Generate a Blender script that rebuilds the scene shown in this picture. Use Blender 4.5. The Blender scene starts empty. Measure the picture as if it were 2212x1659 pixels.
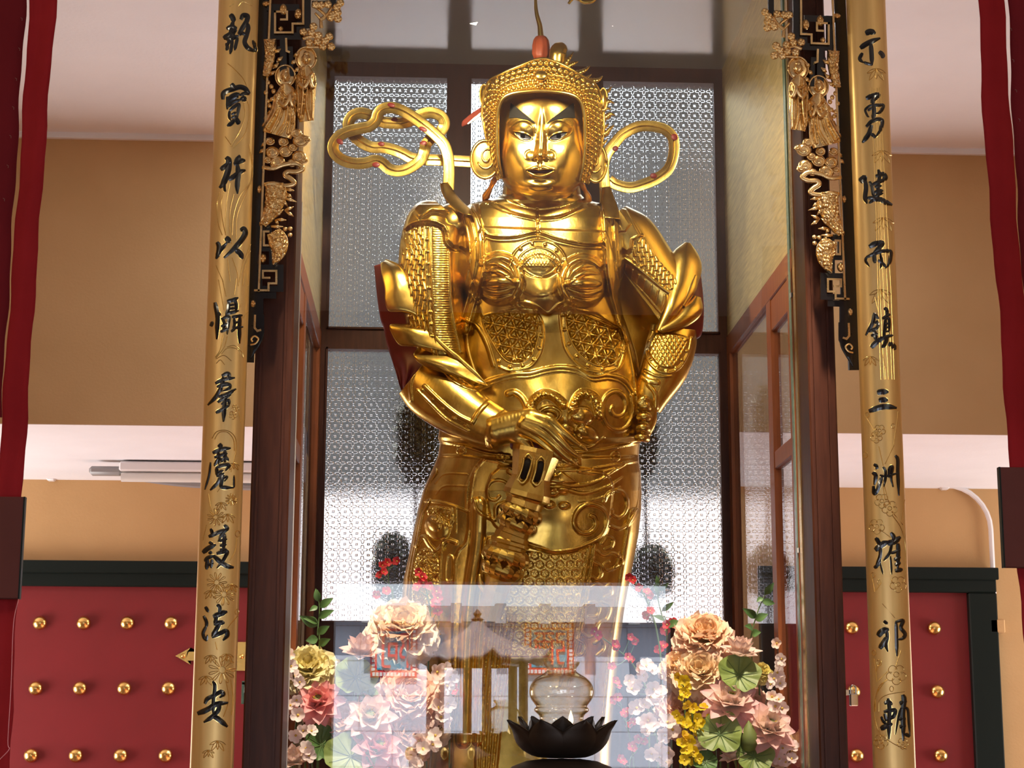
import bpy, bmesh, math, random
import numpy as np
from mathutils import Vector
# ------------------------------------------------------------------ camera
sc = bpy.context.scene
COL = sc.collection
F_PX, CX, CY, CAM_Z = 3922.0, 1106.0, 829.5, 1.6
PITCH, YAW, ROLL = 0.19919, 0.04442, 0.00347
_cp, _sp, _c, _s = math.cos(PITCH), math.sin(PITCH), math.cos(YAW), math.sin(YAW)
FWD = np.array([_s*_cp, _c*_cp, _sp])
_rt = np.array([_c, -_s, 0.0])
_up = np.cross(_rt, FWD)
RGT = math.cos(ROLL)*_rt + math.sin(ROLL)*_up
UPV = -math.sin(ROLL)*_rt + math.cos(ROLL)*_up
cam = bpy.data.objects.new('camera', bpy.data.cameras.new('camera'))
COL.objects.link(cam)
m4 = np.eye(4)
m4[:3, 0], m4[:3, 1], m4[:3, 2], m4[:3, 3] = RGT, UPV, -FWD, (0, 0, CAM_Z)
from mathutils import Matrix
cam.matrix_world = Matrix(m4.tolist())
cam.data.sensor_width = 36.0
cam.data.lens = 36.0*F_PX/2212.0
cam.data.clip_start = 0.05
cam.data.clip_end = 200
sc.camera = cam
# ------------------------------------------------------------------ sky, sun, exposure
world = bpy.data.worlds.new('sky')
sc.world = world
world.use_nodes = True
bgn = world.node_tree.nodes['Background']
bgn.inputs[0].default_value = (0.80, 0.90, 1.0, 1)
bgn.inputs[1].default_value = 6.3
sc.view_settings.view_transform = 'Standard'
sc.view_settings.look = 'None'
sc.view_settings.exposure = 0.0
sc.view_settings.gamma = 1.0
sc.view_settings.use_curve_mapping = False
sc.cycles.use_denoising = True
sc.cycles.max_bounces = 10
sc.cycles.transparent_max_bounces = 24
sc.cycles.sample_clamp_indirect = 6.0
sc.cycles.caustics_reflective = False
sc.cycles.caustics_refractive = False


def look_rot(loc, target):
    return (Vector(target)-Vector(loc)).to_track_quat('-Z', 'Y').to_euler()


def lamp(name, kind, loc, target, energy, color, **kw):
    d = bpy.data.lights.new(name, kind)
    d.energy = energy
    d.color = color
    for k, v in kw.items():
        setattr(d, k, v)
    o = bpy.data.objects.new(name, d)
    o.location = loc
    o.rotation_euler = look_rot(loc, target)
    COL.objects.link(o)
    return o


lamp('sun', 'SUN', (0, 10, 20), (0.6, 4.2, 8), 36.0, (1.0, 0.96, 0.88), angle=0.01)
# area lights added to fill the hall like daylight; no side doorways are built
lamp('side_fill_light', 'AREA', (-2.3, -1.3, 1.4), (-1.2, 6, 1.9), 15, (0.9, 0.95, 1.0), shape='RECTANGLE', size=1.7, size_y=2.4)
lamp('side_fill_light', 'AREA', (3.4, -1.3, 1.4), (2.6, 6, 1.9), 15, (0.9, 0.95, 1.0), shape='RECTANGLE', size=1.7, size_y=2.4)
# area lights added to brighten the rear passage from both ends, no windows there
lamp('passage_fill_light', 'AREA', (-3.45, 8.15, 1.5), (0, 8.2, 2.3), 75, (1.0, 0.97, 0.95), shape='RECTANGLE', size=1.2, size_y=1.6)
lamp('passage_fill_light', 'AREA', (4.65, 8.15, 1.5), (1, 8.2, 2.3), 75, (1.0, 0.97, 0.95), shape='RECTANGLE', size=1.2, size_y=1.6)
# warm cabinet lamps under the cabinet's ceiling, behind the carved frieze
lamp('cabinet_lamp', 'AREA', (0.08, 4.56, 3.50), (0.36, 5.05, 2.35), 12, (1.0, 0.86, 0.58), shape='RECTANGLE', size=0.10, size_y=0.10)
lamp('cabinet_lamp', 'AREA', (0.50, 4.56, 3.50), (0.38, 5.05, 2.35), 4, (1.0, 0.86, 0.58), shape='RECTANGLE', size=0.10, size_y=0.10)
# added fill lights in front of the shrine, out of the picture




# unseen spots added under the hall ceiling to brighten the flowers
lamp('flower_fill_spot', 'SPOT', (-0.15, 3.8, 4.0), (-0.14, 4.72, 1.7), 640, (1.0, 0.85, 0.64), spot_size=0.33, spot_blend=0.8, shadow_soft_size=0.07)
lamp('flower_fill_spot', 'SPOT', (0.85, 3.8, 4.0), (0.74, 4.72, 1.7), 640, (1.0, 0.85, 0.64), spot_size=0.33, spot_blend=0.8, shadow_soft_size=0.07)
# point lights added either side to brighten brackets and hall; no lanterns hang here
lamp('hall_fill_light', 'POINT', (-2.1, 1.2, 3.5), (0, 5, 2), 34, (1.0, 0.86, 0.64), shadow_soft_size=0.12)
lamp('hall_fill_light', 'POINT', (2.7, 1.2, 3.5), (0, 5, 2), 34, (1.0, 0.86, 0.64), shadow_soft_size=0.12)
# warm spots added under the hall ceiling for frontal light on the statue
lamp('statue_fill_spot', 'SPOT', (-0.05, 3.7, 4.0), (0.30, 4.95, 2.75), 14, (1.0, 0.82, 0.52), spot_size=0.75, spot_blend=0.7, shadow_soft_size=0.06)
lamp('statue_fill_spot', 'SPOT', (0.70, 3.7, 4.0), (0.34, 4.95, 2.7), 4, (1.0, 0.82, 0.52), spot_size=0.75, spot_blend=0.7, shadow_soft_size=0.06)


# ------------------------------------------------------------------ helpers
def at(px, py, Y):
    """world point at depth Y seen at a pixel of the 2212 x 1659 photograph"""
    px = np.asarray(px, float); py = np.asarray(py, float); Y = np.asarray(Y, float)
    a = (px-CX)/F_PX; b = -(py-CY)/F_PX
    dx = FWD[0]+a*RGT[0]+b*UPV[0]; dy = FWD[1]+a*RGT[1]+b*UPV[1]; dz = FWD[2]+a*RGT[2]+b*UPV[2]
    t = Y/dy
    return np.stack(np.broadcast_arrays(dx*t, Y+0*t, CAM_Z+dz*t), -1)


def mesh_data(name, V, Fs):
    me = bpy.data.meshes.new(name)
    V = np.asarray(V, float)
    if isinstance(Fs, np.ndarray):
        n, k = Fs.shape
        me.vertices.add(len(V)); me.vertices.foreach_set('co', V.astype(np.float32).ravel())
        me.loops.add(n*k); me.loops.foreach_set('vertex_index', Fs.astype(np.int32).ravel())
        me.polygons.add(n)
        me.polygons.foreach_set('loop_start', np.arange(0, n*k, k, dtype=np.int32))
        me.update(calc_edges=True); me.validate()
    else:
        me.from_pydata(V.tolist(), [], [list(map(int, f)) for f in Fs])
        me.update()
    return me


def tag(o, label=None, cat=None, group=None, kind=None):
    if label: o['label'] = label
    if cat: o['category'] = cat
    if group: o['group'] = group
    if kind: o['kind'] = kind
    return o


def obj(name, V, Fs, m, parent=None, smooth=True, angle=None, label=None, recalc=False):
    """link a mesh; V in world coordinates (or the thing's own when the parent sits at the origin)"""
    V = np.asarray(V, float)
    if parent is not None:
        r = parent
        while r.parent is not None: r = r.parent
        V = V-np.array(r.location)
    me = mesh_data(name, V, Fs)
    if m is not None: me.materials.append(m)
    if recalc:
        bm = bmesh.new(); bm.from_mesh(me); bmesh.ops.recalc_face_normals(bm, faces=bm.faces); bm.to_mesh(me); bm.free()
    if smooth:
        me.polygons.foreach_set('use_smooth', np.ones(len(me.polygons), bool))
        if angle is not None: me.set_sharp_from_angle(angle=math.radians(angle))
    o = bpy.data.objects.new(name, me)
    COL.objects.link(o)
    if parent is not None: o.parent = parent
    if label: o['label'] = label
    return o


def thing(name, label, cat, loc, group=None):
    o = bpy.data.objects.new(name, None)
    o.empty_display_size = 0.05
    COL.objects.link(o)
    o.location = tuple(map(float, loc))
    return tag(o, label, cat, group)


class MB:
    """collects shapes of ONE part"""
    def __init__(s): s.v = []; s.f = []
    def add(s, V, Fs):
        b = len(s.v)
        s.v += [tuple(map(float, p)) for p in V]
        s.f += [[int(i)+b for i in f] for f in Fs]
        return s
    def box(s, x0, x1, y0, y1, z0, z1, bev=0.0):
        if bev <= 0:
            V = [(x, y, z) for x in (x0, x1) for y in (y0, y1) for z in (z0, z1)]
            return s.add(V, [(0, 1, 3, 2), (4, 6, 7, 5), (0, 4, 5, 1), (2, 3, 7, 6), (0, 2, 6, 4), (1, 5, 7, 3)])
        b = bev
        V = []; idx = {}
        for i, X in enumerate((x0, x1)):
            for j, Yv in enumerate((y0, y1)):
                for k, Z in enumerate((z0, z1)):
                    sx, sy, sz = 1-2*i, 1-2*j, 1-2*k
                    idx[i, j, k] = len(V)
                    V += [(X, Yv+sy*b, Z+sz*b), (X+sx*b, Yv, Z+sz*b), (X+sx*b, Yv+sy*b, Z)]
        Fs = []
        def q(a, n): return [idx[c]+n for c in a]
        Fs.append(q([(0,0,0),(0,0,1),(0,1,1),(0,1,0)],0)); Fs.append(q([(1,0,0),(1,1,0),(1,1,1),(1,0,1)],0))
        Fs.append(q([(0,0,0),(1,0,0),(1,0,1),(0,0,1)],1)); Fs.append(q([(0,1,0),(0,1,1),(1,1,1),(1,1,0)],1))
        Fs.append(q([(0,0,0),(0,1,0),(1,1,0),(1,0,0)],2)); Fs.append(q([(0,0,1),(1,0,1),(1,1,1),(0,1,1)],2))
        for j in (0,1):
            for k in (0,1):
                Fs.append([idx[0,j,k]+1, idx[1,j,k]+1, idx[1,j,k]+2, idx[0,j,k]+2])
        for i in (0,1):
            for k in (0,1):
                Fs.append([idx[i,0,k]+0, idx[i,1,k]+0, idx[i,1,k]+2, idx[i,0,k]+2])
        for i in (0,1):
            for j in (0,1):
                Fs.append([idx[i,j,0]+0, idx[i,j,1]+0, idx[i,j,1]+1, idx[i,j,0]+1])
        for c in idx.values(): Fs.append([c, c+1, c+2])
        return s.add(V, Fs)
    def tube(s, pts, r, n=10, cap=True, flat=1.0):
        V, Fs = tube_mesh(pts, r, n, cap, flat)
        return s.add(V, Fs)
    def lathe(s, prof, c, n=32, axis='z'):
        V, Fs = lathe_mesh(prof, n)
        return s.add(V+np.array(c), Fs)
    def ball(s, c, r, n=10):
        rx, ry, rz = (r, r, r) if np.isscalar(r) else r
        V, Fs = lathe_mesh([(max(math.sin(a), 1e-4), -math.cos(a)) for a in np.linspace(0, math.pi, n)], max(8, int(1.6*n)))
        return s.add(V*np.array([rx, ry, rz])+np.array(c), Fs)
    def prism(s, poly, y0, y1):
        """polygon of (x, z) extruded from y0 (front) to y1"""
        n = len(poly)
        V = [(p[0], y0, p[1]) for p in poly]+[(p[0], y1, p[1]) for p in poly]
        Fs = [list(range(n)), list(range(2*n-1, n-1, -1))]+[[i, i+n, (i+1) % n+n, (i+1) % n] for i in range(n)]
        return s.add(V, Fs)
    def build(s, name, m, parent=None, smooth=True, angle=40, label=None):
        return obj(name, np.array(s.v), s.f, m, parent, smooth, angle, label)


def cr(pts, n=8, closed=False):
    """Catmull-Rom through points"""
    P = np.asarray(pts, float)
    if len(P) < 3 and not closed:
        return np.array([P[0]+(P[-1]-P[0])*t for t in np.linspace(0, 1, n+1)])
    Q = np.vstack([P[-1:], P, P[:2]]) if closed else np.vstack([2*P[0]-P[1], P, 2*P[-1]-P[-2]])
    out = []
    segs = len(P) if closed else len(P)-1
    for i in range(segs):
        p0, p1, p2, p3 = Q[i], Q[i+1], Q[i+2], Q[i+3]
        for t in np.linspace(0, 1, n, endpoint=False):
            out.append(0.5*((2*p1)+(p2-p0)*t+(2*p0-5*p1+4*p2-p3)*t*t+(3*p1-p0-3*p2+p3)*t**3))
    if not closed: out.append(P[-1])
    return np.array(out)


def frames(P, ref=None):
    T = np.gradient(P, axis=0); T /= np.linalg.norm(T, axis=1, keepdims=True)+1e-12
    if ref is None: ref = np.array([0.0, -1.0, 0.0])
    N = np.zeros_like(P); n = ref-T[0]*(ref@T[0])
    if np.linalg.norm(n) < 1e-3: n = np.cross(T[0], [1.0, 0, 0])
    for i in range(len(P)):
        n = n-T[i]*(n@T[i]); n /= np.linalg.norm(n)+1e-12
        N[i] = n
    return T, N, np.cross(T, N)


def tube_mesh(pts, r, n=10, cap=True, flat=1.0):
    P = np.asarray(pts, float); k = len(P)
    r = np.broadcast_to(np.asarray(r, float), (k,)) if np.ndim(r) == 0 or len(r) == k else np.interp(np.linspace(0, 1, k), np.linspace(0, 1, len(r)), r)
    T, N, B = frames(P)
    a = np.linspace(0, 2*math.pi, n, endpoint=False)
    V = P[:, None]+r[:, None, None]*(np.cos(a)[None, :, None]*N[:, None]*flat+np.sin(a)[None, :, None]*B[:, None])
    V = V.reshape(-1, 3)
    Fs = [[i*n+j, i*n+(j+1) % n, (i+1)*n+(j+1) % n, (i+1)*n+j] for i in range(k-1) for j in range(n)]
    if cap: Fs += [list(range(n-1, -1, -1)), [(k-1)*n+j for j in range(n)]]
    return V, Fs


def lathe_mesh(prof, n=32):
    prof = [(max(r, 1e-4), z) for r, z in prof]
    a = np.linspace(0, 2*math.pi, n, endpoint=False)
    V = np.array([(r*math.cos(t), r*math.sin(t), z) for r, z in prof for t in a])
    k = len(prof)
    Fs = [[i*n+j, i*n+(j+1) % n, (i+1)*n+(j+1) % n, (i+1)*n+j] for i in range(k-1) for j in range(n)]
    return V, Fs


def grid_faces(nr, nc, wrap=False):
    i = np.arange(nr-1)[:, None]; j = np.arange(nc if wrap else nc-1)[None, :]
    j2 = (j+1) % nc
    return np.stack([i*nc+j, i*nc+j2, (i+1)*nc+j2, (i+1)*nc+j], -1).reshape(-1, 4)


# ------------------------------------------------------------------ materials
class NT:
    def __init__(s, name):
        s.m = bpy.data.materials.new(name); s.m.use_nodes = True
        s.t = s.m.node_tree; s.n = s.t.nodes; s.p = s.n['Principled BSDF']; s.out = s.n['Material Output']
    def new(s, kind, **kw):
        n = s.n.new(kind)
        for k, v in kw.items():
            if k.startswith('i_'):
                n.inputs[int(k[2:])].default_value = v
            else: setattr(n, k, v)
        return n
    def link(s, a, b): s.t.links.new(a, b)
    def math(s, op, a, b=None, c=None):
        n = s.n.new('ShaderNodeMath'); n.operation = op
        for i, x in enumerate((a, b, c)):
            if x is None: continue
            if hasattr(x, 'is_linked'): s.link(x, n.inputs[i])
            else: n.inputs[i].default_value = x
        return n.outputs[0]
    def noise(s, scale, detail=4, rough=0.5, stretch=None, dist=0.0):
        tc = s.new('ShaderNodeTexCoord'); n = s.new('ShaderNodeTexNoise')
        n.inputs['Scale'].default_value = scale; n.inputs['Detail'].default_value = detail
        n.inputs['Roughness'].default_value = rough; n.inputs['Distortion'].default_value = dist
        if stretch:
            mp = s.new('ShaderNodeMapping'); mp.inputs['Scale'].default_value = stretch
            s.link(tc.outputs['Object'], mp.inputs['Vector']); s.link(mp.outputs[0], n.inputs['Vector'])
        else: s.link(tc.outputs['Object'], n.inputs['Vector'])
        return n.outputs[0]
    def ramp(s, fac, stops):
        r = s.new('ShaderNodeValToRGB'); e = r.color_ramp.elements
        while len(e) < len(stops): e.new(0.5)
        for k, (p, c) in zip(e, stops): k.position = p; k.color = (*c, 1) if len(c) == 3 else c
        s.link(fac, r.inputs[0]); return r.outputs[0]
    def bump(s, h, strength=0.3, dist=0.01, to=None):
        b = s.new('ShaderNodeBump'); b.inputs['Strength'].default_value = strength; b.inputs['Distance'].default_value = dist
        s.link(h, b.inputs['Height']); s.link(b.outputs[0], (to or s.p).inputs['Normal']); return b


def mat(name, c1, rough=0.6, metal=0.0, c2=None, scale=20, bump=0.0, bscale=80, stretch=None, coat=0.0, sub=0.0, spec=None, trans=0.0, detail=4, rvar=0.0, lo=0.3, hi=0.7):
    t = NT(name); p = t.p
    p.inputs['Base Color'].default_value = (*c1, 1); p.inputs['Roughness'].default_value = rough; p.inputs['Metallic'].default_value = metal
    p.inputs['Coat Weight'].default_value = coat; p.inputs['Coat Roughness'].default_value = 0.08
    if spec is not None: p.inputs['Specular IOR Level'].default_value = spec
    if c2 is not None:
        t.link(t.ramp(t.noise(scale, detail, stretch=stretch), [(lo, c1), (hi, c2)]), p.inputs['Base Color'])
    if rvar:
        n = t.noise(scale*1.7, 5, stretch=stretch)
        t.link(t.math('MULTIPLY_ADD', n, 2*rvar, rough-rvar), p.inputs['Roughness'])
    if bump: t.bump(t.noise(bscale, 5, stretch=stretch), bump, 0.004)
    if sub:
        p.inputs['Subsurface Weight'].default_value = sub; p.inputs['Subsurface Radius'].default_value = (0.02, 0.012, 0.008)
    return t.m


def pane_mat(name, tint=(1, 1, 1), refl=1.0):
    """clear window glass: sees through, mirrors a little head-on and more at a slant"""
    t = NT(name); t.n.remove(t.p)
    tr = t.new('ShaderNodeBsdfTransparent'); tr.inputs[0].default_value = (*tint, 1)
    gl = t.new('ShaderNodeBsdfGlossy'); gl.inputs['Roughness'].default_value = 0.0
    lw = t.new('ShaderNodeLayerWeight')
    p5 = t.math('POWER', lw.outputs['Facing'], 5.0)
    fac = t.math('MULTIPLY_ADD', p5, 0.95, 0.055*refl)
    mx = t.new('ShaderNodeMixShader'); t.link(fac, mx.inputs[0]); t.link(tr.outputs[0], mx.inputs[1]); t.link(gl.outputs[0], mx.inputs[2])
    t.link(mx.outputs[0], t.out.inputs[0])
    return t.m


M = {}
M['plaster_beige'] = mat('plaster_beige', (0.56, 0.34, 0.15), 0.9, c2=(0.51, 0.305, 0.13), scale=3, bump=0.15, bscale=90)
M['plaster_white'] = mat('plaster_white', (0.86, 0.86, 0.90), 0.9, c2=(0.82, 0.82, 0.86), scale=4, bump=0.2, bscale=60)
M['floor'] = mat('floor_tiles', (0.22, 0.12, 0.09), 0.35, c2=(0.18, 0.10, 0.08), scale=6)
M['red_paint'] = mat('red_paint', (0.205, 0.009, 0.012), 0.45, c2=(0.185, 0.008, 0.010), scale=5)
M['dark_green_paint'] = mat('dark_green_paint', (0.005, 0.009, 0.007), 0.45, spec=.2)
M['brass'] = mat('brass', (0.85, 0.55, 0.18), 0.25, 1.0, c2=(0.70, 0.42, 0.12), scale=30)
M['wood_dark'] = mat('wood_dark', (0.085, 0.025, 0.012), 0.45, c2=(0.052, 0.014, 0.007), scale=14, stretch=(6, 6, 0.6), spec=.25)
M['wood_red'] = mat('wood_red', (0.34, 0.10, 0.030), 0.4, c2=(0.24, 0.065, 0.018), scale=14, stretch=(6, 6, 0.6), spec=.3)
M['lacquer_black'] = mat('lacquer_black', (0.006, 0.005, 0.006), 0.25, coat=0.3)
M['gold'] = mat('gold', (0.74, 0.505, 0.125), 0.25, 1.0, c2=(0.50, 0.31, 0.058), scale=26, stretch=(1, 1, 0.5), bump=0.06, bscale=140, rvar=0.05)
M['gold_pale'] = mat('gold_pale', (0.95, 0.70, 0.36), 0.28, 1.0, c2=(0.76, 0.50, 0.21), scale=40, rvar=0.05)
M['gold_leaf'] = mat('gold_leaf', (0.78, 0.50, 0.14), 0.42, 1.0, c2=(0.66, 0.40, 0.10), scale=9, stretch=(8, 8, 1), rvar=0.06)
M['red_lining'] = mat('red_lining', (0.24, 0.016, 0.014), 0.45, c2=(0.19, 0.012, 0.010), scale=20)
M['black_paint'] = mat('black_paint', (0.010, 0.008, 0.006), 0.7, spec=.1)
M['white_paint'] = mat('white_paint', (0.75, 0.74, 0.70), 0.4)
M['white_plastic'] = mat('white_plastic', (0.78, 0.76, 0.76), 0.35)
M['grey_plastic'] = mat('grey_plastic', (0.30, 0.29, 0.29), 0.4)
M['pane'] = pane_mat('clear_glass')
# ------------------------------------------------------------------ the hall
Y_UP, Y_FRONT = 7.4, -1.5
Z_SOF = float(at(1106, 928, Y_UP)[2])
Z_CEIL = float(at(1106, 306, Y_UP)[2])
_lo, _hi = 7.5, 12.0
for _ in range(40):
    _m = (_lo+_hi)/2
    if at(1106, 1046, _m)[2] > Z_SOF: _hi = _m
    else: _lo = _m
Y_REAR = _m
XL, XR = -3.6, 4.8
WELL = (float(at(675, 800, Y_UP)[0])-0.02, float(at(1588, 800, Y_UP)[0])+0.0)
WELL2 = (float(at(675, 800, Y_REAR)[0])-0.02, float(at(1586, 800, Y_REAR)[0])+0.0)


def struct(name, mb, m, **kw):
    return tag(mb.build(name, m, None, smooth=False, **kw), kind='structure')


struct('floor', MB().box(XL-.2, XR+.2, Y_FRONT-.2, Y_REAR+.2, -0.2, 0.0), M['floor'])
struct('wall_left', MB().box(XL-.2, XL, Y_FRONT-.2, Y_REAR+.2, 0, Z_CEIL+.2), M['plaster_beige'])
struct('wall_right', MB().box(XR, XR+.2, Y_FRONT-.2, Y_REAR+.2, 0, Z_CEIL+.2), M['plaster_beige'])
# bulkhead wall over the rear passage, parted where the light well opens behind the shrine
struct('wall_back', MB().box(XL, WELL[0], Y_UP, Y_UP+.12, Z_SOF+.002, Z_CEIL+.2).box(WELL[1], XR, Y_UP, Y_UP+.12, Z_SOF+.002, Z_CEIL+.2), M['plaster_beige'])
struct('trim_1', MB().box(XL, WELL[0], Y_UP-.02, Y_UP, Z_CEIL-.025, Z_CEIL).box(WELL[1], XR, Y_UP-.02, Y_UP, Z_CEIL-.025, Z_CEIL), M['plaster_white'])
struct('ceiling', MB().box(XL, XR, Y_FRONT, 6.0, Z_CEIL, Z_CEIL+.2).box(XL, WELL[0], 6.0, Y_UP, Z_CEIL, Z_CEIL+.2).box(WELL[1], XR, 6.0, Y_UP, Z_CEIL, Z_CEIL+.2), M['plaster_white'])
sof = MB()
for x0, x1, x2, x3 in ((XL, WELL[0], WELL2[0], XL), (WELL[1], XR, XR, WELL2[1])):
    V = [(x0, Y_UP+.004, Z_SOF), (x1, Y_UP+.004, Z_SOF), (x2, Y_REAR, Z_SOF), (x3, Y_REAR, Z_SOF)]
    V = V+[(a, b, c+.15) for a, b, c in V]
    sof.add(V, [(0, 1, 2, 3), (7, 6, 5, 4), (0, 4, 5, 1), (1, 5, 6, 2), (2, 6, 7, 3), (3, 7, 4, 0)])
struct('ceiling_rear', sof, M['plaster_white'])
# rear wall with the two doors
DTOP = float(at(1106, 1221, Y_REAR)[2])
LD = (float(at(-90, 1400, Y_REAR)[0]), float(at(640, 1400, Y_REAR)[0]))
RD = (float(at(1640, 1400, Y_REAR)[0]), float(at(2143, 1230, Y_REAR)[0]))
rear = MB()
rear.box(XL, LD[0], Y_REAR, Y_REAR+.2, 0, Z_SOF+.15).box(LD[0], LD[1], Y_REAR, Y_REAR+.2, DTOP, Z_SOF+.15)
rear.box(LD[1], WELL2[0], Y_REAR, Y_REAR+.2, 0, Z_SOF+.15)
rear.box(WELL2[1], RD[0], Y_REAR, Y_REAR+.2, 0, Z_SOF+.15).box(RD[0], RD[1], Y_REAR, Y_REAR+.2, DTOP, Z_SOF+.15)
rear.box(RD[1], XR, Y_REAR, Y_REAR+.2, 0, Z_SOF+.15)
struct('wall_rear', rear, M['plaster_beige'])
# front wall with the doorway the photographer looks in from (seen only in the glass)
yv = 2*4.5-Y_FRONT
DX0, DX1, DZ = float(at(719, 1450, yv)[0]), float(at(1450, 1450, yv)[0]), float(at(1085, 1257, yv)[2])
fr = MB()
fr.box(XL, DX0, Y_FRONT-.2, Y_FRONT, 0, Z_CEIL+.2).box(DX1, XR, Y_FRONT-.2, Y_FRONT, 0, Z_CEIL+.2).box(DX0, DX1, Y_FRONT-.2, Y_FRONT, DZ, Z_CEIL+.2)
struct('wall_front', fr, M['wood_dark'])


def studded_door(name, x0, x1, inner, studs):
    """door with a dark green frame; studs given as photo pixels"""
    root = thing(name, None, None, ((x0+x1)/2, Y_REAR, 0)); root['kind'] = 'structure'
    f = MB(); w0 = inner[0]; w1 = inner[1]; top = inner[2]
    f.box(x0, x1, Y_REAR-.06, Y_REAR+.1, top, DTOP, .006).box(x0, w0, Y_REAR-.06, Y_REAR+.1, 0, top, .006).box(w1, x1, Y_REAR-.06, Y_REAR+.1, 0, top, .006)
    f.box(x0-.01, x1+.01, Y_REAR-.075, Y_REAR-.06, DTOP-.06, DTOP, .004)
    f.build('door_frame', M['dark_green_paint'], root, smooth=False)
    MB().box(w0, w1, Y_REAR-.02, Y_REAR+.06, 0, top).build('door_leaf', M['red_paint'], root, smooth=False)
    for (u, v) in studs:
        c = at(u, v, Y_REAR-.02)
        prof = [(0.036*math.cos(a), 0.027*math.sin(a)) for a in np.linspace(0, math.pi/2, 7)]
        prof = [(0.031, 0.0), (0.034, 0.010)]+[(0.034*math.cos(a), 0.012+0.028*math.sin(a)) for a in np.linspace(0, math.pi/2, 7)]
        V, Fs = lathe_mesh(prof, 16)
        V = np.stack([V[:, 0], -V[:, 2], V[:, 1]], 1)+c
        obj('door_stud', V, [f[::-1] for f in Fs], M['brass'], root)
    return root


ztop = float(at(300, 1269, Y_REAR)[2])
ls = [(u0+du, v) for v, u0, sp in ((1346, 87, 94.4), (1487, 78, 95.5), (1632, 68, 96.7)) for du in (0, sp, 2*sp, 3*sp, 4*sp, 5*sp)]
door_l = studded_door('door_1', LD[0], LD[1], (LD[0]+.12, LD[1]-.12, ztop), ls)
ztop2 = float(at(1950, 1281, Y_REAR)[2])
rs = [(1839, 1356), (1929, 1356.5), (2017, 1357), (1843, 1494), (1934, 1494), (2024, 1494), (1850, 1632), (1941, 1632), (2031, 1632)]
door_r = studded_door('door_2', RD[0], RD[1], (RD[0]+.1, float(at(2085, 1281, Y_REAR)[0]), ztop2), rs)
# brass arrow strap of the left door
sm = MB()
def rp(u, v, Y=None):
    p = at(u, v, Y_REAR-.02 if Y is None else Y); return (p[0], p[2])
sm.prism([rp(379, 1417), rp(412, 1399), rp(402, 1412), rp(405, 1408), rp(470, 1407), rp(470, 1428), rp(405, 1427), rp(402, 1422), rp(412, 1436)][::-1], Y_REAR-.028, Y_REAR-.02)
sm.prism([rp(470, 1387), rp(560, 1387), rp(560, 1449), rp(470, 1449)][::-1], Y_REAR-.03, Y_REAR-.02)
so = sm.build('strap_hinge', M['brass'], door_l, smooth=False)
rv = MB()
for (u, v) in ((396, 1417), (522, 1418)): rv.ball(at(u, v, Y_REAR-.03), .012, 6)
rv.build('rivet', M['brass'], so)

# conduit pipe under the rear soffit, its clips and junction box
yc = Y_REAR-.03
zc = float(at(1106, 1039, yc)[2])
root = thing('conduit_pipe', 'thin white conduit along the top of the rear wall, down to a junction box', 'pipe', (float(at(2140, 1040, yc)[0]), yc, zc))
c1 = at(2150, 1340, yc)
xr_ = float(c1[0])
path = [(XL+.02, yc, zc), (WELL2[0]-.05, yc, zc)]
pm = MB().tube(cr(path, 4), .013, 8)
path = [(WELL2[1]+.06, yc, zc), (xr_-.22, yc, zc)]+[(xr_-.22+.22*math.sin(a), yc, zc-.22*(1-math.cos(a))) for a in np.linspace(.2, math.pi/2, 8)]+[(xr_, yc, float(c1[2]))]
pm.build('pipe', M['white_plastic'], root)
MB().tube(path, .013, 8).build('pipe', M['white_plastic'], root)
for u in (110, 420, 2040):
    p = at(u, 1039, yc)
    MB().box(p[0]-.02, p[0]+.02, yc-.018, yc+.03, zc-.022, zc+.022, .006).build('pipe_clip', M['white_plastic'], root)
MB().box(xr_-.035, xr_+.04, yc-.03, yc+.03, float(at(2150, 1368, yc)[2]), float(at(2150, 1338, yc)[2]), .006).build('junction_box', M['plaster_beige'], root)

# fluorescent light under the left rear soffit
Yl = 8.35
lp = at(275, 1000, Yl); rp_ = at(640, 1000, Yl)
root = thing('fluorescent_light', 'long white tube light fixed under the rear soffit on the left', 'light fixture', (float(lp[0]), Yl, Z_SOF))
zt = Z_SOF-.008
MB().box(lp[0]-.03, rp_[0], Yl-.05, Yl+.05, zt-.045, zt, .008).build('housing', M['white_plastic'], root, smooth=False)
MB().tube([(lp[0]-.02, Yl-.02, zt-.07), (rp_[0], Yl-.02, zt-.07)], .022, 12).build('light_tube', M['white_paint'], root)
MB().box(lp[0]-.17, lp[0]-.02, Yl-.03, Yl+.03, zt-.06, zt-.02, .012).build('end_cap', M['grey_plastic'], root)
gm = MB()
gm.tube(cr([(lp[0]-.02, Yl+.05, zt-.05), (lp[0]+.3, Yl+.06, zt-.085), (rp_[0], Yl+.06, zt-.10)], 6), .02, 8)
gm.build('reflector_edge', M['grey_plastic'], root)
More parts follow.
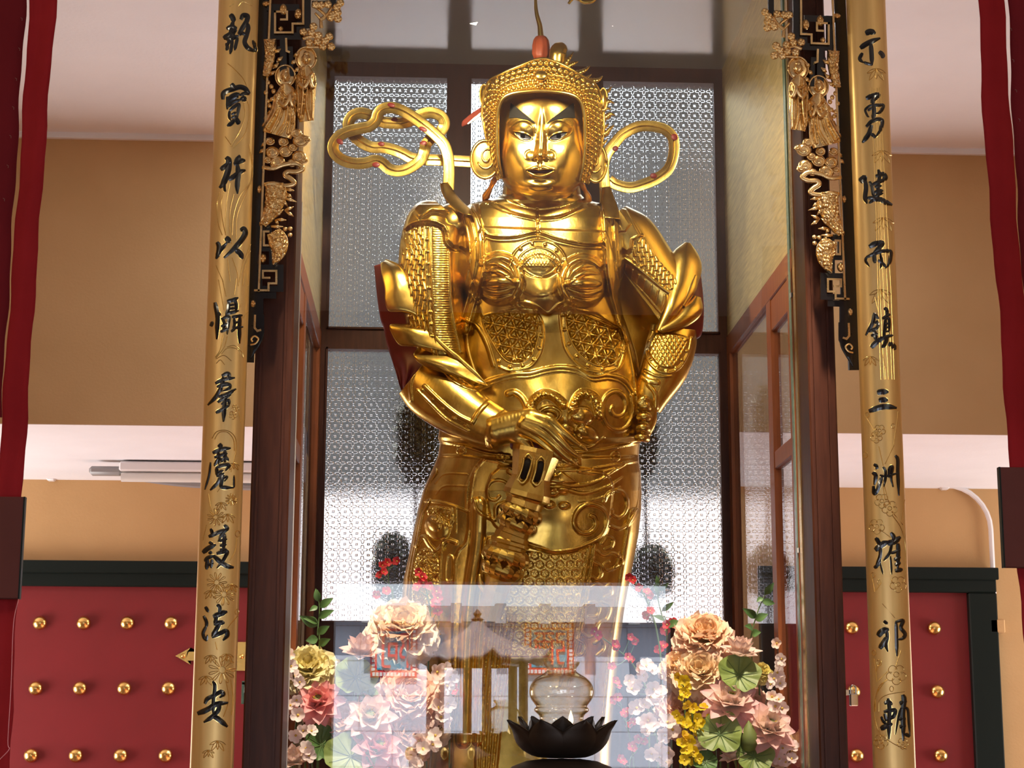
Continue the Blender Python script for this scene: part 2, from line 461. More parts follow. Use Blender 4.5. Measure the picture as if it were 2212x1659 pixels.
# ------------------------------------------------------------------ outside: rear court and front court
M['paving'] = mat('paving', (0.80, 0.79, 0.76), 0.8, c2=(0.70, 0.69, 0.67), scale=3)
M['grey_render'] = mat('grey_render', (0.07, 0.07, 0.066), 0.9, c2=(0.05, 0.05, 0.048), scale=2)
M['bark'] = mat('bark', (0.06, 0.045, 0.035), 0.9)
M['leaf_dark'] = mat('leaf_dark', (0.025, 0.045, 0.022), 0.6, c2=(0.045, 0.075, 0.03), scale=8)
M['garden_white'] = mat('garden_white', (0.78, 0.87, 0.97), 0.9)
M['roof_tile'] = mat('roof_tile', (0.20, 0.17, 0.19), 0.5, c2=(0.15, 0.125, 0.14), scale=8)
struct('ground_rear', MB().box(-14, 16, Y_REAR+.2, 30, -.4, -.15), M['paving'])
M['paving_dark'] = mat('paving_dark', (0.26, 0.25, 0.24), 0.8, c2=(0.20, 0.19, 0.18), scale=3)
struct('ground_front', MB().box(-14, 16, -22, Y_FRONT-.2, -.4, -.15), M['paving_dark'])
# neighbour's house across the rear court, with a deep roof overhang
root = thing('neighbour_house', 'grey house with a deep flat roof across the rear court, blurred by the patterned glass', 'building', (1, 13, -.15))
gx0, gx1 = float(at(992, 400, 13)[0]), float(at(1085, 400, 13)[0])
hz = MB().box(-10, gx0, 13.0, 17, -.15, 6.35).box(gx1, 12, 13.0, 17, -.15, 6.35).box(gx0, gx1, 13.0, 17, -.15, 5.2)
hz.build('wall', M['grey_render'], root, smooth=False)
MB().box(-10.5, gx0, 11.9, 17.2, 6.35, 6.5).box(gx1, 12.5, 11.9, 17.2, 6.35, 6.5).build('roof', M['grey_render'], root, smooth=False)
_gw = 10.3
root = thing('garden_wall', 'white garden wall behind the cabinet, glowing through the lower window panes', 'wall', (1, _gw, -.15))
MB().box(-10, 12, _gw, _gw+.2, -.15, 3.02).build('wall_face', M['garden_white'], root, smooth=False)
rng = random.Random(5)


def bush(label, cu, cv, Y, ru, rv, n, name='garden_tree'):
    c = at(cu, cv, Y); sx = ru/F_PX*Y; sz = rv/F_PX*Y
    z0 = 0.0
    root = thing(name, label, 'tree', (c[0], Y, z0))
    V = []; Fs = []
    for _ in range(n):
        while True:
            a = np.array([rng.uniform(-1, 1), rng.uniform(-1, 1), rng.uniform(-1, 1)])
            if a@a < 1: break
        p = np.array([c[0]+a[0]*sx, Y+a[1]*sx, c[2]+a[2]*sz])
        t = np.array([rng.gauss(0, 1), rng.gauss(0, 1), rng.gauss(0, .7)]); t /= np.linalg.norm(t)
        b = np.cross(t, [rng.gauss(0, 1), rng.gauss(0, 1), rng.gauss(0, 1)]); b /= np.linalg.norm(b)+1e-9
        L = rng.uniform(.014, .030); k = len(V)
        V += [p-t*L, p+b*L*.4, p+t*L, p-b*L*.4]; Fs.append([k, k+1, k+2, k+3])
    tr = MB().tube(cr([(c[0], Y, z0+.2), (c[0]+.02, Y, c[2]*.5), (c[0]-.01, Y, c[2])], 5), [.014, .012, .006], 8)
    for k in range(5):
        a = k*1.3
        tr.tube(cr([(c[0], Y, c[2]-sz*.4), (c[0]+sx*.4*math.cos(a), Y+sx*.3*math.sin(a), c[2]), (c[0]+sx*.75*math.cos(a), Y+sx*.6*math.sin(a), c[2]+sz*.4)], 4), [.006, .004, .002], 6)
    tr.build('trunk', M['bark'], root)
    MB().lathe([(.001, 0), (.12, 0), (.16, .28), (.17, .30), (.15, .30), (.14, .24), (.001, .24)], (c[0], Y, 0), 24).build('pot', M['roof_tile'], root)
    obj('foliage', np.array(V), Fs, M['leaf_dark'], root, smooth=False)


bush('dark tree behind the patterned glass, beside the statue under its draped sleeve', 903, 945, 6.15, 44, 112, 3000, 'potted_tree')
bush('dark bush behind the lower left window pane, low beside the statue skirt', 848, 1225, 6.1, 40, 72, 2600, 'potted_tree')
bush('dark tree behind the patterned glass, beside the statue fist on the hip', 1394, 930, 6.15, 24, 105, 1800, 'potted_tree')
bush('dark round bush behind the lower right window pane, low beside the statue skirt', 1408, 1235, 6.1, 44, 58, 2400, 'potted_tree')

# front court, mirrored in the cabinet glass: block wall with two tiled plaques and a bronze incense burner
def mir(u, v, Yreal):
    """real point whose mirror image in the front glass (plane y = 4.5) stands at a photo pixel"""
    p = at(u, v, 9.0-Yreal)
    return np.array([p[0], Yreal, p[2]])


YW = -8.0
t = NT('block_wall')
tc = t.new('ShaderNodeTexCoord'); mp = t.new('ShaderNodeMapping'); mp.inputs['Rotation'].default_value = (math.pi/2, 0, 0)
br = t.new('ShaderNodeTexBrick')
for k, v in (('Color1', (0.60, 0.65, 0.78, 1)), ('Color2', (0.54, 0.59, 0.73, 1)), ('Mortar', (0.34, 0.36, 0.44, 1))): br.inputs[k].default_value = v
br.inputs['Scale'].default_value = 1.0; br.inputs['Mortar Size'].default_value = 0.006; br.inputs['Brick Width'].default_value = 0.62; br.inputs['Row Height'].default_value = 0.32
t.link(tc.outputs['Object'], mp.inputs[0]); t.link(mp.outputs[0], br.inputs['Vector']); t.link(br.outputs[0], t.p.inputs['Base Color'])
t.p.inputs['Roughness'].default_value = 0.85
M['block_wall'] = t.m
zt = float(mir(1085, 1345, YW)[2])
root = thing('courtyard_wall', 'pale block wall of the court outside, mirrored in the cabinet glass', 'wall', (.6, YW, -.15))
MB().box(-9, 10, YW-.3, YW, -.15, zt).build('wall_face', M['block_wall'], root, smooth=False)
z2 = float(mir(1085, 1312, YW)[2])
M['coping'] = mat('coping', (0.40, 0.41, 0.44), 0.8, c2=(0.30, 0.31, 0.34), scale=5)
MB().box(-9, 10, YW-.4, YW+.15, zt, z2).build('coping', M['coping'], root, smooth=False)
cp = MB()
for u in np.arange(700, 1500, 95):
    p = mir(u, 1330, YW); cp.box(p[0]-.05, p[0]+.05, YW-.2, YW+.22, zt-.02, z2+.02)
cp.build('rafter_end', M['coping'], root, smooth=False)
# tiled sign plaques
M['tile_white'] = mat('tile_white', (0.80, 0.72, 0.72), 0.3)
M['tile_red'] = mat('tile_red', (0.75, 0.06, 0.07), 0.4)
M['tile_blue'] = mat('tile_blue', (0.05, 0.42, 0.62), 0.4, c2=(0.12, 0.30, 0.40), scale=3)


def glyph(ch):
    """outline mesh of one character of the built-in font, unit box"""
    c = bpy.data.curves.new('g', 'FONT'); c.body = ch; c.resolution_u = 3
    o = bpy.data.objects.new('g', c); COL.objects.link(o)
    bpy.context.view_layer.update()
    me = bpy.data.meshes.new_from_object(o.evaluated_get(bpy.context.evaluated_depsgraph_get()))
    V = np.array([v.co[:] for v in me.vertices]); Fs = [list(p.vertices) for p in me.polygons]
    bpy.data.objects.remove(o); bpy.data.curves.remove(c); bpy.data.meshes.remove(me)
    V = V[:, :2]; lo, hi = V.min(0), V.max(0)
    return (V-(lo+hi)/2)/max(hi-lo), Fs


def solidify(V, Fs, off):
    """give a flat patch thickness along off"""
    V = np.asarray(V, float); n = len(V)
    cnt = {}
    for f in Fs:
        for a, b in zip(f, list(f[1:])+[f[0]]):
            cnt[(a, b)] = 1
    V2 = np.vstack([V, V+np.asarray(off, float)])
    out = [list(f) for f in Fs]+[[i+n for i in reversed(f)] for f in Fs]
    for (a, b) in cnt:
        if (b, a) not in cnt: out.append([b, a, a+n, b+n])
    return V2, out


def plaque(ch, u0, v0, u1, v1, label):
    a = mir(u0, v0, YW); b = mir(u1, v1, YW)
    x0, x1 = sorted((a[0], b[0])); z0, z1 = sorted((a[2], b[2])); cx, cz = (x0+x1)/2, (z0+z1)/2; w = (x1-x0)/2; h = (z1-z0)/2
    root = thing('tile_plaque', label, 'sign', (cx, YW+.002, z0))
    MB().box(x0, x1, YW+.002, YW+.03, z0, z1, .004).build('rim', M['tile_red'], root, smooth=False)
    kb = MB(); n = 12
    for i in range(n):
        for s in (-1, 1):
            tq = -1+(2*i+1)/n
            kb.box(cx+tq*w*.93-w*.058, cx+tq*w*.93+w*.058, YW+.03, YW+.036, cz+s*h*.88-h*.07, cz+s*h*.88+h*.07)
            if 0 < i < n-1: kb.box(cx+s*w*.88-w*.07, cx+s*w*.88+w*.07, YW+.03, YW+.036, cz+tq*h*.93-h*.058, cz+tq*h*.93+h*.058)
    kb.build('key_border', M['tile_white'], root, smooth=False)
    MB().box(cx-w*.72, cx+w*.72, YW+.03, YW+.034, cz-h*.72, cz+h*.72).build('field', M['tile_blue'], root, smooth=False)
    gv, gf = glyph(ch)
    # facing the hall (seen from +y): text runs towards -x
    V = np.stack([cx-gv[:, 0]*w*1.3, np.full(len(gv), YW+.034), cz+gv[:, 1]*h*1.3], 1)
    V, Fs = solidify(V, gf, (0, .014, 0))
    obj('character', V, Fs, M['tile_red'], root, smooth=False)


plaque('\u963f', 802, 1347, 900, 1464, 'red and blue tiled sign with one character, left of the two mirrored in the glass')
plaque('\u5f4c', 1133, 1345, 1239, 1458, 'red and blue tiled sign with one character, mirrored in the glass above the oil lamp')
# bronze incense burner under its little pavilion
M['bronze'] = mat('bronze', (0.10, 0.06, 0.04), 0.35, 0.6, c2=(0.06, 0.038, 0.03), scale=6)
YB = -4.6
c = mir(1030, 1500, YB); zf = -.15
root = thing('incense_burner', 'bronze incense burner with a pavilion roof in the court, mirrored in the glass', 'incense burner', (c[0], YB, zf))
kx = (9.0-YB)/F_PX
zz = lambda v: float(mir(1030, v, YB)[2])
# pot
prof = [(.02, zf+.35), (.25, zf+.4), (.42, zf+.62), (.50, zz(1640)-.15), (.49, zz(1618)), (.44, zz(1600)), (.47, zz(1592)), (.47, zz(1585)), (.40, zz(1585)), (.40, zz(1600))]
V, Fs = lathe_mesh(prof, 40); V[:, :2] += (c[0], YB)
obj('pot', V, Fs, M['bronze'], root)
for k in range(16):
    a = k*math.pi/8+.1
    MB().ball((c[0]+.495*math.cos(a), YB+.495*math.sin(a), zz(1628)), (.035, .035, .05), 6).build('relief_star', M['brass'], root)
for k in range(3):
    a = k*2*math.pi/3+.5
    MB().tube(cr([(c[0]+.36*math.cos(a), YB+.36*math.sin(a), zf+.6), (c[0]+.46*math.cos(a), YB+.46*math.sin(a), zf+.3), (c[0]+.44*math.cos(a), YB+.44*math.sin(a), zf)], 5), [.09, .06, .08], 10).build('foot', M['bronze'], root)
for k in range(6):
    a = k*math.pi/3+.35
    x, y = c[0]+.36*math.cos(a), YB+.36*math.sin(a)
    MB().tube([(x, y, zz(1590)), (x, y, zz(1430))], .035, 10).build('pillar', M['bronze'], root)
# six sided roof with upturned eaves, ribbed
def hex_roof(R, z0, z1, name):
    nr, na = 14, 96
    V = []
    for i in range(nr):
        s = i/(nr-1)
        for j in range(na):
            a = 2*math.pi*j/na
            k = (a % (math.pi/3))/(math.pi/3)-.5
            rr = R*(0.05+.95*s)*math.cos(math.pi/6)/math.cos(k*math.pi/3)
            z = z1-(z1-z0)*(s**.62)+.11*R*(abs(k)*2)**4*s**4+.012*math.cos(j*2*math.pi/4)*s
            V.append((c[0]+rr*math.cos(a+.35), YB+rr*math.sin(a+.35), z))
    b = len(V); V2 = V+[(x, y, z-.035) for x, y, z in V]
    F1 = grid_faces(nr, na, True); F2 = F1[:, ::-1]+b
    F3 = np.array([[(nr-1)*na+j, (nr-1)*na+(j+1) % na, b+(nr-1)*na+(j+1) % na, b+(nr-1)*na+j] for j in range(na)])
    return obj(name, np.array(V2), np.vstack([F1, F2, F3]), M['roof_tile'], root)
hex_roof(.56, zz(1424), zz(1335), 'roof')
MB().lathe([(.33, zz(1440)), (.36, zz(1436)), (.36, zz(1420)), (.02, zz(1400))], (c[0], YB, 0), 6).build('roof_beam', M['bronze'], root, smooth=False)
MB().lathe([(.03, zz(1345)), (.05, zz(1338)), (.02, zz(1332)), (.035, zz(1326)), (.004, zz(1316))], (c[0], YB, 0), 16).build('finial', M['bronze'], root)
# ------------------------------------------------------------------ glass cabinet of the shrine
YG, YBK = 4.5, 5.6
CXL, CXR = float(at(690, 800, YBK)[0]), float(at(1573, 800, YBK)[0])
ZCC = float(at(1130, 141, YBK)[2])
ZCF = 1.38
case = thing('shrine_cabinet', 'tall dark wooden glass cabinet around the golden statue', 'cabinet', ((CXL+CXR)/2, 5.05, 0.0))


def px_x(u, v, Y): return float(at(u, v, Y)[0])
def px_z(u, v, Y): return float(at(u, v, Y)[2])


PL0, PL1 = px_x(553, 830, 4.45), px_x(634, 830, 4.45)
PR0, PR1 = px_x(1738, 830, 4.45), px_x(1797, 830, 4.45)
for (a, b) in ((PL0, PL1), (PR0, PR1)):
    w = MB().box(a, b, 4.40, 4.56, 0, 4.0, .004)
    w.box(a+.012, a+.018, 4.394, 4.41, 0, 4.0)
    w.box(b-.022, b-.016, 4.394, 4.41, 0, 4.0)
    w.build('front_post', M['wood_dark'], case, smooth=False)
# plinth and floor
MB().box(PL0, PR1, 4.42, 5.66, 0, ZCF, .01).build('plinth', M['wood_red'], case, smooth=False)
# back frame: posts, rails, muntins measured from the photograph
bf = MB()
zs = [ZCF, px_z(1130, 1348, YBK), px_z(1130, 756, YBK), px_z(1130, 716, YBK), px_z(1130, 170, YBK), ZCC]
cols = [px_x(706, 700, YBK), px_x(964, 700, YBK), px_x(1010, 700, YBK), px_x(1256, 700, YBK), px_x(1302, 700, YBK), px_x(1555, 700, YBK)]
y0, y1 = YBK, YBK+.06
bf.box(CXL-.01, cols[0], y0, y1, ZCF, ZCC).box(cols[1], cols[2], y0, y1, ZCF, ZCC).box(cols[3], cols[4], y0, y1, ZCF, ZCC).box(cols[5], CXR+.01, y0, y1, ZCF, ZCC)
for a, b in ((0, 1), (2, 3), (4, 5)):
    bf.box(cols[a], cols[b], y0, y1, zs[0], zs[1]).box(cols[a], cols[b], y0, y1, zs[2], zs[3]).box(cols[a], cols[b], y0, y1, zs[4], zs[5])
    for c0, c1 in ((zs[1], zs[2]), (zs[3], zs[4])):   # glazing beads
        for q in (0, 1):
            xx = cols[a] if q == 0 else cols[b]-.006
            bf.box(xx, xx+.006, y0-.008, y0, c0, c1)
            zz_ = c0 if q == 0 else c1-.006
            bf.box(cols[a], cols[b], y0-.008, y0, zz_, zz_+.006)
bf.build('back_frame', M['wood_dark'], case, smooth=False)


def plain_refraction():
    t = NT('plain_refraction'); t.n.remove(t.p); g = t.new('ShaderNodeBsdfRefraction'); g.inputs['IOR'].default_value = 1.18; g.inputs['Roughness'].default_value = 0.03; g.inputs['Color'].default_value = (.9, .9, .9, 1)
    t.link(g.outputs[0], t.out.inputs[0]); return t.m


def flower_glass():
    t = NT('patterned_glass'); t.n.remove(t.p)
    tc = t.new('ShaderNodeTexCoord'); sep = t.new('ShaderNodeSeparateXYZ'); t.link(tc.outputs['Object'], sep.inputs[0])
    S = 1/0.0345
    u = t.math('MULTIPLY', sep.outputs['X'], 1/0.0371); v = t.math('MULTIPLY', sep.outputs['Z'], 1/0.0337)
    def flower(u, v, ou, ov, R0, amp, w):
        fu = t.math('SUBTRACT', t.math('FRACT', t.math('ADD', u, ou)), 0.5); fv = t.math('SUBTRACT', t.math('FRACT', t.math('ADD', v, ov)), 0.5)
        r = t.math('SQRT', t.math('ADD', t.math('MULTIPLY', fu, fu), t.math('MULTIPLY', fv, fv)))
        a = t.math('ARCTAN2', fv, fu)
        rr = t.math('MULTIPLY_ADD', t.math('COSINE', t.math('MULTIPLY', a, 4.0)), amp, R0)
        d = t.math('ABSOLUTE', t.math('SUBTRACT', r, rr))
        return t.math('SMOOTH_MAX', t.math('SUBTRACT', 1.0, t.math('DIVIDE', d, w)), 0.0, 0.1), r
    f1, r1 = flower(u, v, 0.0, 0.0, 0.30, 0.12, 0.055)
    dot = t.math('MAXIMUM', t.math('SUBTRACT', 1.0, t.math('DIVIDE', r1, 0.08)), 0.0)
    f2, r2 = flower(u, v, 0.5, 0.5, 0.085, -0.02, 0.05)
    h = t.math('ADD', t.math('ADD', f1, dot), f2)
    h = t.math('ADD', h, t.math('MULTIPLY', t.noise(160, 3), 0.5))
    b = t.new('ShaderNodeBump'); b.inputs['Strength'].default_value = 0.52; b.inputs['Distance'].default_value = 0.0035
    t.link(h, b.inputs['Height'])
    g = t.new('ShaderNodeBsdfRefraction'); g.inputs['IOR'].default_value = 1.18; g.inputs['Roughness'].default_value = 0.05; g.inputs['Color'].default_value = (0.78, 0.78, 0.78, 1)
    t.link(b.outputs[0], g.inputs['Normal'])
    gl = t.new('ShaderNodeBsdfGlossy'); gl.inputs['Roughness'].default_value = 0.12; gl.inputs['Color'].default_value = (1, 1, 1, 1); t.link(b.outputs[0], gl.inputs['Normal'])
    mx = t.new('ShaderNodeMixShader'); mx.inputs[0].default_value = 0.10
    t.link(g.outputs[0], mx.inputs[1]); t.link(gl.outputs[0], mx.inputs[2]); t.link(mx.outputs[0], t.out.inputs[0])
    return t.m


M['patterned_glass'] = flower_glass(); M['plain_refraction'] = plain_refraction()
for a, b in ((0, 1), (2, 3), (4, 5)):
    for c0, c1 in ((zs[1], zs[2]), (zs[3], zs[4])):
        wp = MB().box(cols[a]-.004, cols[b]+.004, y0+.02, y0+.026, c0-.004, c1+.004).build('window_pane', M['patterned_glass'], case, smooth=False)
        wp.data.materials.append(M['plain_refraction'])
        for q in wp.data.polygons:
            if abs(sum(wp.data.vertices[i].co.y for i in q.vertices)/4+case.location.y-(y0+.026)) < 1e-4: q.material_index = 1
# side walls: gold leaf panel above, framed clear glass below
ZS = px_z(680, 752, YBK)
t = NT('gold_panel')
t.p.inputs['Metallic'].default_value = 0.7
n = t.noise(40, 5, 0.6, stretch=(1, .25, 3))
t.link(t.ramp(n, [(0.3, (0.72, 0.52, 0.20)), (0.7, (0.98, 0.78, 0.38))]), t.p.inputs['Base Color'])
t.link(t.math('MULTIPLY_ADD', n, 0.2, 0.28), t.p.inputs['Roughness'])
t.bump(t.noise(300, 3, stretch=(1, .3, 4)), 0.12, 0.002)
M['gold_panel'] = t.m
for side, x in ((-1, CXL), (1, CXR)):
    xo = x+side*.02
    xa, xb = min(x, xo), max(x, xo)
    MB().box(xa, xb, 4.56, YBK, ZS+.05, ZCC).build('side_panel', M['gold_panel'], case, smooth=False)
    f = MB()
    f.box(xa-.004, xb+.004, 4.56, YBK, ZS-.01, ZS+.055, .003)      # rail
    for ya, yb in ((4.56, 4.62), (4.86, 4.92), (YBK-.05, YBK)): f.box(xa-.003, xb+.003, ya, yb, ZCF, ZS)
    zr = ZS-.46
    f.box(xa-.001, xb+.001, 4.62, 4.86, zr-.025, zr+.025, .003)
    f.box(xa-.001, xb+.001, 4.62, 4.92, ZS-.10, ZS-.01, .003)
    f.build('side_frame', M['wood_red'], case, smooth=False)
    MB().box((xa+xb)/2-.003, (xa+xb)/2+.003, 4.62, YBK-.05, ZCF, ZS-.01).build('side_pane', M['pane'], case, smooth=False)
# glossy ceiling board mirroring the back windows
t = NT('ceiling_board')
t.p.inputs['Base Color'].default_value = (0.64, 0.62, 0.57, 1); t.p.inputs['Metallic'].default_value = 0.4
t.p.inputs['Roughness'].default_value = 0.14
t.bump(t.noise(25, 3), 0.05, 0.004)
M['ceiling_board'] = t.m
MB().box(CXL-.02, CXR+.02, 4.4, YBK+.06, ZCC, ZCC+.03).build('ceiling_board', M['ceiling_board'], case, smooth=False)
# front glass sheet with greenish edges in a channel
M['glass_edge'] = mat('glass_edge', (0.20, 0.27, 0.20), 0.25, c2=(0.14, 0.20, 0.14), scale=60)
MB().box(PL1-.004, PR0+.004, YG, YG+.005, ZCF, 4.0).build('front_pane', M['pane'], case, smooth=False)
xg = px_x(1716, 830, 4.57)
ge = MB().box(xg-.005, xg+.006, 4.565, 4.59, ZCF, 4.0, .001)
ge.build('glass_edge', M['glass_edge'], case, smooth=False)
M['pale_strip'] = mat('pale_strip', (0.62, 0.58, 0.55), 0.3)
xl = px_x(639, 830, 4.57)
MB().box(xl-.003, xl+.004, 4.565, 4.58, ZCF, 3.0).build('edge_strip', M['pale_strip'], case, smooth=False)
for v in (638, 1189):
    z = px_z(1716, v, 4.565); MB().box(xg-.006, xg+.007, 4.56, 4.566, z-.006, z+.006).build('clip', M['white_plastic'], case, smooth=False)
# brass strip at the post's inner edge, right
MB().box(PR0-.003, PR0, 4.52, 4.55, ZCF, 4.0).build('brass_strip', M['brass'], case, smooth=False)
# ------------------------------------------------------------------ sculpting tools of the statue
# statue space: u, v = photo pixels, d = pixels towards the viewer from the plane y = YS
YS = 5.05
KD = YS/F_PX


def S3(u, v, d): return at(u, v, YS-np.asarray(d, float)*KD)
def S3a(P): P = np.asarray(P, float); return S3(P[..., 0], P[..., 1], P[..., 2])


def ss(x, a, b):
    t = np.clip((x-a)/(b-a+1e-9), 0, 1); return t*t*(3-2*t)


class HM:
    """height map in photo pixels, sculpted with strokes, plates and domes"""
    def __init__(s, u0, v0, u1, v1, res=1.0):
        s.u0, s.v0, s.res = u0, v0, res
        s.nu, s.nv = int((u1-u0)/res)+1, int((v1-v0)/res)+1
        s.H = np.zeros((s.nv, s.nu)); s.U, s.V = np.meshgrid(u0+np.arange(s.nu)*res, v0+np.arange(s.nv)*res)
    def win(s, P, m):
        P = np.asarray(P, float)
        a = max(0, int((P[:, 0].min()-m-s.u0)/s.res)); b = min(s.nu, int((P[:, 0].max()+m-s.u0)/s.res)+2)
        c = max(0, int((P[:, 1].min()-m-s.v0)/s.res)); e = min(s.nv, int((P[:, 1].max()+m-s.v0)/s.res)+2)
        return (slice(c, max(c, e)), slice(a, max(a, b)))
    @staticmethod
    def dline(U, V, P, closed=False, par=False):
        D = np.full(U.shape, 1e9); T = np.zeros(U.shape)
        Q = np.vstack([P, P[:1]]) if closed else P
        n = len(Q)-1
        for i in range(n):
            a, b = Q[i], Q[i+1]; w = b-a; L = w@w+1e-9
            t = np.clip(((U-a[0])*w[0]+(V-a[1])*w[1])/L, 0, 1)
            d = np.hypot(U-a[0]-t*w[0], V-a[1]-t*w[1])
            m = d < D; D[m] = d[m]; T[m] = ((i+t)/n)[m]
        return (D, T) if par else D
    def tube(s, P, r, h, closed=False, smooth=6, taper=None, p=0.5):
        """rounded ridge (h > 0) or groove (h < 0); taper = radius factors along it"""
        P = cr(P, smooth, closed) if smooth and len(P) > 2 else np.asarray(P, float)
        w = s.win(P, r+1); U, V = s.U[w], s.V[w]
        if U.size == 0: return s
        D, T = s.dline(U, V, P, closed, True)
        f = np.interp(T, np.linspace(0, 1, len(taper)), taper) if taper is not None else 1.0
        s.H[w] += h*f*np.clip(1-(D/(r*f+1e-6))**2, 0, 1)**p
        return s
    def dome(s, c, ru, rv, h, rot=0, p=0.5):
        R = max(ru, rv); w = s.win(np.array([c]), R+1); U, V = s.U[w]-c[0], s.V[w]-c[1]
        a = math.radians(rot); x = U*math.cos(a)+V*math.sin(a); y = -U*math.sin(a)+V*math.cos(a)
        s.H[w] += h*np.clip(1-(x/ru)**2-(y/rv)**2, 0, 1)**p
        return s
    def gauss(s, c, ru, rv, h, rot=0):
        R = 2.6*max(ru, rv); w = s.win(np.array([c]), R); U, V = s.U[w]-c[0], s.V[w]-c[1]
        a = math.radians(rot); x = U*math.cos(a)+V*math.sin(a); y = -U*math.sin(a)+V*math.cos(a)
        s.H[w] += h*np.exp(-(x/ru)**2-(y/rv)**2)
        return s
    def sdist(s, P, w):
        U, V = s.U[w], s.V[w]; D = s.dline(U, V, P, True)
        ins = np.zeros(U.shape, bool); n = len(P)
        for i in range(n):
            a, b = P[i], P[(i+1) % n]
            if a[1] == b[1]: continue
            c = ((a[1] > V) != (b[1] > V)) & (U < (b[0]-a[0])*(V-a[1])/(b[1]-a[1])+a[0])
            ins ^= c
        return np.where(ins, D, -D)
    def plate(s, P, h, bev=3, smooth=5):
        P = cr(P, smooth, True) if smooth else np.asarray(P, float)
        w = s.win(P, bev+1)
        if s.U[w].size == 0: return s
        s.H[w] += h*ss(s.sdist(P, w), -bev/2, bev/2)
        return s
    def pattern(s, P, fn, h, soft=4, smooth=5):
        P = cr(P, smooth, True) if smooth else np.asarray(P, float)
        w = s.win(P, 2)
        if s.U[w].size == 0: return s
        s.H[w] += h*fn(s.U[w], s.V[w])*ss(s.sdist(P, w), 0, soft)
        return s
    def beads(s, P, r, h, n, smooth=6):
        P = cr(P, smooth) if smooth and len(P) > 2 else np.asarray(P, float)
        L = np.r_[0, np.cumsum(np.hypot(*np.diff(P, axis=0).T))]
        for t in np.linspace(0, L[-1], n):
            s.dome((np.interp(t, L, P[:, 0]), np.interp(t, L, P[:, 1])), r, r, h)
        return s
    def blur(s, n=1):
        for _ in range(n):
            H = np.pad(s.H, 1, mode='edge'); H = (H[:-2]+2*H[1:-1]+H[2:])/4; s.H = (H[:, :-2]+2*H[:, 1:-1]+H[:, 2:])/4
        return s
    def __call__(s, u, v):
        x = np.clip((np.asarray(u)-s.u0)/s.res, 0, s.nu-1.001); y = np.clip((np.asarray(v)-s.v0)/s.res, 0, s.nv-1.001)
        i = x.astype(int); j = y.astype(int); a = x-i; b = y-j; H = s.H
        return (H[j, i]*(1-a)+H[j, i+1]*a)*(1-b)+(H[j+1, i]*(1-a)+H[j+1, i+1]*a)*b


def rotuv(U, V, deg):
    a = math.radians(deg); return U*math.cos(a)+V*math.sin(a), -U*math.sin(a)+V*math.cos(a)


def scales(pw, ph, rot=0):
    def f(U, V):
        x, y = rotuv(U, V, rot); H = np.zeros(U.shape)
        for k in (0, 1):
            r = np.floor(y/ph)-k; yy = y/ph-r-0.35
            xx = (x/pw+0.5*(r % 2)) % 1-0.5
            q = (xx/0.52)**2+(yy/1.0)**2
            h = np.where(q < 1, 0.35+0.65*yy*0.8-0.15*k+0.25*np.sqrt(np.clip(1-q, 0, 1)), 0)
            H = np.maximum(H, h)
        return H
    return f


def trilattice(p, wd, rot=0):
    def f(U, V):
        H = np.zeros(U.shape)
        for k in range(3):
            x, y = rotuv(U, V, rot+60*k)
            q = np.abs(((y/p+.5) % 1)-0.5)*p
            ridge = np.sqrt(np.clip(1-(q/wd)**2, 0, 1))
            H = np.maximum(H, ridge*(0.74+0.26*np.cos(2*math.pi*x/(p*1.155)+k*2.1)))
        return H
    return f


def hexflower(p):
    def f(U, V):
        H = np.zeros(U.shape); best = np.full(U.shape, 1e9); bx = np.zeros(U.shape); by = np.zeros(U.shape)
        py = p*math.sqrt(3)/2
        r0 = np.floor(V/py)
        for k in (-1, 0, 1, 2):
            r = r0+k; cy = r*py; off = 0.5*(r % 2)*p
            cx = np.round((U-off)/p)*p+off
            d = np.hypot(U-cx, V-cy); m = d < best
            best[m] = d[m]; bx[m] = (U-cx)[m]; by[m] = (V-cy)[m]
        a = np.arctan2(by, bx); hexr = best*np.cos(((a+math.pi/6) % (math.pi/3))-math.pi/6)
        rim = np.clip(1-np.abs(hexr-p*0.43)/(p*0.12), 0, 1)**.6
        pet = np.clip(1-np.abs(best-p*0.2)/(p*0.12), 0, 1)*(0.6+0.4*np.cos(6*a))
        dot = np.clip(1-best/(p*0.1), 0, 1)**.5
        return np.maximum(np.maximum(rim, pet*0.55), dot*.7)
    return f


def ribs(p, rot=0):
    def f(U, V):
        x, y = rotuv(U, V, rot); n = np.floor(y/p)
        return 0.5+0.5*np.cos(2*math.pi*(y/p+0.05*np.sin(x*0.35+n*1.7)))*(0.75+0.25*np.sin(n*2.4))
    return f


def curls(p, seed=1):
    def f(U, V):
        a = np.sin(U/p*2.1+1.7*np.sin(V/p*1.3+seed))+np.sin(V/p*2.3+1.9*np.sin(U/p*1.2+seed*2.3))+0.7*np.sin((U+V)/p*1.7+seed)
        return np.clip(np.abs(a)*0.6, 0, 1)
    return f


def flames(p):
    """wavy vertical locks of the mail sleeve"""
    def f(U, V):
        x = U/p+0.30*np.sin(V/(p*1.3)); r = np.floor(x); y = V/(p*2.2)+0.5*(r % 2)
        k = np.abs((x % 1)-0.5)*2; t = y % 1
        return np.clip(1-k/(0.25+0.75*t), 0, 1)**.7*(0.3+0.7*t)
    return f


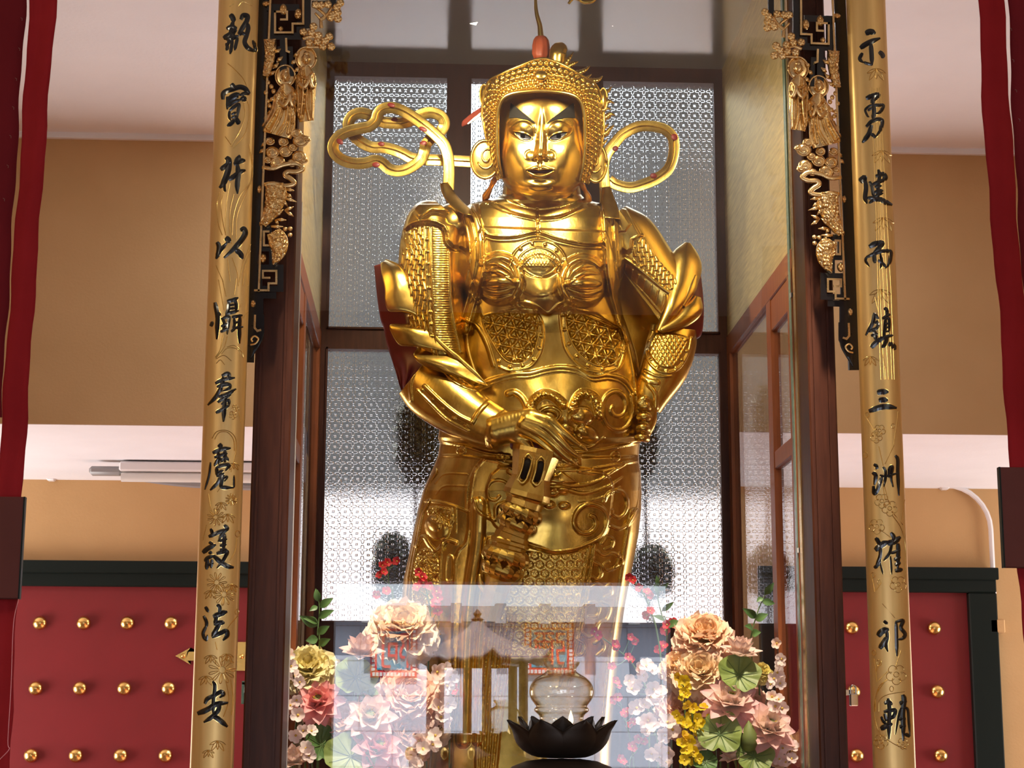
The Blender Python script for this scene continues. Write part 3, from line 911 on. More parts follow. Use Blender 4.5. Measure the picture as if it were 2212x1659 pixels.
def aloft(C, W, D0, DF, hm=None, nr=200, nc=120, back=60, expo=2.2, smooth=True, nback=12, caps=True, level=False):
    """loft along an axis in the u,v plane: C axis points, W half widths, D0 mid depth, DF forward bulge"""
    C = np.asarray(C, float); k = len(C)
    tt = np.r_[0, np.cumsum(np.hypot(*np.diff(C, axis=0).T))]; tt /= tt[-1]
    t = np.linspace(0, 1, nr)
    if k > 2 and smooth:
        Cs = cr(C, 24); ts = np.r_[0, np.cumsum(np.hypot(*np.diff(Cs, axis=0).T))]; tk = ts[::24][:k]/ts[-1]; ts /= ts[-1]
        c = np.stack([np.interp(t, ts, Cs[:, 0]), np.interp(t, ts, Cs[:, 1])], 1)
    else:
        tk = tt; c = np.stack([np.interp(t, tt, C[:, 0]), np.interp(t, tt, C[:, 1])], 1)
    def ip(A):
        A = np.broadcast_to(np.asarray(A, float), (k,))
        if not smooth: return np.interp(t, tk, A)
        A2 = cr(np.stack([tk*1000, A], 1), 16) if k > 2 else np.stack([tk*1000, A], 1)
        return np.interp(t*1000, A2[:, 0], A2[:, 1])
    w, d0, df, bk = ip(W), ip(D0), ip(DF), ip(back)
    T = np.gradient(c, axis=0); T /= np.linalg.norm(T, axis=1, keepdims=True)+1e-9
    Nn = np.stack([T[:, 1], -T[:, 0]], 1)          # for a downward axis this points to +u
    if level: Nn[:] = (1.0, 0.0)
    ph = np.linspace(-math.pi/2, math.pi/2, nc); s = np.sin(ph)
    prof = np.clip(1-np.abs(s)**expo, 0, 1)**(1/2.0)
    u = c[:, 0:1]+w[:, None]*s*Nn[:, 0:1]; v = c[:, 1:2]+w[:, None]*s*Nn[:, 1:2]
    d = d0[:, None]+df[:, None]*prof
    if hm is not None: d = d+hm(u, v)*np.clip(prof*2.2, 0, 1)
    pb = np.linspace(math.pi/2, 3*math.pi/2, nback+2)[1:-1]; sb = np.sin(pb)
    ub = c[:, 0:1]+w[:, None]*sb*Nn[:, 0:1]; vb = c[:, 1:2]+w[:, None]*sb*Nn[:, 1:2]
    db = d0[:, None]-bk[:, None]*np.sqrt(np.clip(1-sb**2, 0, 1))
    P = np.stack([np.hstack([u, ub]), np.hstack([v, vb]), np.hstack([d, db])], -1)
    n = P.shape[1]
    Fs = grid_faces(nr, n, True)
    V = P.reshape(-1, 3)
    if caps:
        b = len(V); V = np.vstack([V, P[0].mean(0)[None], P[-1].mean(0)[None]])
        j = np.arange(n); j2 = (j+1) % n
        Fs = np.vstack([Fs, np.stack([j, j2, np.full(n, b), np.full(n, b)], 1)[:, [1, 0, 2, 2]], np.stack([(nr-1)*n+j, (nr-1)*n+j2, np.full(n, b+1), np.full(n, b+1)], 1)])
        tri = Fs[-2*n:, :3]; quads = Fs[:-2*n]
        return V, [list(map(int, f)) for f in quads]+[list(map(int, f)) for f in tri] if nr*n < 4000 else (V, np.vstack([quads, np.stack([tri[:, 0], tri[:, 1], tri[:, 2], tri[:, 2]], 1)]))[1]
    return V, Fs


def fix_quads(Fs):
    """split degenerate quads (cap triangles) from true quads"""
    if not isinstance(Fs, np.ndarray): return Fs
    deg = Fs[:, 2] == Fs[:, 3]
    if not deg.any(): return Fs
    q = Fs[~deg]; tri = Fs[deg][:, :3]
    return np.vstack([np.vstack([q[:, [0, 1, 2]], q[:, [0, 2, 3]]]), tri])


def sobj(name, P, Fs, m, parent, **kw):
    """link a mesh given in statue space"""
    return obj(name, S3a(P), fix_quads(Fs), m, parent, **kw)


def sheet(A, B, n=8, m=14, bulge=0.0, thick=4, rip=None):
    """thick curved sheet between two edge curves (u, v, d)"""
    A = cr(A, n); B = cr(B, n); k = min(len(A), len(B))
    t = np.linspace(0, 1, m)[None, :, None]
    P = A[:k, None]*(1-t)+B[:k, None]*t
    P[..., 2] += bulge*np.sin(math.pi*t[..., 0])
    if rip is not None: P[..., 2] += rip(np.linspace(0, 1, k)[:, None], t[0, :, 0][None])
    nr, nc = P.shape[:2]
    V = np.vstack([P.reshape(-1, 3), (P-np.array([0, 0, thick])).reshape(-1, 3)])
    b = nr*nc; Fq = grid_faces(nr, nc)
    e = [[i, i+1, b+i+1, b+i] for i in range(nc-1)]+[[(nr-1)*nc+i+1, (nr-1)*nc+i, b+(nr-1)*nc+i, b+(nr-1)*nc+i+1] for i in range(nc-1)]
    e += [[(i+1)*nc, i*nc, b+i*nc, b+(i+1)*nc] for i in range(nr-1)]+[[i*nc+nc-1, (i+1)*nc+nc-1, b+(i+1)*nc+nc-1, b+i*nc+nc-1] for i in range(nr-1)]
    return V, np.vstack([Fq[:, ::-1], Fq+b, np.array(e)])


def stube(P, r, n=10, taper=None, smooth=6, flat=1.0):
    """tube in statue space"""
    P = cr(P, smooth) if smooth and len(P) > 2 else np.asarray(P, float)
    rr = r*np.interp(np.linspace(0, 1, len(P)), np.linspace(0, 1, len(taper)), taper) if taper is not None else np.full(len(P), float(r))
    T = np.gradient(P, axis=0); T /= np.linalg.norm(T, axis=1, keepdims=True)+1e-9
    ref = np.array([0, 0, 1.0]); N = np.zeros_like(P); nn = ref
    for i in range(len(P)):
        q = nn-T[i]*(nn@T[i])
        if np.linalg.norm(q) < 1e-2: q = np.cross(T[i], [1, 0, 0.0])
        nn = q/np.linalg.norm(q); N[i] = nn
    B = np.cross(T, N); a = np.linspace(0, 2*math.pi, n, endpoint=False)
    V = P[:, None]+rr[:, None, None]*(np.cos(a)[None, :, None]*N[:, None]*flat+np.sin(a)[None, :, None]*B[:, None])
    k = len(P)
    Fs = [[i*n+j, i*n+(j+1) % n, (i+1)*n+(j+1) % n, (i+1)*n+j] for i in range(k-1) for j in range(n)]+[list(range(n-1, -1, -1)), [(k-1)*n+j for j in range(n)]]
    return V.reshape(-1, 3), Fs


def sball(c, ru, rv, rd, n=12):
    V, Fs = lathe_mesh([(max(math.sin(a), 1e-3), -math.cos(a)) for a in np.linspace(0, math.pi, n)], 2*n)
    return np.stack([V[:, 0]*ru, V[:, 2]*rv, V[:, 1]*rd], 1)+np.array(c, float), [f[::-1] for f in Fs]


class SM:
    """several shapes of one part, in statue space"""
    def __init__(s): s.V = []; s.F = []; s.n = 0
    def add(s, VF):
        V, Fs = VF
        if isinstance(Fs, np.ndarray): Fs = fix_quads(Fs).tolist()
        s.V.append(np.asarray(V, float)); s.F += [[i+s.n for i in f] for f in Fs]; s.n += len(V); return s
    def build(s, name, m, parent, **kw): return obj(name, S3a(np.vstack(s.V)), s.F, m, parent, **kw)


def surface_nets(val, org, h):
    """mesh the zero level of a sampled distance field"""
    s = val < 0; nx, ny, nz = val.shape
    acc = np.zeros((nx-1, ny-1, nz-1, 3)); cnt = np.zeros((nx-1, ny-1, nz-1))
    I, J, K = np.meshgrid(np.arange(nx-1), np.arange(ny-1), np.arange(nz-1), indexing='ij')
    base = np.stack([I, J, K], -1).astype(float)
    cor = [(a, b, c) for a in (0, 1) for b in (0, 1) for c in (0, 1)]
    g = {c: val[c[0]:nx-1+c[0], c[1]:ny-1+c[1], c[2]:nz-1+c[2]] for c in cor}
    for c in cor:
        for ax in range(3):
            if c[ax]: continue
            c2 = list(c); c2[ax] = 1; c2 = tuple(c2)
            a, b = g[c], g[c2]; m = (a < 0) != (b < 0)
            t = np.where(m, a/(a-b+1e-12), 0)
            p = np.array(c, float)
            acc[m] += p; acc[..., ax][m] += t[m]; cnt[m] += 1
    act = cnt > 0; idx = np.full(act.shape, -1); idx[act] = np.arange(act.sum())
    V = (base[act]+acc[act]/cnt[act][:, None])*h+np.array(org)
    Fs = []
    for ax in range(3):
        sl = [slice(1, -1)]*3; sl[ax] = slice(0, -1); sl2 = [slice(1, -1)]*3; sl2[ax] = slice(1, None)
        a, b = s[tuple(sl)], s[tuple(sl2)]
        o1, o2 = [i for i in range(3) if i != ax]
        for flip, m in ((False, a & ~b), (True, ~a & b)):
            p = np.argwhere(m); p[:, o1] += 1; p[:, o2] += 1
            q = []
            for d1, d2 in ((0, 0), (1, 0), (1, 1), (0, 1)):
                r = p.copy(); r[:, o1] -= d1; r[:, o2] -= d2; q.append(idx[r[:, 0], r[:, 1], r[:, 2]])
            q = np.stack(q, 1)
            if flip ^ (ax == 1): q = q[:, ::-1]
            Fs.append(q)
    Fs = np.vstack(Fs)
    return V, Fs[(Fs >= 0).all(1)]


class SDF:
    def __init__(s, lo, hi, h):
        s.lo = np.array(lo, float); s.h = h
        n = ((np.array(hi)-s.lo)/h).astype(int)+1
        s.X, s.Y, s.Z = np.meshgrid(*[s.lo[i]+np.arange(n[i])*h for i in range(3)], indexing='ij')
        s.d = np.full(tuple(n), 1e3)
    def cap(s, pts, rs, k=6.0, smooth=5):
        P = np.column_stack([np.asarray(pts, float), np.asarray(rs, float)])
        if len(P) > 2: P = cr(P, smooth)
        dd = np.full(s.d.shape, 1e3)
        for a, b in zip(P[:-1], P[1:]):
            w = b[:3]-a[:3]; L = w@w+1e-9
            t = np.clip(((s.X-a[0])*w[0]+(s.Y-a[1])*w[1]+(s.Z-a[2])*w[2])/L, 0, 1)
            q = np.sqrt((s.X-a[0]-t*w[0])**2+(s.Y-a[1]-t*w[1])**2+(s.Z-a[2]-t*w[2])**2)-(a[3]+t*(b[3]-a[3]))
            dd = np.minimum(dd, q)
        if k > 0:
            hh = np.clip(k-np.abs(s.d-dd), 0, None)/k
            s.d = np.minimum(s.d, dd)-hh*hh*k*0.25
        else: s.d = np.minimum(s.d, dd)
        return s
    def mesh(s): return surface_nets(s.d, s.lo, s.h)
# ------------------------------------------------------------------ the golden guardian statue
G = M['gold']
c0 = S3(1130, 1740, 0)
statue = thing('guardian_statue', 'large golden statue of an armoured guardian in a studded helmet standing in the glass cabinet', 'statue', (c0[0], YS, ZCF))

# ---- body: torso, belt and skirt as one surface
rows = np.array([  # v, left, right, mid depth, bulge
 (372, 1092, 1248, 40, 60), (420, 1085, 1255, 35, 72), (428, 1072, 1262, 34, 74), (434, 1040, 1276, 30, 76), (440, 1016, 1300, 26, 80), (452, 1000, 1318, 24, 92), (470, 984, 1335, 22, 104),
 (490, 977, 1346, 20, 114), (520, 972, 1352, 18, 126), (560, 973, 1352, 16, 138), (600, 984, 1346, 14, 144), (640, 998, 1340, 12, 142), (680, 990, 1346, 10, 138), (720, 984, 1360, 10, 138),
 (760, 980, 1372, 10, 142), (800, 980, 1382, 10, 148), (840, 980, 1390, 10, 156), (880, 965, 1396, 10, 162), (920, 950, 1398, 10, 162), (945, 946, 1396, 10, 156), (958, 950, 1382, 8, 146), (985, 946, 1380, 8, 144),
 (1000, 940, 1381, 8, 146), (1020, 931, 1384, 6, 150), (1060, 914, 1386, 4, 154), (1100, 903, 1385, 2, 154), (1150, 893, 1380, 0, 152), (1200, 883, 1371, 3, 150), (1250, 872, 1361, 10, 148), (1320, 866, 1348, 20, 145), (1420, 862, 1335, 34, 142), (1560, 860, 1322, 54, 140), (1690, 858, 1316, 72, 138)], float)
h = HM(850, 370, 1410, 1695)
# collars
h.tube([(1088, 404), (1108, 424), (1140, 437), (1168, 441), (1205, 436), (1235, 424), (1252, 408)], 12, 6)
h.tube([(1044, 429), (1075, 446), (1110, 462), (1160, 473), (1205, 470), (1245, 455), (1275, 438)], 5, 4)
h.tube([(1055, 424), (1085, 437), (1120, 452), (1160, 461), (1205, 457), (1245, 440)], 8, 2)
h.tube([(1161, 452), (1162, 512)], 2.6, -7)
# upper chest plates with turned hems
h.plate([(1040, 438), (1100, 462), (1158, 476), (1158, 500), (1110, 511), (1060, 510), (1042, 498), (1038, 465)], 6, 4)
h.plate([(1166, 476), (1210, 472), (1270, 445), (1302, 452), (1304, 525), (1260, 526), (1210, 516), (1166, 501)], 6, 4)
h.tube([(1046, 512), (1070, 519), (1115, 518), (1161, 509), (1205, 524), (1255, 534), (1300, 536)], 3, 4)
h.tube([(1046, 498), (1060, 508), (1110, 510), (1160, 500), (1208, 515), (1258, 525), (1300, 524)], 2, 2.5)
# mirror fan with eye
h.dome((1163, 580), 66, 62, 6)
h.tube([(1102, 572), (1112, 545), (1135, 526), (1163, 519), (1195, 526), (1216, 545), (1226, 572)], 2.6, 4)
h.tube([(1116, 575), (1125, 553), (1143, 539), (1163, 535), (1186, 540), (1203, 553), (1212, 574)], 2.2, 4)
h.beads([(1109, 560), (1122, 540), (1142, 528), (1163, 526), (1187, 531), (1207, 545), (1219, 562)], 4, 5, 6)
h.pattern([(1118, 575), (1128, 553), (1146, 541), (1163, 537), (1184, 542), (1201, 555), (1210, 575)], scales(7, 5), 4, 2)
h.dome((1164, 574), 41, 24, 15)
h.tube([(1124, 576), (1145, 556), (1164, 550), (1185, 556), (1206, 573)], 2.5, 4)
h.tube([(1124, 576), (1145, 592), (1166, 598), (1190, 590), (1206, 573)], 2.5, 4)
# breast shells, ringed and ridged
for sx, cu, cvv in ((1, 1080, 606), (-1, 1258, 610)):
    X = lambda x: cu+sx*x
    h.dome((cu, cvv), 54, 56, 34, p=0.7)
    h.tube([(X(-40), cvv-38), (X(-22), cvv-50), (X(2), cvv-55), (X(26), cvv-46), (X(42), cvv-24), (X(46), cvv+2), (X(38), cvv+28), (X(26), cvv+46)], 8, 13)
    h.dome((X(0), cvv+3), 42, 12, 15, p=0.6)
    h.tube([(X(-36), cvv-18), (X(-8), cvv-21), (X(14), cvv-12), (X(27), cvv+2)], 6.5, 12, taper=[.25, 1, 1, .35])
    h.tube([(X(-28), cvv-35), (X(-4), cvv-37), (X(16), cvv-27), (X(30), cvv-9)], 6.5, 12, taper=[.25, 1, 1, .35])
    h.tube([(X(-40), cvv+17), (X(-6), cvv+26), (X(30), cvv+15)], 6.5, 12, taper=[.3, 1, .4])
    h.tube([(X(-36), cvv+34), (X(-8), cvv+42), (X(24), cvv+33)], 6, 11, taper=[.3, 1, .4])
# beast muzzle between them
h.gauss((1178, 640), 44, 34, 22)
h.plate([(1128, 588), (1150, 597), (1180, 599), (1206, 588), (1216, 615), (1232, 650), (1210, 657), (1184, 677), (1160, 662), (1120, 652), (1134, 615)], 14, 5)
h.tube([(1118, 652), (1140, 654), (1160, 663), (1184, 678), (1208, 658), (1234, 650)], 4, 5)
h.tube([(1112, 646), (1120, 662), (1138, 672), (1160, 676)], 5, 7); h.tube([(1240, 646), (1232, 660), (1216, 670)], 5, 7)
# lower hem of the breast armour
h.plate([(1010, 560), (1030, 640), (1042, 684), (1080, 674), (1116, 664), (1160, 668), (1184, 678), (1220, 664), (1290, 678), (1345, 712), (1340, 600), (1310, 500), (1040, 490)], 10, 4, 0)
h.tube([(1014, 632), (1034, 660), (1046, 686), (1082, 676), (1112, 664)], 3, 4); h.tube([(1228, 664), (1290, 682), (1345, 712)], 3, 4)
# mail ovals
mail = trilattice(21, 3.4, 12)
for P, Q, rim in (([(1044, 688), (1085, 676), (1116, 672), (1152, 672), (1162, 700), (1160, 735), (1146, 770), (1120, 784), (1092, 776), (1066, 740)], [(1150, 662), (1168, 690), (1174, 725), (1168, 760), (1150, 788), (1128, 797), (1100, 800), (1080, 793)], [(1160, 672), (1168, 705), (1167, 745), (1152, 778), (1128, 790), (1100, 792), (1078, 780)]),
               ([(1226, 670), (1270, 684), (1315, 704), (1344, 715), (1346, 748), (1332, 780), (1300, 790), (1266, 776), (1240, 745), (1226, 710)], [(1208, 668), (1212, 710), (1222, 755), (1250, 790), (1285, 803), (1318, 803), (1340, 790), (1352, 748)], [(1217, 680), (1222, 725), (1240, 762), (1266, 786), (1298, 797), (1330, 790), (1348, 760)])):
    h.plate(P, -8, 3); h.pattern(P, mail, 11, 5)
    h.tube(Q, 3, 4); h.tube(P, 2.5, 4, closed=True)
    h.beads(rim, 4, 5, 8)
# belly plate and beast face
h.tube([(1000, 845), (1035, 832), (1066, 820), (1109, 808), (1144, 806), (1180, 797), (1212, 793), (1247, 798), (1281, 813), (1315, 810), (1350, 821), (1372, 850)], 5, 7)
h.tube([(1010, 852), (1066, 828), (1109, 816), (1144, 814), (1180, 805), (1212, 801), (1247, 806), (1281, 821), (1315, 818), (1345, 828), (1364, 855), (1370, 890)], 3, 4)
h.gauss((1215, 895), 110, 75, 22)
for P in ([(1145, 890), (1152, 868), (1172, 852), (1196, 856), (1217, 874)], [(1238, 884), (1246, 862), (1262, 850), (1286, 862), (1296, 897)]):
    h.tube(P, 11, 11)
    Q = np.array(P, float); cc = Q.mean(0)
    for q, n in ((0.86, 9), (1.0, 11), (1.14, 12)): h.beads((Q-cc)*q+cc, 4.2, 5, n)
h.dome((1187, 895), 28, 19, 6); h.plate([(1162, 900), (1175, 886), (1192, 882), (1209, 892), (1203, 906), (1183, 910)], -14, 4); h.dome((1186, 897), 17, 10, 13, 8)
h.tube([(1160, 901), (1172, 884), (1192, 880), (1210, 890), (1204, 907), (1182, 912)], 2.5, 4, closed=True)
h.dome((1258, 898), 25, 21, 19); h.tube([(1232, 905), (1240, 886), (1258, 880), (1276, 886), (1284, 900)], 3, 4)
h.gauss((1222, 900), 13, 26, 9)
h.dome((1268, 938), 27, 20, 19, 30); h.dome((1247, 948), 10, 10, 14); h.dome((1225, 930), 18, 13, 10); h.tube([(1212, 955), (1240, 966), (1275, 966), (1305, 945)], 3, 4)
sp = [(1324, 878), (1320, 886), (1327, 897), (1341, 899), (1352, 888), (1354, 868), (1343, 850), (1326, 846), (1310, 856), (1302, 876), (1304, 900), (1314, 920), (1332, 930), (1352, 925), (1366, 905), (1370, 880), (1366, 855)]
h.tube(sp, 5, 8, taper=[.7, .8, 1, 1, 1, 1])
h.tube([(1098, 850), (1112, 848), (1126, 858), (1136, 876), (1140, 896)], 7, 9)
# side seam of the body armour, right
h.tube([(1342, 700), (1356, 720), (1366, 770), (1378, 850), (1388, 925), (1384, 950)], 5, 9); h.tube([(1352, 700), (1366, 740), (1378, 800), (1392, 900)], 4, 7)
h.tube([(1004, 690), (1030, 705), (1050, 740), (1066, 790)], 5, 7); h.tube([(1004, 700), (1010, 760), (1030, 820)], 4, 4)
# belt
h.tube([(948, 954), (996, 962), (1050, 978), (1100, 984)], 3, 5); h.tube([(1240, 978), (1300, 972), (1376, 956)], 3, 5)
h.tube([(944, 984), (1000, 985), (1046, 992), (1110, 1004)], 3, 4); h.tube([(1200, 1016), (1258, 1015), (1320, 1006), (1380, 995)], 3, 4)
for cc in ((1081, 988), (1330, 986), (996, 972)):
    h.dome(cc, 7, 7, 3); h.tube([(cc[0]+9*math.cos(a), cc[1]+9*math.sin(a)) for a in np.linspace(0, 6.2, 10)[:-1]], 2, 3.5, closed=True)
h.plate([(1196, 988), (1252, 982), (1254, 1004), (1200, 1012)], 8, 3, 0); h.pattern([(1198, 990), (1250, 984), (1252, 1002), (1202, 1010)], scales(6, 5), 5, 2, 0)
# skirt: front panel stands proud of the side skirts
FR = [(1046, 990), (1024, 1021), (1016, 1067), (1013, 1110), (1012, 1140), (1006, 1172), (990, 1190), (982, 1215), (981, 1260), (978, 1400), (975, 1700), (1400, 1700), (1400, 985), (1200, 990)]
h.plate(FR, 12, 6, 0)
h.tube(FR[:10], 3.5, 5)
h.tube([(1028, 1010), (1010, 1050), (1008, 1100)], 3, 3)
for y in (1004, 1030): h.tube([(940, y+40), (960, y+20), (1010, y+20)], 1.5, 1)
h.tube([(918, 1082), (950, 1085), (985, 1095), (1012, 1106)], 3, 4)
h.pattern([(925, 1095), (975, 1100), (975, 1140), (930, 1120)], curls(5, 2), 6, 3)
h.tube([(985, 1098), (985, 1150)], 2, 3); h.tube([(976, 1098), (970, 1140)], 2, 3)
h.dome((945, 1140), 26, 30, 14, -35); h.dome((938, 1132), 13, 17, 8, -35)
h.tube([(898, 1178), (914, 1160), (930, 1180), (945, 1190), (965, 1168), (985, 1172)], 5, 7)
h.pattern([(900, 1195), (945, 1200), (940, 1300), (890, 1300)], curls(5, 3), 7, 3)
h.tube([(955, 1170), (948, 1260), (944, 1400)], 2.5, 4); h.tube([(966, 1205), (978, 1205), (976, 1250), (962, 1250)], 1.8, 3, closed=True)
# hip flap at the far left edge
h.tube([(936, 1018), (916, 1050), (902, 1100), (890, 1160), (878, 1230), (870, 1320), (866, 1500)], 9, 14); h.tube([(928, 1080), (912, 1110), (902, 1160), (888, 1240), (880, 1330)], 3, 6)
# beast snout and folds under the belt
h.gauss((1205, 1040), 34, 26, 10)
h.plate([(1212, 1018), (1236, 1036), (1244, 1042), (1212, 1043), (1180, 1040)], 10, 4, 0)
h.tube([(1176, 1044), (1212, 1046), (1250, 1049), (1290, 1040), (1325, 1018), (1350, 1004)], 4, 7, taper=[1, 1, 1, .7, .4])
h.tube([(1176, 1060), (1215, 1056), (1260, 1066), (1310, 1052), (1345, 1030)], 4, 6, taper=[1, 1, 1, .7, .3])
h.tube([(1250, 1084), (1300, 1076), (1340, 1052)], 4, 4, taper=[.5, 1, .4]); h.tube([(1100, 1018), (1120, 1030), (1134, 1048)], 6, 8)
h.tube([(1080, 1008), (1100, 1010), (1130, 1022)], 5, 6); h.tube([(1250, 1018), (1290, 1022), (1330, 1012)], 4, 4)
for c in ((1194, 1066), (1216, 1060), (1187, 1090), (1219, 1092)): h.dome(c, 13, 9, 8)
h.tube([(1098, 1070), (1096, 1046), (1078, 1037), (1060, 1042), (1052, 1058), (1056, 1076), (1070, 1080), (1079, 1072)], 3.2, 5)
h.tube([(1141, 1177), (1165, 1184), (1193, 1193), (1233, 1190), (1268, 1178), (1301, 1159), (1313, 1133), (1309, 1108), (1293, 1093), (1268, 1090), (1247, 1105), (1240, 1130), (1252, 1149), (1274, 1151), (1288, 1136), (1285, 1119), (1277, 1114)], 5, 8)
h.plate([(1080, 1010), (1300, 1020), (1320, 1100), (1302, 1158), (1268, 1177), (1233, 1188), (1193, 1190), (1130, 1172), (1060, 1120)], 9, 6)
h.gauss((1200, 1140), 70, 45, 9)
h.tube([(1306, 1083), (1317, 1064), (1342, 1061), (1355, 1078), (1354, 1102), (1340, 1118), (1325, 1113), (1323, 1102)], 3.6, 6)
h.tube([(1385, 1040), (1380, 1090), (1364, 1124), (1342, 1143), (1318, 1136)], 4, 7)
h.tube([(1024, 1078), (1030, 1100), (1050, 1115), (1070, 1122), (1072, 1095), (1090, 1085)], 4, 6)
# flowered hexagon apron with scrolled border
h.pattern([(1120, 1190), (1165, 1192), (1200, 1200), (1240, 1196), (1270, 1186), (1256, 1270), (1240, 1380), (1200, 1420), (1080, 1420), (1080, 1340), (1100, 1260)], hexflower(22), 4.5, 3, 0)
h.tube([(1274, 1181), (1262, 1250), (1240, 1360), (1210, 1480)], 3, 6); h.tube([(1286, 1178), (1275, 1250), (1255, 1360), (1228, 1480)], 3, 6); h.beads([(1280, 1180), (1268, 1250), (1248, 1360)], 3, 3, 9)
for P in ([(1300, 1175), (1312, 1160), (1325, 1165), (1322, 1180), (1308, 1186)], [(1290, 1190), (1305, 1200), (1325, 1195), (1338, 1205), (1330, 1225), (1312, 1232), (1305, 1220), (1316, 1212)], [(1284, 1215), (1296, 1222), (1300, 1240), (1290, 1252), (1280, 1246)],
          [(1330, 1225), (1345, 1215), (1338, 1195)], [(1276, 1270), (1290, 1262), (1306, 1270), (1318, 1262), (1322, 1280), (1306, 1290)], [(1262, 1310), (1280, 1300), (1296, 1310), (1290, 1330), (1272, 1332)], [(1300, 1300), (1318, 1310), (1312, 1335), (1296, 1345), (1284, 1370)],
          [(1262, 1340), (1256, 1362), (1272, 1376), (1290, 1366)], [(1246, 1380), (1262, 1392), (1258, 1412), (1240, 1418)], [(1285, 1390), (1300, 1380), (1306, 1400), (1290, 1416)]):
    h.tube(P, 3, 6)
# long folds
h.tube([(1034, 1090), (1030, 1180), (1016, 1280), (1006, 1400), (1000, 1600)], 17, 16); h.tube([(1060, 1170), (1052, 1280), (1036, 1400), (1030, 1600)], 12, 10)
h.tube([(1372, 1110), (1358, 1200), (1344, 1300), (1326, 1420), (1312, 1570)], 13, 14, p=0.6)
for k in range(5): h.tube([(1055+k*14, 1330), (1045+k*13, 1420), (1035+k*12, 1530), (1030+k*10, 1660)], 5, 7)
# shoulder straps (shawl) in ridged bands
for P, w in (([(996, 442), (1016, 470), (1028, 520), (1028, 575), (1012, 640), (994, 705)], 21), ([(1318, 452), (1322, 500), (1326, 560), (1334, 620), (1350, 680), (1362, 722)], 19)):
    h.tube(P, w, 27, p=0.3); h.tube(np.array(P, float)+[2, 0], 3, -7); h.tube(np.array(P, float)+[w-5, 0], 2.5, 4); h.tube(np.array(P, float)-[w-5, 0], 2.5, 4)
h.tube([(1046, 520), (1042, 590), (1014, 650)], 5, 6); h.dome((1022, 616), 14, 10, 10, -40)
v_, L_, R_, d0_, df_ = rows.T
V, Fs = aloft(np.stack([(L_+R_)/2, v_], 1), (R_-L_)/2, d0_, df_, h, nr=860, nc=460, back=np.full(len(rows), 120.0), smooth=False, nback=24, level=True)
sobj('body', V, Fs, G, statue)
HB = h


def body_d(u, v):
    """front depth of the body surface"""
    L = np.interp(v, v_, L_); R = np.interp(v, v_, R_); s = np.clip((u-(L+R)/2)/((R-L)/2), -1, 1)
    pr = np.sqrt(np.clip(1-np.abs(s)**2.2, 0, 1))
    return np.interp(v, v_, d0_)+np.interp(v, v_, df_)*pr+HB(u, v)*np.clip(pr*2.2, 0, 1)


# ---- viewer's left arm: padded shoulder, mail sleeve, ruffled cuff, bracer, hand
a = HM(850, 440, 1020, 810)
a.plate([(850, 440), (850, 500), (872, 496), (889, 483), (916, 476), (943, 480), (959, 488), (966, 502), (968, 518), (981, 531), (998, 533), (1020, 530), (1020, 440)], 13, 4, 0)
a.plate([(880, 440), (905, 470), (932, 453), (959, 456), (981, 469), (996, 482), (1004, 498), (1020, 500), (1020, 440)], 11, 4, 0)
a.tube([(870, 503), (888, 490), (915, 483), (940, 486), (954, 494), (960, 506), (963, 524), (978, 538), (998, 540)], 4, -5)
a.tube([(908, 476), (932, 461), (956, 464), (976, 476), (990, 490), (998, 504)], 4, -5)
a.tube([(872, 496), (889, 483), (916, 476), (943, 480), (959, 488), (966, 502), (968, 518), (981, 531), (998, 533)], 2.5, 3)
a.pattern([(855, 495), (890, 486), (914, 482), (917, 540), (922, 634), (926, 700), (900, 760), (850, 640)], flames(10), 9, 3, 0)
a.tube([(916, 480), (917, 540), (922, 634), (928, 720), (935, 760)], 2, 5); a.tube([(928, 482), (929, 540), (934, 634), (939, 720), (946, 770)], 2, 5)
a.beads([(922, 490), (923, 540), (928, 634), (933, 720), (938, 752)], 3.4, 5, 11)
a.pattern([(931, 486), (960, 492), (964, 520), (969, 540), (972, 642), (978, 697), (994, 759), (960, 765), (940, 720), (934, 634)], ribs(5.2), 2.6, 3, 0)
a.gauss((950, 600), 22, 120, 6)
a.tube([(972, 545), (975, 640), (984, 700), (998, 760)], 4, 6)
V, Fs = aloft([(957, 446), (940, 470), (936, 500), (932, 560), (934, 620), (940, 690), (955, 750), (972, 805)], [22, 54, 66, 71, 69, 62, 52, 44], [36, 40, 44, 50, 56, 60, 66, 72], [40, 54, 64, 70, 70, 66, 60, 54], a, nr=240, nc=150, back=60)
sobj('upper_arm', V, Fs, G, statue)
V, Fs = sball((980, 480, 40), 46, 42, 58, 18)
sobj('shoulder_pad', V, Fs, G, statue)
# ruffled cuff of the wide sleeve
E1 = [(836, 561, 44), (866, 576, 84), (884, 604, 100), (898, 638, 108), (907, 664, 112), (912, 684, 114), (917, 696, 116), (926, 709, 120), (937, 722, 124), (951, 738, 128), (966, 752, 132), (981, 765, 136), (992, 774, 138), (1003, 784, 142), (1015, 795, 146), (1030, 808, 150), (1046, 824, 154), (1056, 834, 154)]
E2 = [(822, 568, 52), (824, 590, 84), (831, 625, 102), (832, 655, 106), (842, 673, 106), (868, 675, 92), (896, 690, 60), (880, 699, 78), (843, 701, 106), (848, 725, 112), (866, 747, 112), (886, 739, 98), (906, 728, 66), (905, 746, 92), (893, 769, 122), (918, 792, 130), (968, 809, 140), (1040, 830, 154)]
V, Fs = sheet(E1, E2, 8, 18, bulge=9, thick=6)
sobj('sleeve_ruffle', V, Fs, G, statue)
V, Fs = stube([(p[0]-3, p[1]+1, p[2]-1) for p in E1], 8, 10, taper=[.4, .9, 1, .9, .8, .9, 1, 1, .8, .3], flat=.55)
sobj('sleeve_hem', V, Fs, G, statue)
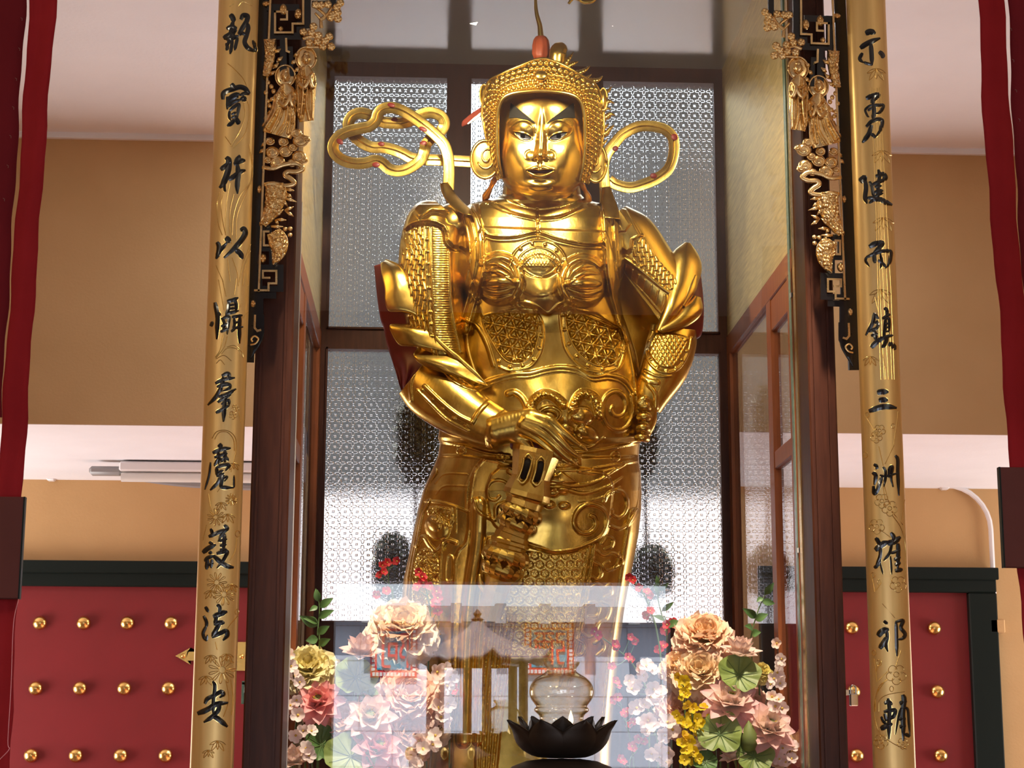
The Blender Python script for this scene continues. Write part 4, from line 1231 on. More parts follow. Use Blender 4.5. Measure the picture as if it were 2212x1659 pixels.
R1 = [(836, 566, 30), (880, 606, 55), (910, 660, 60), (930, 706, 66), (958, 752, 84), (985, 792, 104), (955, 810, 112), (925, 812, 104), (897, 836, 92), (880, 858, 80)]
R2 = [(808, 574, 18), (811, 606, 14), (815, 645, 10), (822, 690, 8), (829, 712, 6), (836, 745, 10), (848, 782, 18), (856, 808, 26), (862, 830, 34), (872, 856, 44)]
V, Fs = sheet(R1, R2, 10, 24, bulge=6, thick=6, rip=lambda t, s: 9*np.sin(s*16+t*4)*ss(t, .55, .75))
sobj('sleeve_lining', V, Fs, M['red_lining'], statue, label='dark red sleeve lining')
# bracer
b = HM(850, 740, 1140, 1010)
b.tube([(917, 834), (941, 858), (967, 881), (992, 899), (1016, 911)], 5, 8); b.tube([(901, 843), (929, 871), (967, 907), (1011, 931)], 3, 4)
b.beads([(912, 842), (939, 867), (960, 886), (983, 906), (1006, 920)], 3.8, 5, 5)
b.tube([(961, 803), (979, 822), (1011, 838), (1055, 848), (1092, 858)], 3, 5); b.pattern([(978, 796), (1010, 796), (1045, 812), (1092, 848), (1055, 843), (1011, 832), (988, 818)], scales(11, 7, 25), 8, 3, 0)
b.beads([(972, 810), (1004, 833), (1030, 842), (1062, 850)], 3.4, 4, 4)
b.tube([(1020, 914), (1034, 890), (1054, 868)], 5, 6); b.tube([(1120, 880), (1090, 892), (1067, 912), (1056, 938), (1058, 962), (1064, 975)], 7, 10)
b.tube([(895, 800), (886, 830), (888, 865)], 4, 6)
V, Fs = aloft([(893, 812), (930, 842), (985, 880), (1040, 912), (1082, 932)], [50, 62, 60, 52, 46], [70, 88, 118, 146, 168], [44, 52, 54, 50, 46], b, nr=160, nc=120, back=50)
sobj('forearm', V, Fs, G, statue)
# hand resting on the club, fingers long and pointed
sd = SDF((1050, 870, 150), (1280, 1020, 300), 1.6)
sd.cap([(1075, 930, 200), (1115, 915, 212), (1150, 905, 226)], [34, 29, 24], 0)
sd.cap([(1100, 930, 208), (1140, 925, 222), (1172, 920, 234)], [26, 24, 18], 10)
fing = [([(1150, 900, 236), (1186, 909, 250), (1214, 932, 252), (1238, 952, 246), (1264, 970, 238)], [15, 12, 10, 7.5, 4.2]),
        ([(1140, 908, 238), (1180, 922, 252), (1206, 947, 256), (1230, 972, 250), (1252, 988, 242)], [15, 12, 10, 7.5, 4.2]),
        ([(1132, 918, 236), (1168, 936, 250), (1196, 960, 254), (1220, 984, 250), (1243, 1001, 244)], [15, 12, 10, 7.2, 4.2]),
        ([(1124, 926, 230), (1156, 944, 244), (1182, 966, 248), (1204, 984, 246), (1226, 1000, 242)], [14, 11, 9, 6.8, 4.0])]
for P, R in fing: sd.cap(P, R, 4)
sd.cap([(1110, 940, 214), (1136, 958, 226), (1150, 978, 228), (1160, 992, 224)], [17, 13, 10, 6], 6)
V, Fs = sd.mesh()
sobj('hand', V, Fs, G, statue)
nl = SM()
for P, R in fing:
    p, q = np.array(P[-1], float), np.array(P[-2], float); t = (p-q)/np.linalg.norm(p-q)
    nl.add(stube([p-t*14+[0, 0, 4.5], p-t*4+[0, 0, 3.4], p+t*6+[0, 0, 1]], 4.4, 8, taper=[.9, .9, .3], flat=.45))
nl.build('fingernails', G, statue)
V, Fs = stube([(1112, 952, 186), (1140, 962, 200), (1165, 968, 206)], 20, 12, taper=[1, 1, .8])
sobj('inner_sleeve', V, Fs, M['red_lining'], statue, label='dark red inner sleeve under the hand')

# ---- viewer's right arm, fist on the hip
a = HM(1290, 440, 1530, 900)
a.plate([(1300, 440), (1352, 452), (1384, 508), (1366, 518), (1364, 536), (1354, 544), (1336, 530), (1300, 540)], 10, 4, 0); a.tube([(1388, 508), (1366, 518), (1364, 536), (1354, 546), (1336, 532)], 3, 4)
a.plate([(1300, 440), (1340, 452), (1362, 484), (1350, 500), (1330, 500), (1300, 520)], 8, 4, 0)
a.pattern([(1384, 508), (1435, 575), (1475, 615), (1490, 660), (1465, 642), (1430, 618), (1372, 572), (1362, 545)], flames(9), 7, 3, 0)
a.tube([(1340, 553), (1375, 577), (1430, 621), (1468, 647)], 4, 5); a.beads([(1352, 552), (1385, 575), (1432, 611), (1466, 636)], 3.2, 4, 8)
for k in range(8): a.tube([(1352+k*14, 572+k*11), (1346+k*14, 604+k*11)], 1.6, 2.2, smooth=0)
a.tube([(1345, 592), (1385, 630), (1430, 682)], 4, 4)
V, Fs = aloft([(1335, 456), (1362, 500), (1398, 562), (1440, 628), (1470, 690)], [22, 50, 56, 52, 40], [10, 2, -6, -10, -8], [40, 50, 54, 50, 40], a, nr=180, nc=110, back=50)
sobj('upper_arm', V, Fs, G, statue)
b = HM(1360, 690, 1530, 920)
Pq = [(1420, 722), (1483, 730), (1477, 756), (1460, 785), (1445, 793), (1425, 788), (1406, 766), (1404, 746)]
b.pattern(Pq, scales(10, 8), 7, 3); b.tube(Pq, 2.5, 4, closed=True)
Pr = [(1408, 716), (1394, 745), (1396, 772), (1418, 798), (1446, 805), (1470, 792), (1488, 760), (1495, 730)]
b.tube(Pr, 3, 4); b.beads([(1400, 735), (1400, 765), (1420, 793), (1446, 800), (1465, 790), (1484, 758)], 3.4, 4.5, 8)
b.tube([(1385, 812), (1400, 822), (1420, 826)], 6, 6); b.tube([(1392, 800), (1420, 812), (1450, 812)], 3, 3); b.tube([(1400, 830), (1415, 850), (1418, 880)], 5, 6)
V, Fs = aloft([(1456, 706), (1450, 745), (1435, 795), (1414, 845), (1402, 885)], [50, 54, 52, 40, 26], [0, 12, 34, 56, 66], [46, 50, 50, 42, 34], b, nr=140, nc=100, back=44)
sobj('forearm', V, Fs, G, statue)
# fist knuckles
sd = SDF((1360, 850, 40), (1420, 975, 150), 1.6)
sd.cap([(1404, 880, 82), (1396, 915, 90), (1390, 935, 88)], [22, 20, 16], 0)
for P in ([(1384, 880, 104), (1394, 877, 112), (1402, 884, 98)], [(1382, 902, 106), (1393, 900, 113), (1402, 906, 98)], [(1380, 925, 106), (1391, 924, 112), (1399, 929, 98)], [(1378, 945, 102), (1388, 945, 108), (1396, 948, 94)]):
    sd.cap(P, [8.5, 9.5, 8.5], 4)
sd.cap([(1402, 868, 100), (1392, 862, 112), (1382, 870, 112)], [9, 8.5, 7], 5)
V, Fs = sd.mesh()
sobj('hand', V, Fs, G, statue)
V, Fs = sheet([(1312, 520, -45), (1316, 580, -50), (1324, 640, -55), (1340, 700, -55), (1368, 760, -55), (1384, 820, -50)], [(1372, 520, -60), (1395, 580, -70), (1425, 640, -76), (1436, 690, -76), (1424, 750, -70), (1400, 820, -60)], 8, 10, thick=8)
sobj('underarm_drape', V, Fs, G, statue)
# flared sleeve
V, Fs = aloft([(1486, 524), (1482, 548), (1478, 580), (1470, 620), (1452, 665), (1424, 716)], [6, 28, 38, 32, 20, 8], [-20, -16, -8, 10, 34, 50], [6, 26, 34, 32, 26, 12], None, nr=90, nc=50, back=20, expo=2)
sobj('sleeve_ruffle', V, Fs, G, statue)
sm = SM()
sm.add(aloft([(1503, 594), (1492, 622), (1474, 660)], [7, 13, 8], [10, 20, 34], [12, 16, 12], None, nr=40, nc=30, back=10, expo=2))
sm.add(aloft([(1507, 640), (1496, 668), (1470, 694), (1428, 714)], [8, 22, 17, 7], [14, 24, 40, 56], [12, 22, 18, 10], None, nr=50, nc=36, back=12, expo=2))
sm.build('sleeve_hem', G, statue)
V, Fs = sheet([(1490, 560, -26), (1484, 630, -10), (1470, 690, 16), (1420, 720, 40), (1418, 726, 40)], [(1511, 566, -24), (1519, 640, -16), (1520, 690, -6), (1512, 728, 4), (1480, 736, 22)], 8, 14, bulge=12, thick=6)
sobj('sleeve_lining', V, Fs, M['red_lining'], statue, label='dark red sleeve lining')
# ---- head
fr = np.array([  # v, left, right, mid depth, bulge
 (188, 1112, 1230, 70, 78), (205, 1084, 1260, 70, 94), (230, 1070, 1276, 70, 104), (265, 1066, 1281, 70, 106), (300, 1066, 1281, 70, 106), (335, 1069, 1278, 70, 108), (360, 1075, 1271, 70, 108), (385, 1083, 1260, 68, 108), (405, 1095, 1248, 66, 104), (420, 1110, 1234, 64, 92), (434, 1136, 1206, 60, 62)], float)
f = HM(1060, 180, 1290, 440, 0.5)
# broad forms first: brow, sockets, lids, nose, cheeks, chin
f.gauss((1170, 222), 60, 26, 4)
f.gauss((1128, 290), 34, 20, -8); f.gauss((1208, 290), 32, 20, -8)
f.tube([(1092, 263), (1110, 258), (1130, 260), (1147, 268), (1157, 281), (1160, 300)], 9, 2, p=1); f.tube([(1248, 263), (1230, 257), (1210, 259), (1192, 267), (1183, 281), (1178, 300)], 9, 2, p=1)
for cu, sx in ((1130, 1), (1206, -1)): f.dome((cu, 279), 29, 22, 14, 6*sx, p=1.0)
f.tube([(1171, 228), (1171, 256), (1170, 282), (1169, 310), (1167, 334)], 12, 15, taper=[.05, .38, .64, .86, 1.1], p=0.8)
f.dome((1167, 335), 18, 12, 5, p=1)
for cu in (1146, 1188): f.dome((cu, 337), 14, 11, 4.5, p=1)
f.gauss((1108, 335), 28, 34, 4); f.gauss((1228, 335), 28, 34, 4)
f.gauss((1166, 364), 40, 20, 6); f.gauss((1165, 389), 26, 5, -5); f.gauss((1165, 401), 28, 11, 9)
f.gauss((1130, 366), 7, 8, 1.5); f.gauss((1203, 366), 7, 8, 1.5)
f.blur(22)
# then the carved lines
for cu, sx in ((1130, 1), (1206, -1)):
    f.plate([(cu-sx*17, 287), (cu-sx*6, 288), (cu+sx*8, 292), (cu+sx*18, 299), (cu+sx*8, 301), (cu-sx*6, 298)], -5, 2)
    f.tube([(cu-sx*22, 284), (cu-sx*6, 286), (cu+sx*8, 290), (cu+sx*20, 299)], 1.8, 2.5)
    f.tube([(cu-sx*17, 290), (cu-sx*6, 300), (cu+sx*8, 304), (cu+sx*19, 300)], 2, 1.6)
    f.tube([(cu-sx*26, 272), (cu-sx*10, 262), (cu+sx*8, 262), (cu+sx*22, 274), (cu+sx*25, 288)], 2.2, -1.6)
f.tube([(1136, 340), (1135, 334), (1138, 328), (1144, 325)], 1.8, -2.4); f.tube([(1198, 340), (1199, 334), (1196, 328), (1190, 325)], 1.8, -2.4)
f.dome((1155, 346), 6, 3, -5); f.dome((1179, 346), 6, 3, -5)
f.tube([(1160, 352), (1160, 361)], 2.5, 1.6); f.tube([(1172, 352), (1172, 361)], 2.5, 1.6); f.tube([(1166, 351), (1166, 362)], 4, -3)
f.tube([(1137, 367), (1148, 365), (1158, 362), (1166, 365), (1174, 362), (1184, 365), (1197, 366)], 4, 5, taper=[.4, .9, 1, 1, 1, .9, .4])
f.plate([(1138, 368), (1152, 367.5), (1166, 369), (1182, 367.5), (1196, 367), (1184, 372), (1166, 374), (1150, 372.5)], -5, 2)
f.tube([(1141, 371), (1153, 379), (1166, 382), (1180, 379), (1193, 371)], 5, 6, taper=[.4, 1, 1, 1, .4])
f.tube([(1144, 408), (1156, 413), (1168, 414), (1182, 411), (1192, 407)], 2.2, 2)
f.blur(3)
fv, fL, fR, f0, f1 = fr.T


def face_d(u, v):
    L = np.interp(v, fv, fL); R = np.interp(v, fv, fR); s = np.clip((u-(L+R)/2)/((R-L)/2), -1, 1)
    pr = np.sqrt(np.clip(1-np.abs(s)**2.2, 0, 1))
    return np.interp(v, fv, f0)+np.interp(v, fv, f1)*pr+f(u, v)*np.clip(pr*2.2, 0, 1)


frd = cr(np.column_stack([fv, fL, fR, f0, f1]), 12); fv, fL, fR, f0, f1 = frd.T
V, Fs = aloft(np.stack([(fL+fR)/2, fv], 1), (fR-fL)/2, f0, f1, f, nr=230, nc=190, back=90, smooth=False, level=True)
sobj('face', V, Fs, G, statue)


def on_face(A, B, lift, name, m, n=10, k=8, label=None):
    A = cr(A, n); B = cr(B, n); t = np.linspace(0, 1, k)[None, :, None]
    P = A[:, None]*(1-t)+B[:, None]*t
    d = face_d(P[..., 0], P[..., 1])+lift
    P3 = np.dstack([P, d]); nr, nc = d.shape
    V = np.vstack([P3.reshape(-1, 3), (P3-[0, 0, 1.5]).reshape(-1, 3)])
    Fq = grid_faces(nr, nc)
    return sobj(name, V, np.vstack([Fq[:, ::-1], Fq+nr*nc]), m, statue, label=label)


on_face([(1103, 222), (1116, 232), (1130, 243), (1145, 255), (1157, 266)], [(1099, 255), (1114, 254), (1130, 257), (1144, 260), (1156, 267)], 1.6, 'eyebrow', M['black_paint'], label='black painted eyebrow')
on_face([(1239, 222), (1225, 232), (1208, 244), (1193, 255), (1181, 266)], [(1243, 255), (1226, 254), (1209, 257), (1194, 260), (1182, 267)], 1.6, 'eyebrow', M['black_paint'], label='black painted eyebrow')
for cu, sx in ((1130, 1), (1206, -1)):
    X = lambda x: cu+sx*x
    on_face([(X(-16), 288), (X(-5), 289), (X(7), 293), (X(18), 299)], [(X(-16), 289), (X(-6), 298), (X(7), 301), (X(18), 300)], .8, 'eye_white', M['white_paint'], label='white painted eye')
    o = -1 if sx > 0 else 1
    on_face([(cu+o-5, 288.5 if sx > 0 else 290.5), (cu+o, 289.5), (cu+o+5, 291 if sx > 0 else 289.5)], [(cu+o-5, 297.5), (cu+o, 299), (cu+o+5, 298)], 1.5, 'iris', M['black_paint'], label='black painted iris')
    on_face([(X(-19), 285.5), (X(-5), 287), (X(8), 291), (X(20), 299)], [(X(-18), 287.5), (X(-5), 288.8), (X(8), 293), (X(19), 300)], 1.2, 'eyelash', M['black_paint'])
M['lip_red'] = mat('lip_red', (0.10, 0.012, 0.008), 0.4)
on_face([(1139, 367.5), (1152, 368), (1166, 369.5), (1182, 368), (1195, 367)], [(1140, 368.5), (1152, 372), (1166, 374), (1182, 372), (1194, 368)], .8, 'mouth', M['lip_red'], label='dark red parted mouth')
# ears' wrapped cloths and neck knots
M['orange_gold'] = mat('orange_gold', (0.75, 0.33, 0.05), 0.35, 0.8, c2=(0.60, 0.24, 0.03), scale=30)
for P in ([(1075, 376, 70), (1066, 392, 66), (1060, 405, 58), (1050, 424, 44), (1046, 434, 34)], [(1252, 390, 70), (1260, 405, 62), (1268, 422, 50), (1274, 450, 40)]):
    V, Fs = stube(P, 7.5, 12, taper=[.5, .9, .6, 1.2, .6]); sobj('neck_tie', V, Fs, M['orange_gold'], statue)
# ---- helmet: back dome, studded crown band, rims
V, Fs = sball((1174, 262, 20), 122, 132, 120, 24)
sobj('helmet_dome', V, Fs, G, statue)
I_ = np.array([(1084, 384, 112), (1077, 350, 128), (1074, 310, 142), (1074, 270, 154), (1076, 238, 166), (1085, 214, 176), (1105, 202, 183), (1137, 197, 188), (1168, 195, 190), (1204, 198, 188), (1234, 204, 183), (1253, 217, 176), (1262, 244, 166), (1264, 280, 154), (1264, 318, 142), (1260, 356, 128), (1252, 392, 112)], float)
O_ = np.array([(1076, 390, 90), (1062, 352, 92), (1053, 312, 96), (1046, 276, 100), (1041, 238, 104), (1053, 180, 128), (1082, 160, 148), (1122, 142, 164), (1170, 126, 172), (1212, 138, 166), (1252, 160, 150), (1288, 184, 128), (1303, 232, 104), (1305, 272, 100), (1300, 312, 96), (1290, 354, 92), (1270, 398, 90)], float)
A, B = cr(I_, 28), cr(O_, 28); nw = 44
t = np.linspace(0, 1, nw)[None, :, None]; P = A[:, None]*(1-t)+B[:, None]*t
L = np.r_[0, np.cumsum(np.linalg.norm(np.diff((A+B)/2, axis=0)[:, :2], axis=1))][:, None]
wd = np.linalg.norm(B-A, axis=1)[:, None]; y = t[..., 0]*wd
per = 12.0; row = np.floor(y/per); xx = np.abs(((L/per+0.5*(row % 2)) % 1)-.5)*2; yy = np.abs(((y/per) % 1)-.5)*2
pyr = np.clip(1-np.maximum(xx, yy), 0, 1)
P[..., 2] += 12*np.sin(math.pi*t[..., 0])+11*pyr*ss(t[..., 0], .02, .06)*ss(1-t[..., 0], .02, .06)
nr = P.shape[0]; V = np.vstack([P.reshape(-1, 3), (P-[0, 0, 16]).reshape(-1, 3)]); Fq = grid_faces(nr, nw)
e = np.array([[i*nw+nw-1, (i+1)*nw+nw-1, nr*nw+(i+1)*nw+nw-1, nr*nw+i*nw+nw-1] for i in range(nr-1)]+[[(i+1)*nw, i*nw, nr*nw+i*nw, nr*nw+(i+1)*nw] for i in range(nr-1)])
sobj('helmet_crown', V, np.vstack([Fq[:, ::-1], Fq+nr*nw, e]), G, statue, smooth=False)
rim = SM(); rim.add(stube(I_+[0, 0, 4], 4.6, 10, smooth=10)); rim.build('helmet_rim', G, statue)
rim = SM(); rim.add(stube(O_+[0, 0, 2], 2.6, 8, smooth=10)); rim.build('helmet_edge', G, statue)
V, Fs = sball((1169, 164, 202), 15, 12, 10); sobj('helmet_jewel', V, Fs, G, statue)
V, Fs = sball((1169, 181, 202), 7, 6, 8); sobj('helmet_jewel', V, Fs, G, statue)
# cheek scrolls
for cu, cvv, ru, rv, sx, dd in ((1048, 344, 31, 42, 1, 96), (1287, 352, 24, 42, -1, 92)):
    s = SM(); s.add(sball((cu, cvv, dd), ru, rv, 6, 14))
    a = np.linspace(0.4, 4.6*math.pi/1.6, 26); rr = np.linspace(.16, .66, 26)
    s.add(stube([(cu+3*sx+sx*ru*q*math.cos(w), cvv-5+rv*q*math.sin(w), dd+7*math.sqrt(1-q*q)) for q, w in zip(rr, a)], 2.2, 8, smooth=0, taper=[1.6, 1, 1, 1]))
    a = np.linspace(0, 2*math.pi, 30)
    s.add(stube([(cu+ru*.97*math.cos(w), cvv+rv*.97*math.sin(w), dd+3) for w in a], 3.6, 8, smooth=0))
    s.build('cheek_scroll', G, statue)
for cu, cvv, ru, rv in ((1046, 206, 10, 24), (1303, 214, 9, 24)):
    s = SM(); s.add(sball((cu, cvv, 104), ru, rv, 12)); a = np.linspace(0, 2*math.pi, 24)
    s.add(stube([(cu+ru*math.cos(w), cvv+rv*math.sin(w), 108) for w in a], 2, 6, smooth=0)); s.build('helmet_flap', G, statue)
# flame curls along the right side
for P, r in (([(1214, 146, 120), (1221, 128, 120), (1228, 112, 118)], 5), ([(1222, 146, 118), (1231, 137, 118), (1238, 133, 116)], 5), ([(1240, 160, 116), (1254, 153, 114), (1264, 142, 112)], 5), ([(1250, 170, 110), (1260, 168, 108), (1267, 160, 106)], 4), ([(1268, 175, 106), (1284, 173, 104), (1291, 164, 102)], 5),
             ([(1292, 204, 98), (1303, 199, 96), (1311, 187, 94)], 5), ([(1298, 228, 96), (1308, 219, 94), (1316, 223, 92)], 5), ([(1298, 240, 96), (1304, 234, 94), (1309, 237, 92)], 4), ([(1288, 262, 98), (1304, 252, 96), (1312, 246, 94), (1319, 250, 92)], 6), ([(1284, 278, 98), (1297, 276, 96), (1304, 267, 94)], 5),
             ([(1284, 290, 98), (1300, 289, 96), (1309, 280, 94), (1316, 269, 92)], 6), ([(1282, 314, 96), (1294, 311, 94), (1302, 299, 92)], 5)):
    P = np.array(P, float); P[1:, 0] += 7; P[-1, 0] += 4
    Q = cr(P, 10); k = len(Q); tp = (1-np.linspace(0, 1, k)**1.6*.9)*(1+.16*np.sin(np.arange(k)*2.1))
    V, Fs = stube(Q, r*1.35, 8, taper=tp, smooth=0); sobj('flame_curl', V, Fs, G, statue)
# top: tassel, stem, golden bud, hair pin
pr = [(0.5, 128), (14.5, 127), (19, 116), (18.5, 98), (16, 86), (11, 79), (5, 76), (.5, 75.5)]
n = 36; V = []
for r, vv in pr:
    for j in range(n):
        w = 2*math.pi*j/n; q = r*(1+.05*math.cos(9*w)); V.append((1168+q*math.cos(w), vv, 40+q*math.sin(w)))
M['tassel_red'] = mat('tassel_red', (0.42, 0.085, 0.03), 0.5, c2=(0.34, 0.06, 0.022), scale=60)
sobj('tassel_knob', np.array(V), grid_faces(len(pr), n, True), M['tassel_red'], statue, label='orange red fluted knob')
V, Fs = stube([(1168, 80, 40), (1166, 55, 40), (1159, 28, 40), (1157, 0, 40), (1158, -40, 40)], 5.5, 10, taper=[1.2, 1, .8, .6, .5]); sobj('finial_stem', V, Fs, G, statue)
V, Fs = stube([(1210, 148, 90), (1205, 130, 96), (1206, 112, 100), (1213, 100, 100), (1216, 94, 98)], 19, 14, taper=[.5, .95, 1, .8, .3]); sobj('helmet_bud', V, Fs, G, statue)
V, Fs = stube([(1228, 8, 30), (1238, -4, 30), (1252, -2, 30), (1262, 4, 30), (1280, 2, 30), (1292, -8, 30)], 5, 8, taper=[.5, 1, 1, 1, .5]); sobj('finial_curl', V, Fs, G, statue)
V, Fs = stube([(1044, 236, 80), (1020, 252, 80), (1004, 266, 80), (998, 273, 80)], 7, 10, taper=[1, 1, 1, .2], flat=.6); M['pin_brown'] = mat('pin_brown', (0.13, 0.022, 0.012), 0.8, spec=.08)
sobj('hair_pin', V, Fs, M['pin_brown'], statue, label='dark red brown pin at the ear')
V, Fs = stube([(1044, 242, 84), (1022, 259, 84), (1010, 268, 84)], 3.2, 8, taper=[1, 1, .5]); sobj('hair_pin_edge', V, Fs, M['white_paint'], statue, label='white edge of the ear pin')

# ---- floating ribbons
Z4 = lambda pts, dd: [(690+x*.16275, 200+y*.16275, q) for (x, y), q in zip(pts, dd)]
def ribbon(P, w, name, thick=5):
    C = cr(P, 9); T = np.gradient(C, axis=0); T /= np.linalg.norm(T, axis=1, keepdims=True)
    N = np.stack([T[:, 1], -T[:, 0], np.zeros(len(C))], 1); N /= np.linalg.norm(N, axis=1, keepdims=True)+1e-9
    prof = [(-1, 0), (-.94, 1.6), (-.84, 1.2), (-.15, 1.0), (-.06, -3.2), (.06, -3.2), (.15, 1.0), (.84, 1.2), (.94, 1.6), (1, 0), (.92, -thick), (-.92, -thick)]
    V = np.stack([C+N*(w*a)+np.array([0, 0, b]) for a, b in prof], 1); n = len(prof)
    return sobj(name, V.reshape(-1, 3), grid_faces(len(C), n, True), G, statue, angle=22), C, N
pts = [(1712, 1290), (1718, 1150), (1720, 1000), (1704, 830), (1650, 680), (1540, 560), (1400, 440), (1250, 330), (1110, 245), (970, 200), (850, 215), (780, 275), (750, 370), (660, 450), (540, 475), (390, 512), (260, 580), (185, 690), (200, 800), (300, 890), (440, 935), (600, 935), (735, 900), (830, 935), (920, 1010), (1030, 1040), (1150, 1020), (1270, 955), (1360, 870), (1395, 770), (1420, 680), (1500, 590), (1610, 510), (1660, 420), (1630, 330), (1550, 280), (1450, 265), (1330, 300), (1220, 370), (1090, 405), (950, 405), (820, 385), (700, 320), (590, 275), (490, 280), (410, 340), (385, 440), (440, 550), (550, 655), (700, 725), (850, 730), (1000, 765), (1120, 815), (1230, 872), (1400, 890), (1620, 896), (1850, 908), (2050, 920)]
dz = list(np.interp(np.arange(len(pts)), [0, 8, 14, 22, 29, 32, 38, 44, 48, 53, 57], [20, 20, 20, 20, 16, -2, -10, -4, 0, -8, -14]))
ro, C, N = ribbon(Z4(pts, dz), 12.5, 'ribbon')
pr2 = [(1305, 468), (1308, 430), (1306, 395), (1304, 360), (1310, 335), (1326, 312), (1346, 290), (1378, 274), (1412, 273), (1440, 282), (1455, 302), (1455, 335), (1444, 365), (1420, 385), (1390, 398), (1360, 405), (1330, 398), (1316, 388)]
_, C2, _ = ribbon([(x, y, q) for (x, y), q in zip(pr2, np.interp(np.arange(18), [0, 6, 17], [24, 14, 2]))], 12, 'ribbon')
# red turned-back notches on the ribbons
RC = np.vstack([C, C2])
for (u, v, ru, rv, rot) in ((845, 227, 9, 5, 15), (852, 258, 8, 5, 0), (914, 279, 10, 5, 25), (734, 306, 8, 6, 35), (823, 311, 8, 5, 5), (914, 310, 8, 6, -20), (812, 356, 9, 6, 0), (1457, 296, 8, 7, 45), (1329, 321, 7, 6, -20), (1412, 380, 8, 6, 10)):
    V, Fs = sball((0, 0, 0), ru, rv, 2.2, 8); aa = math.radians(rot)
    cc = RC[np.argmin(np.hypot(RC[:, 0]-u, RC[:, 1]-v)-(.0 if (u, v) != (852, 258) else 0))]
    V = np.stack([u+V[:, 0]*math.cos(aa)-V[:, 1]*math.sin(aa), v+V[:, 0]*math.sin(aa)+V[:, 1]*math.cos(aa), cc[2]+.6+V[:, 2]], 1)
    sobj('ribbon_notch', V, Fs, M['red_lining'], statue, label='dark red turned back notch in the ribbon')
# ribbon ends over the shoulders
V, Fs = sheet([(950, 396, 30), (956, 420, 52), (972, 442, 80), (992, 458, 108), (1004, 462, 122)], [(968, 393, 30), (984, 418, 50), (1000, 436, 76), (1016, 452, 104), (1022, 466, 120)], 8, 10, bulge=6, thick=6)
sobj('ribbon_end', V, Fs, G, statue)
V, Fs = sheet([(1298, 405, 28), (1298, 430, 56), (1302, 452, 84), (1306, 470, 104)], [(1318, 402, 28), (1328, 430, 50), (1336, 452, 76), (1340, 474, 96)], 8, 10, bulge=6, thick=6)
sobj('ribbon_end', V, Fs, G, statue)
# pedestal block hidden by the flowers
zb = float(S3(1100, 1690, 0)[2])
p0 = S3(850, 1690, 0); p1 = S3(1325, 1690, 0)
if zb > ZCF+.01: MB().box(p0[0], p1[0], YS-.16, YS+.16, ZCF, zb+.02, .01).build('pedestal', M['wood_red'], statue, smooth=False)

# ------------------------------------------------------------------ the club under the hand
club = thing('demon_quelling_club', 'golden faceted club with lotus rings held upright under the statue hand', 'club', S3(1060, 1330, 215))
t_ = [0, .03, .12, .20, .30, .335, .345, .36, .40, .405, .415, .44, .47, .49, .495, .53, .56, .565, .60, .605, .62, .64, .65, .67, .68, .70, .71, .73, .77, .80, .81, .86, .90, .92, 1.0, 1.2]
w_ = [46, 46, 41, 37, 45, 46, 40, 36, 36, 32, 34, 42, 40, 38, 30, 38, 38, 30, 30, 34, 34, 34, 38, 38, 34, 34, 40, 42, 44, 38, 32, 40, 36, 24, 22, 22]
ax = cr([(1160, 968, 226), (1140, 1062, 226), (1122, 1118, 224), (1104, 1165, 220), (1090, 1215, 216), (1070, 1275, 212), (1052, 1340, 208)], 20)
La = np.r_[0, np.cumsum(np.linalg.norm(np.diff(ax, axis=0), axis=1))]; La /= La[-1]/1.2
V = []; n = 8; rings = []
for tt, ww in zip(t_, np.array(w_)*1.13):
    p = np.array([np.interp(tt, La, ax[:, i]) for i in range(3)]); q = np.array([np.interp(tt+.02, La, ax[:, i]) for i in range(3)]); q0 = np.array([np.interp(tt-.02, La, ax[:, i]) for i in range(3)])
    T = q-q0; T /= np.linalg.norm(T); Nn = np.array([T[1], -T[0], 0]); Nn /= np.linalg.norm(Nn)
    rings.append((p, T, Nn, ww))
    for j in range(n):
        w = 2*math.pi*(j)/n
        V.append(p+Nn*ww*math.cos(w)+np.array([0, 0, 1.0])*ww*.85*math.sin(w))
Fs = grid_faces(len(t_), n, True).tolist()+[[j for j in range(n)], [(len(t_)-1)*n+j for j in range(n)][::-1]]
co = sobj('club_shaft', np.array(V), Fs, G, club, smooth=False, recalc=True)
# lotus petals round the rings
def lotus(tt, r, ln, up, k=10):
    p = np.array([np.interp(tt, La, ax[:, i]) for i in range(3)]); q = np.array([np.interp(tt+.03, La, ax[:, i]) for i in range(3)]); T = (q-p)/np.linalg.norm(q-p)*up
    Nn = np.array([T[1], -T[0], 0]); Nn /= np.linalg.norm(Nn); Z = np.array([0, 0, 1.0]); s = SM()
    for j in range(k):
        w = 2*math.pi*j/k; R = Nn*math.cos(w)+Z*math.sin(w); Q = np.cross(T, R)
        g = []
        for i in np.linspace(0, 1, 7):
            hw = r*.36*math.sin(math.pi*(.12+.88*i)**.8) if i < 1 else 0
            base = p+T*ln*(i-.5)+R*(r*(.92+.16*math.sin(math.pi*i)))
            g += [base-Q*hw-R*1.0, base+R*2.5, base+Q*hw-R*1.0]
        s.add((np.array(g), grid_faces(7, 3)))
    return s.build('lotus_ring', G, club, smooth=False)
lotus(.45, 43, 28, 1); lotus(.525, 41, 28, -1); lotus(.765, 48, 32, 1); lotus(.845, 43, 32, -1)
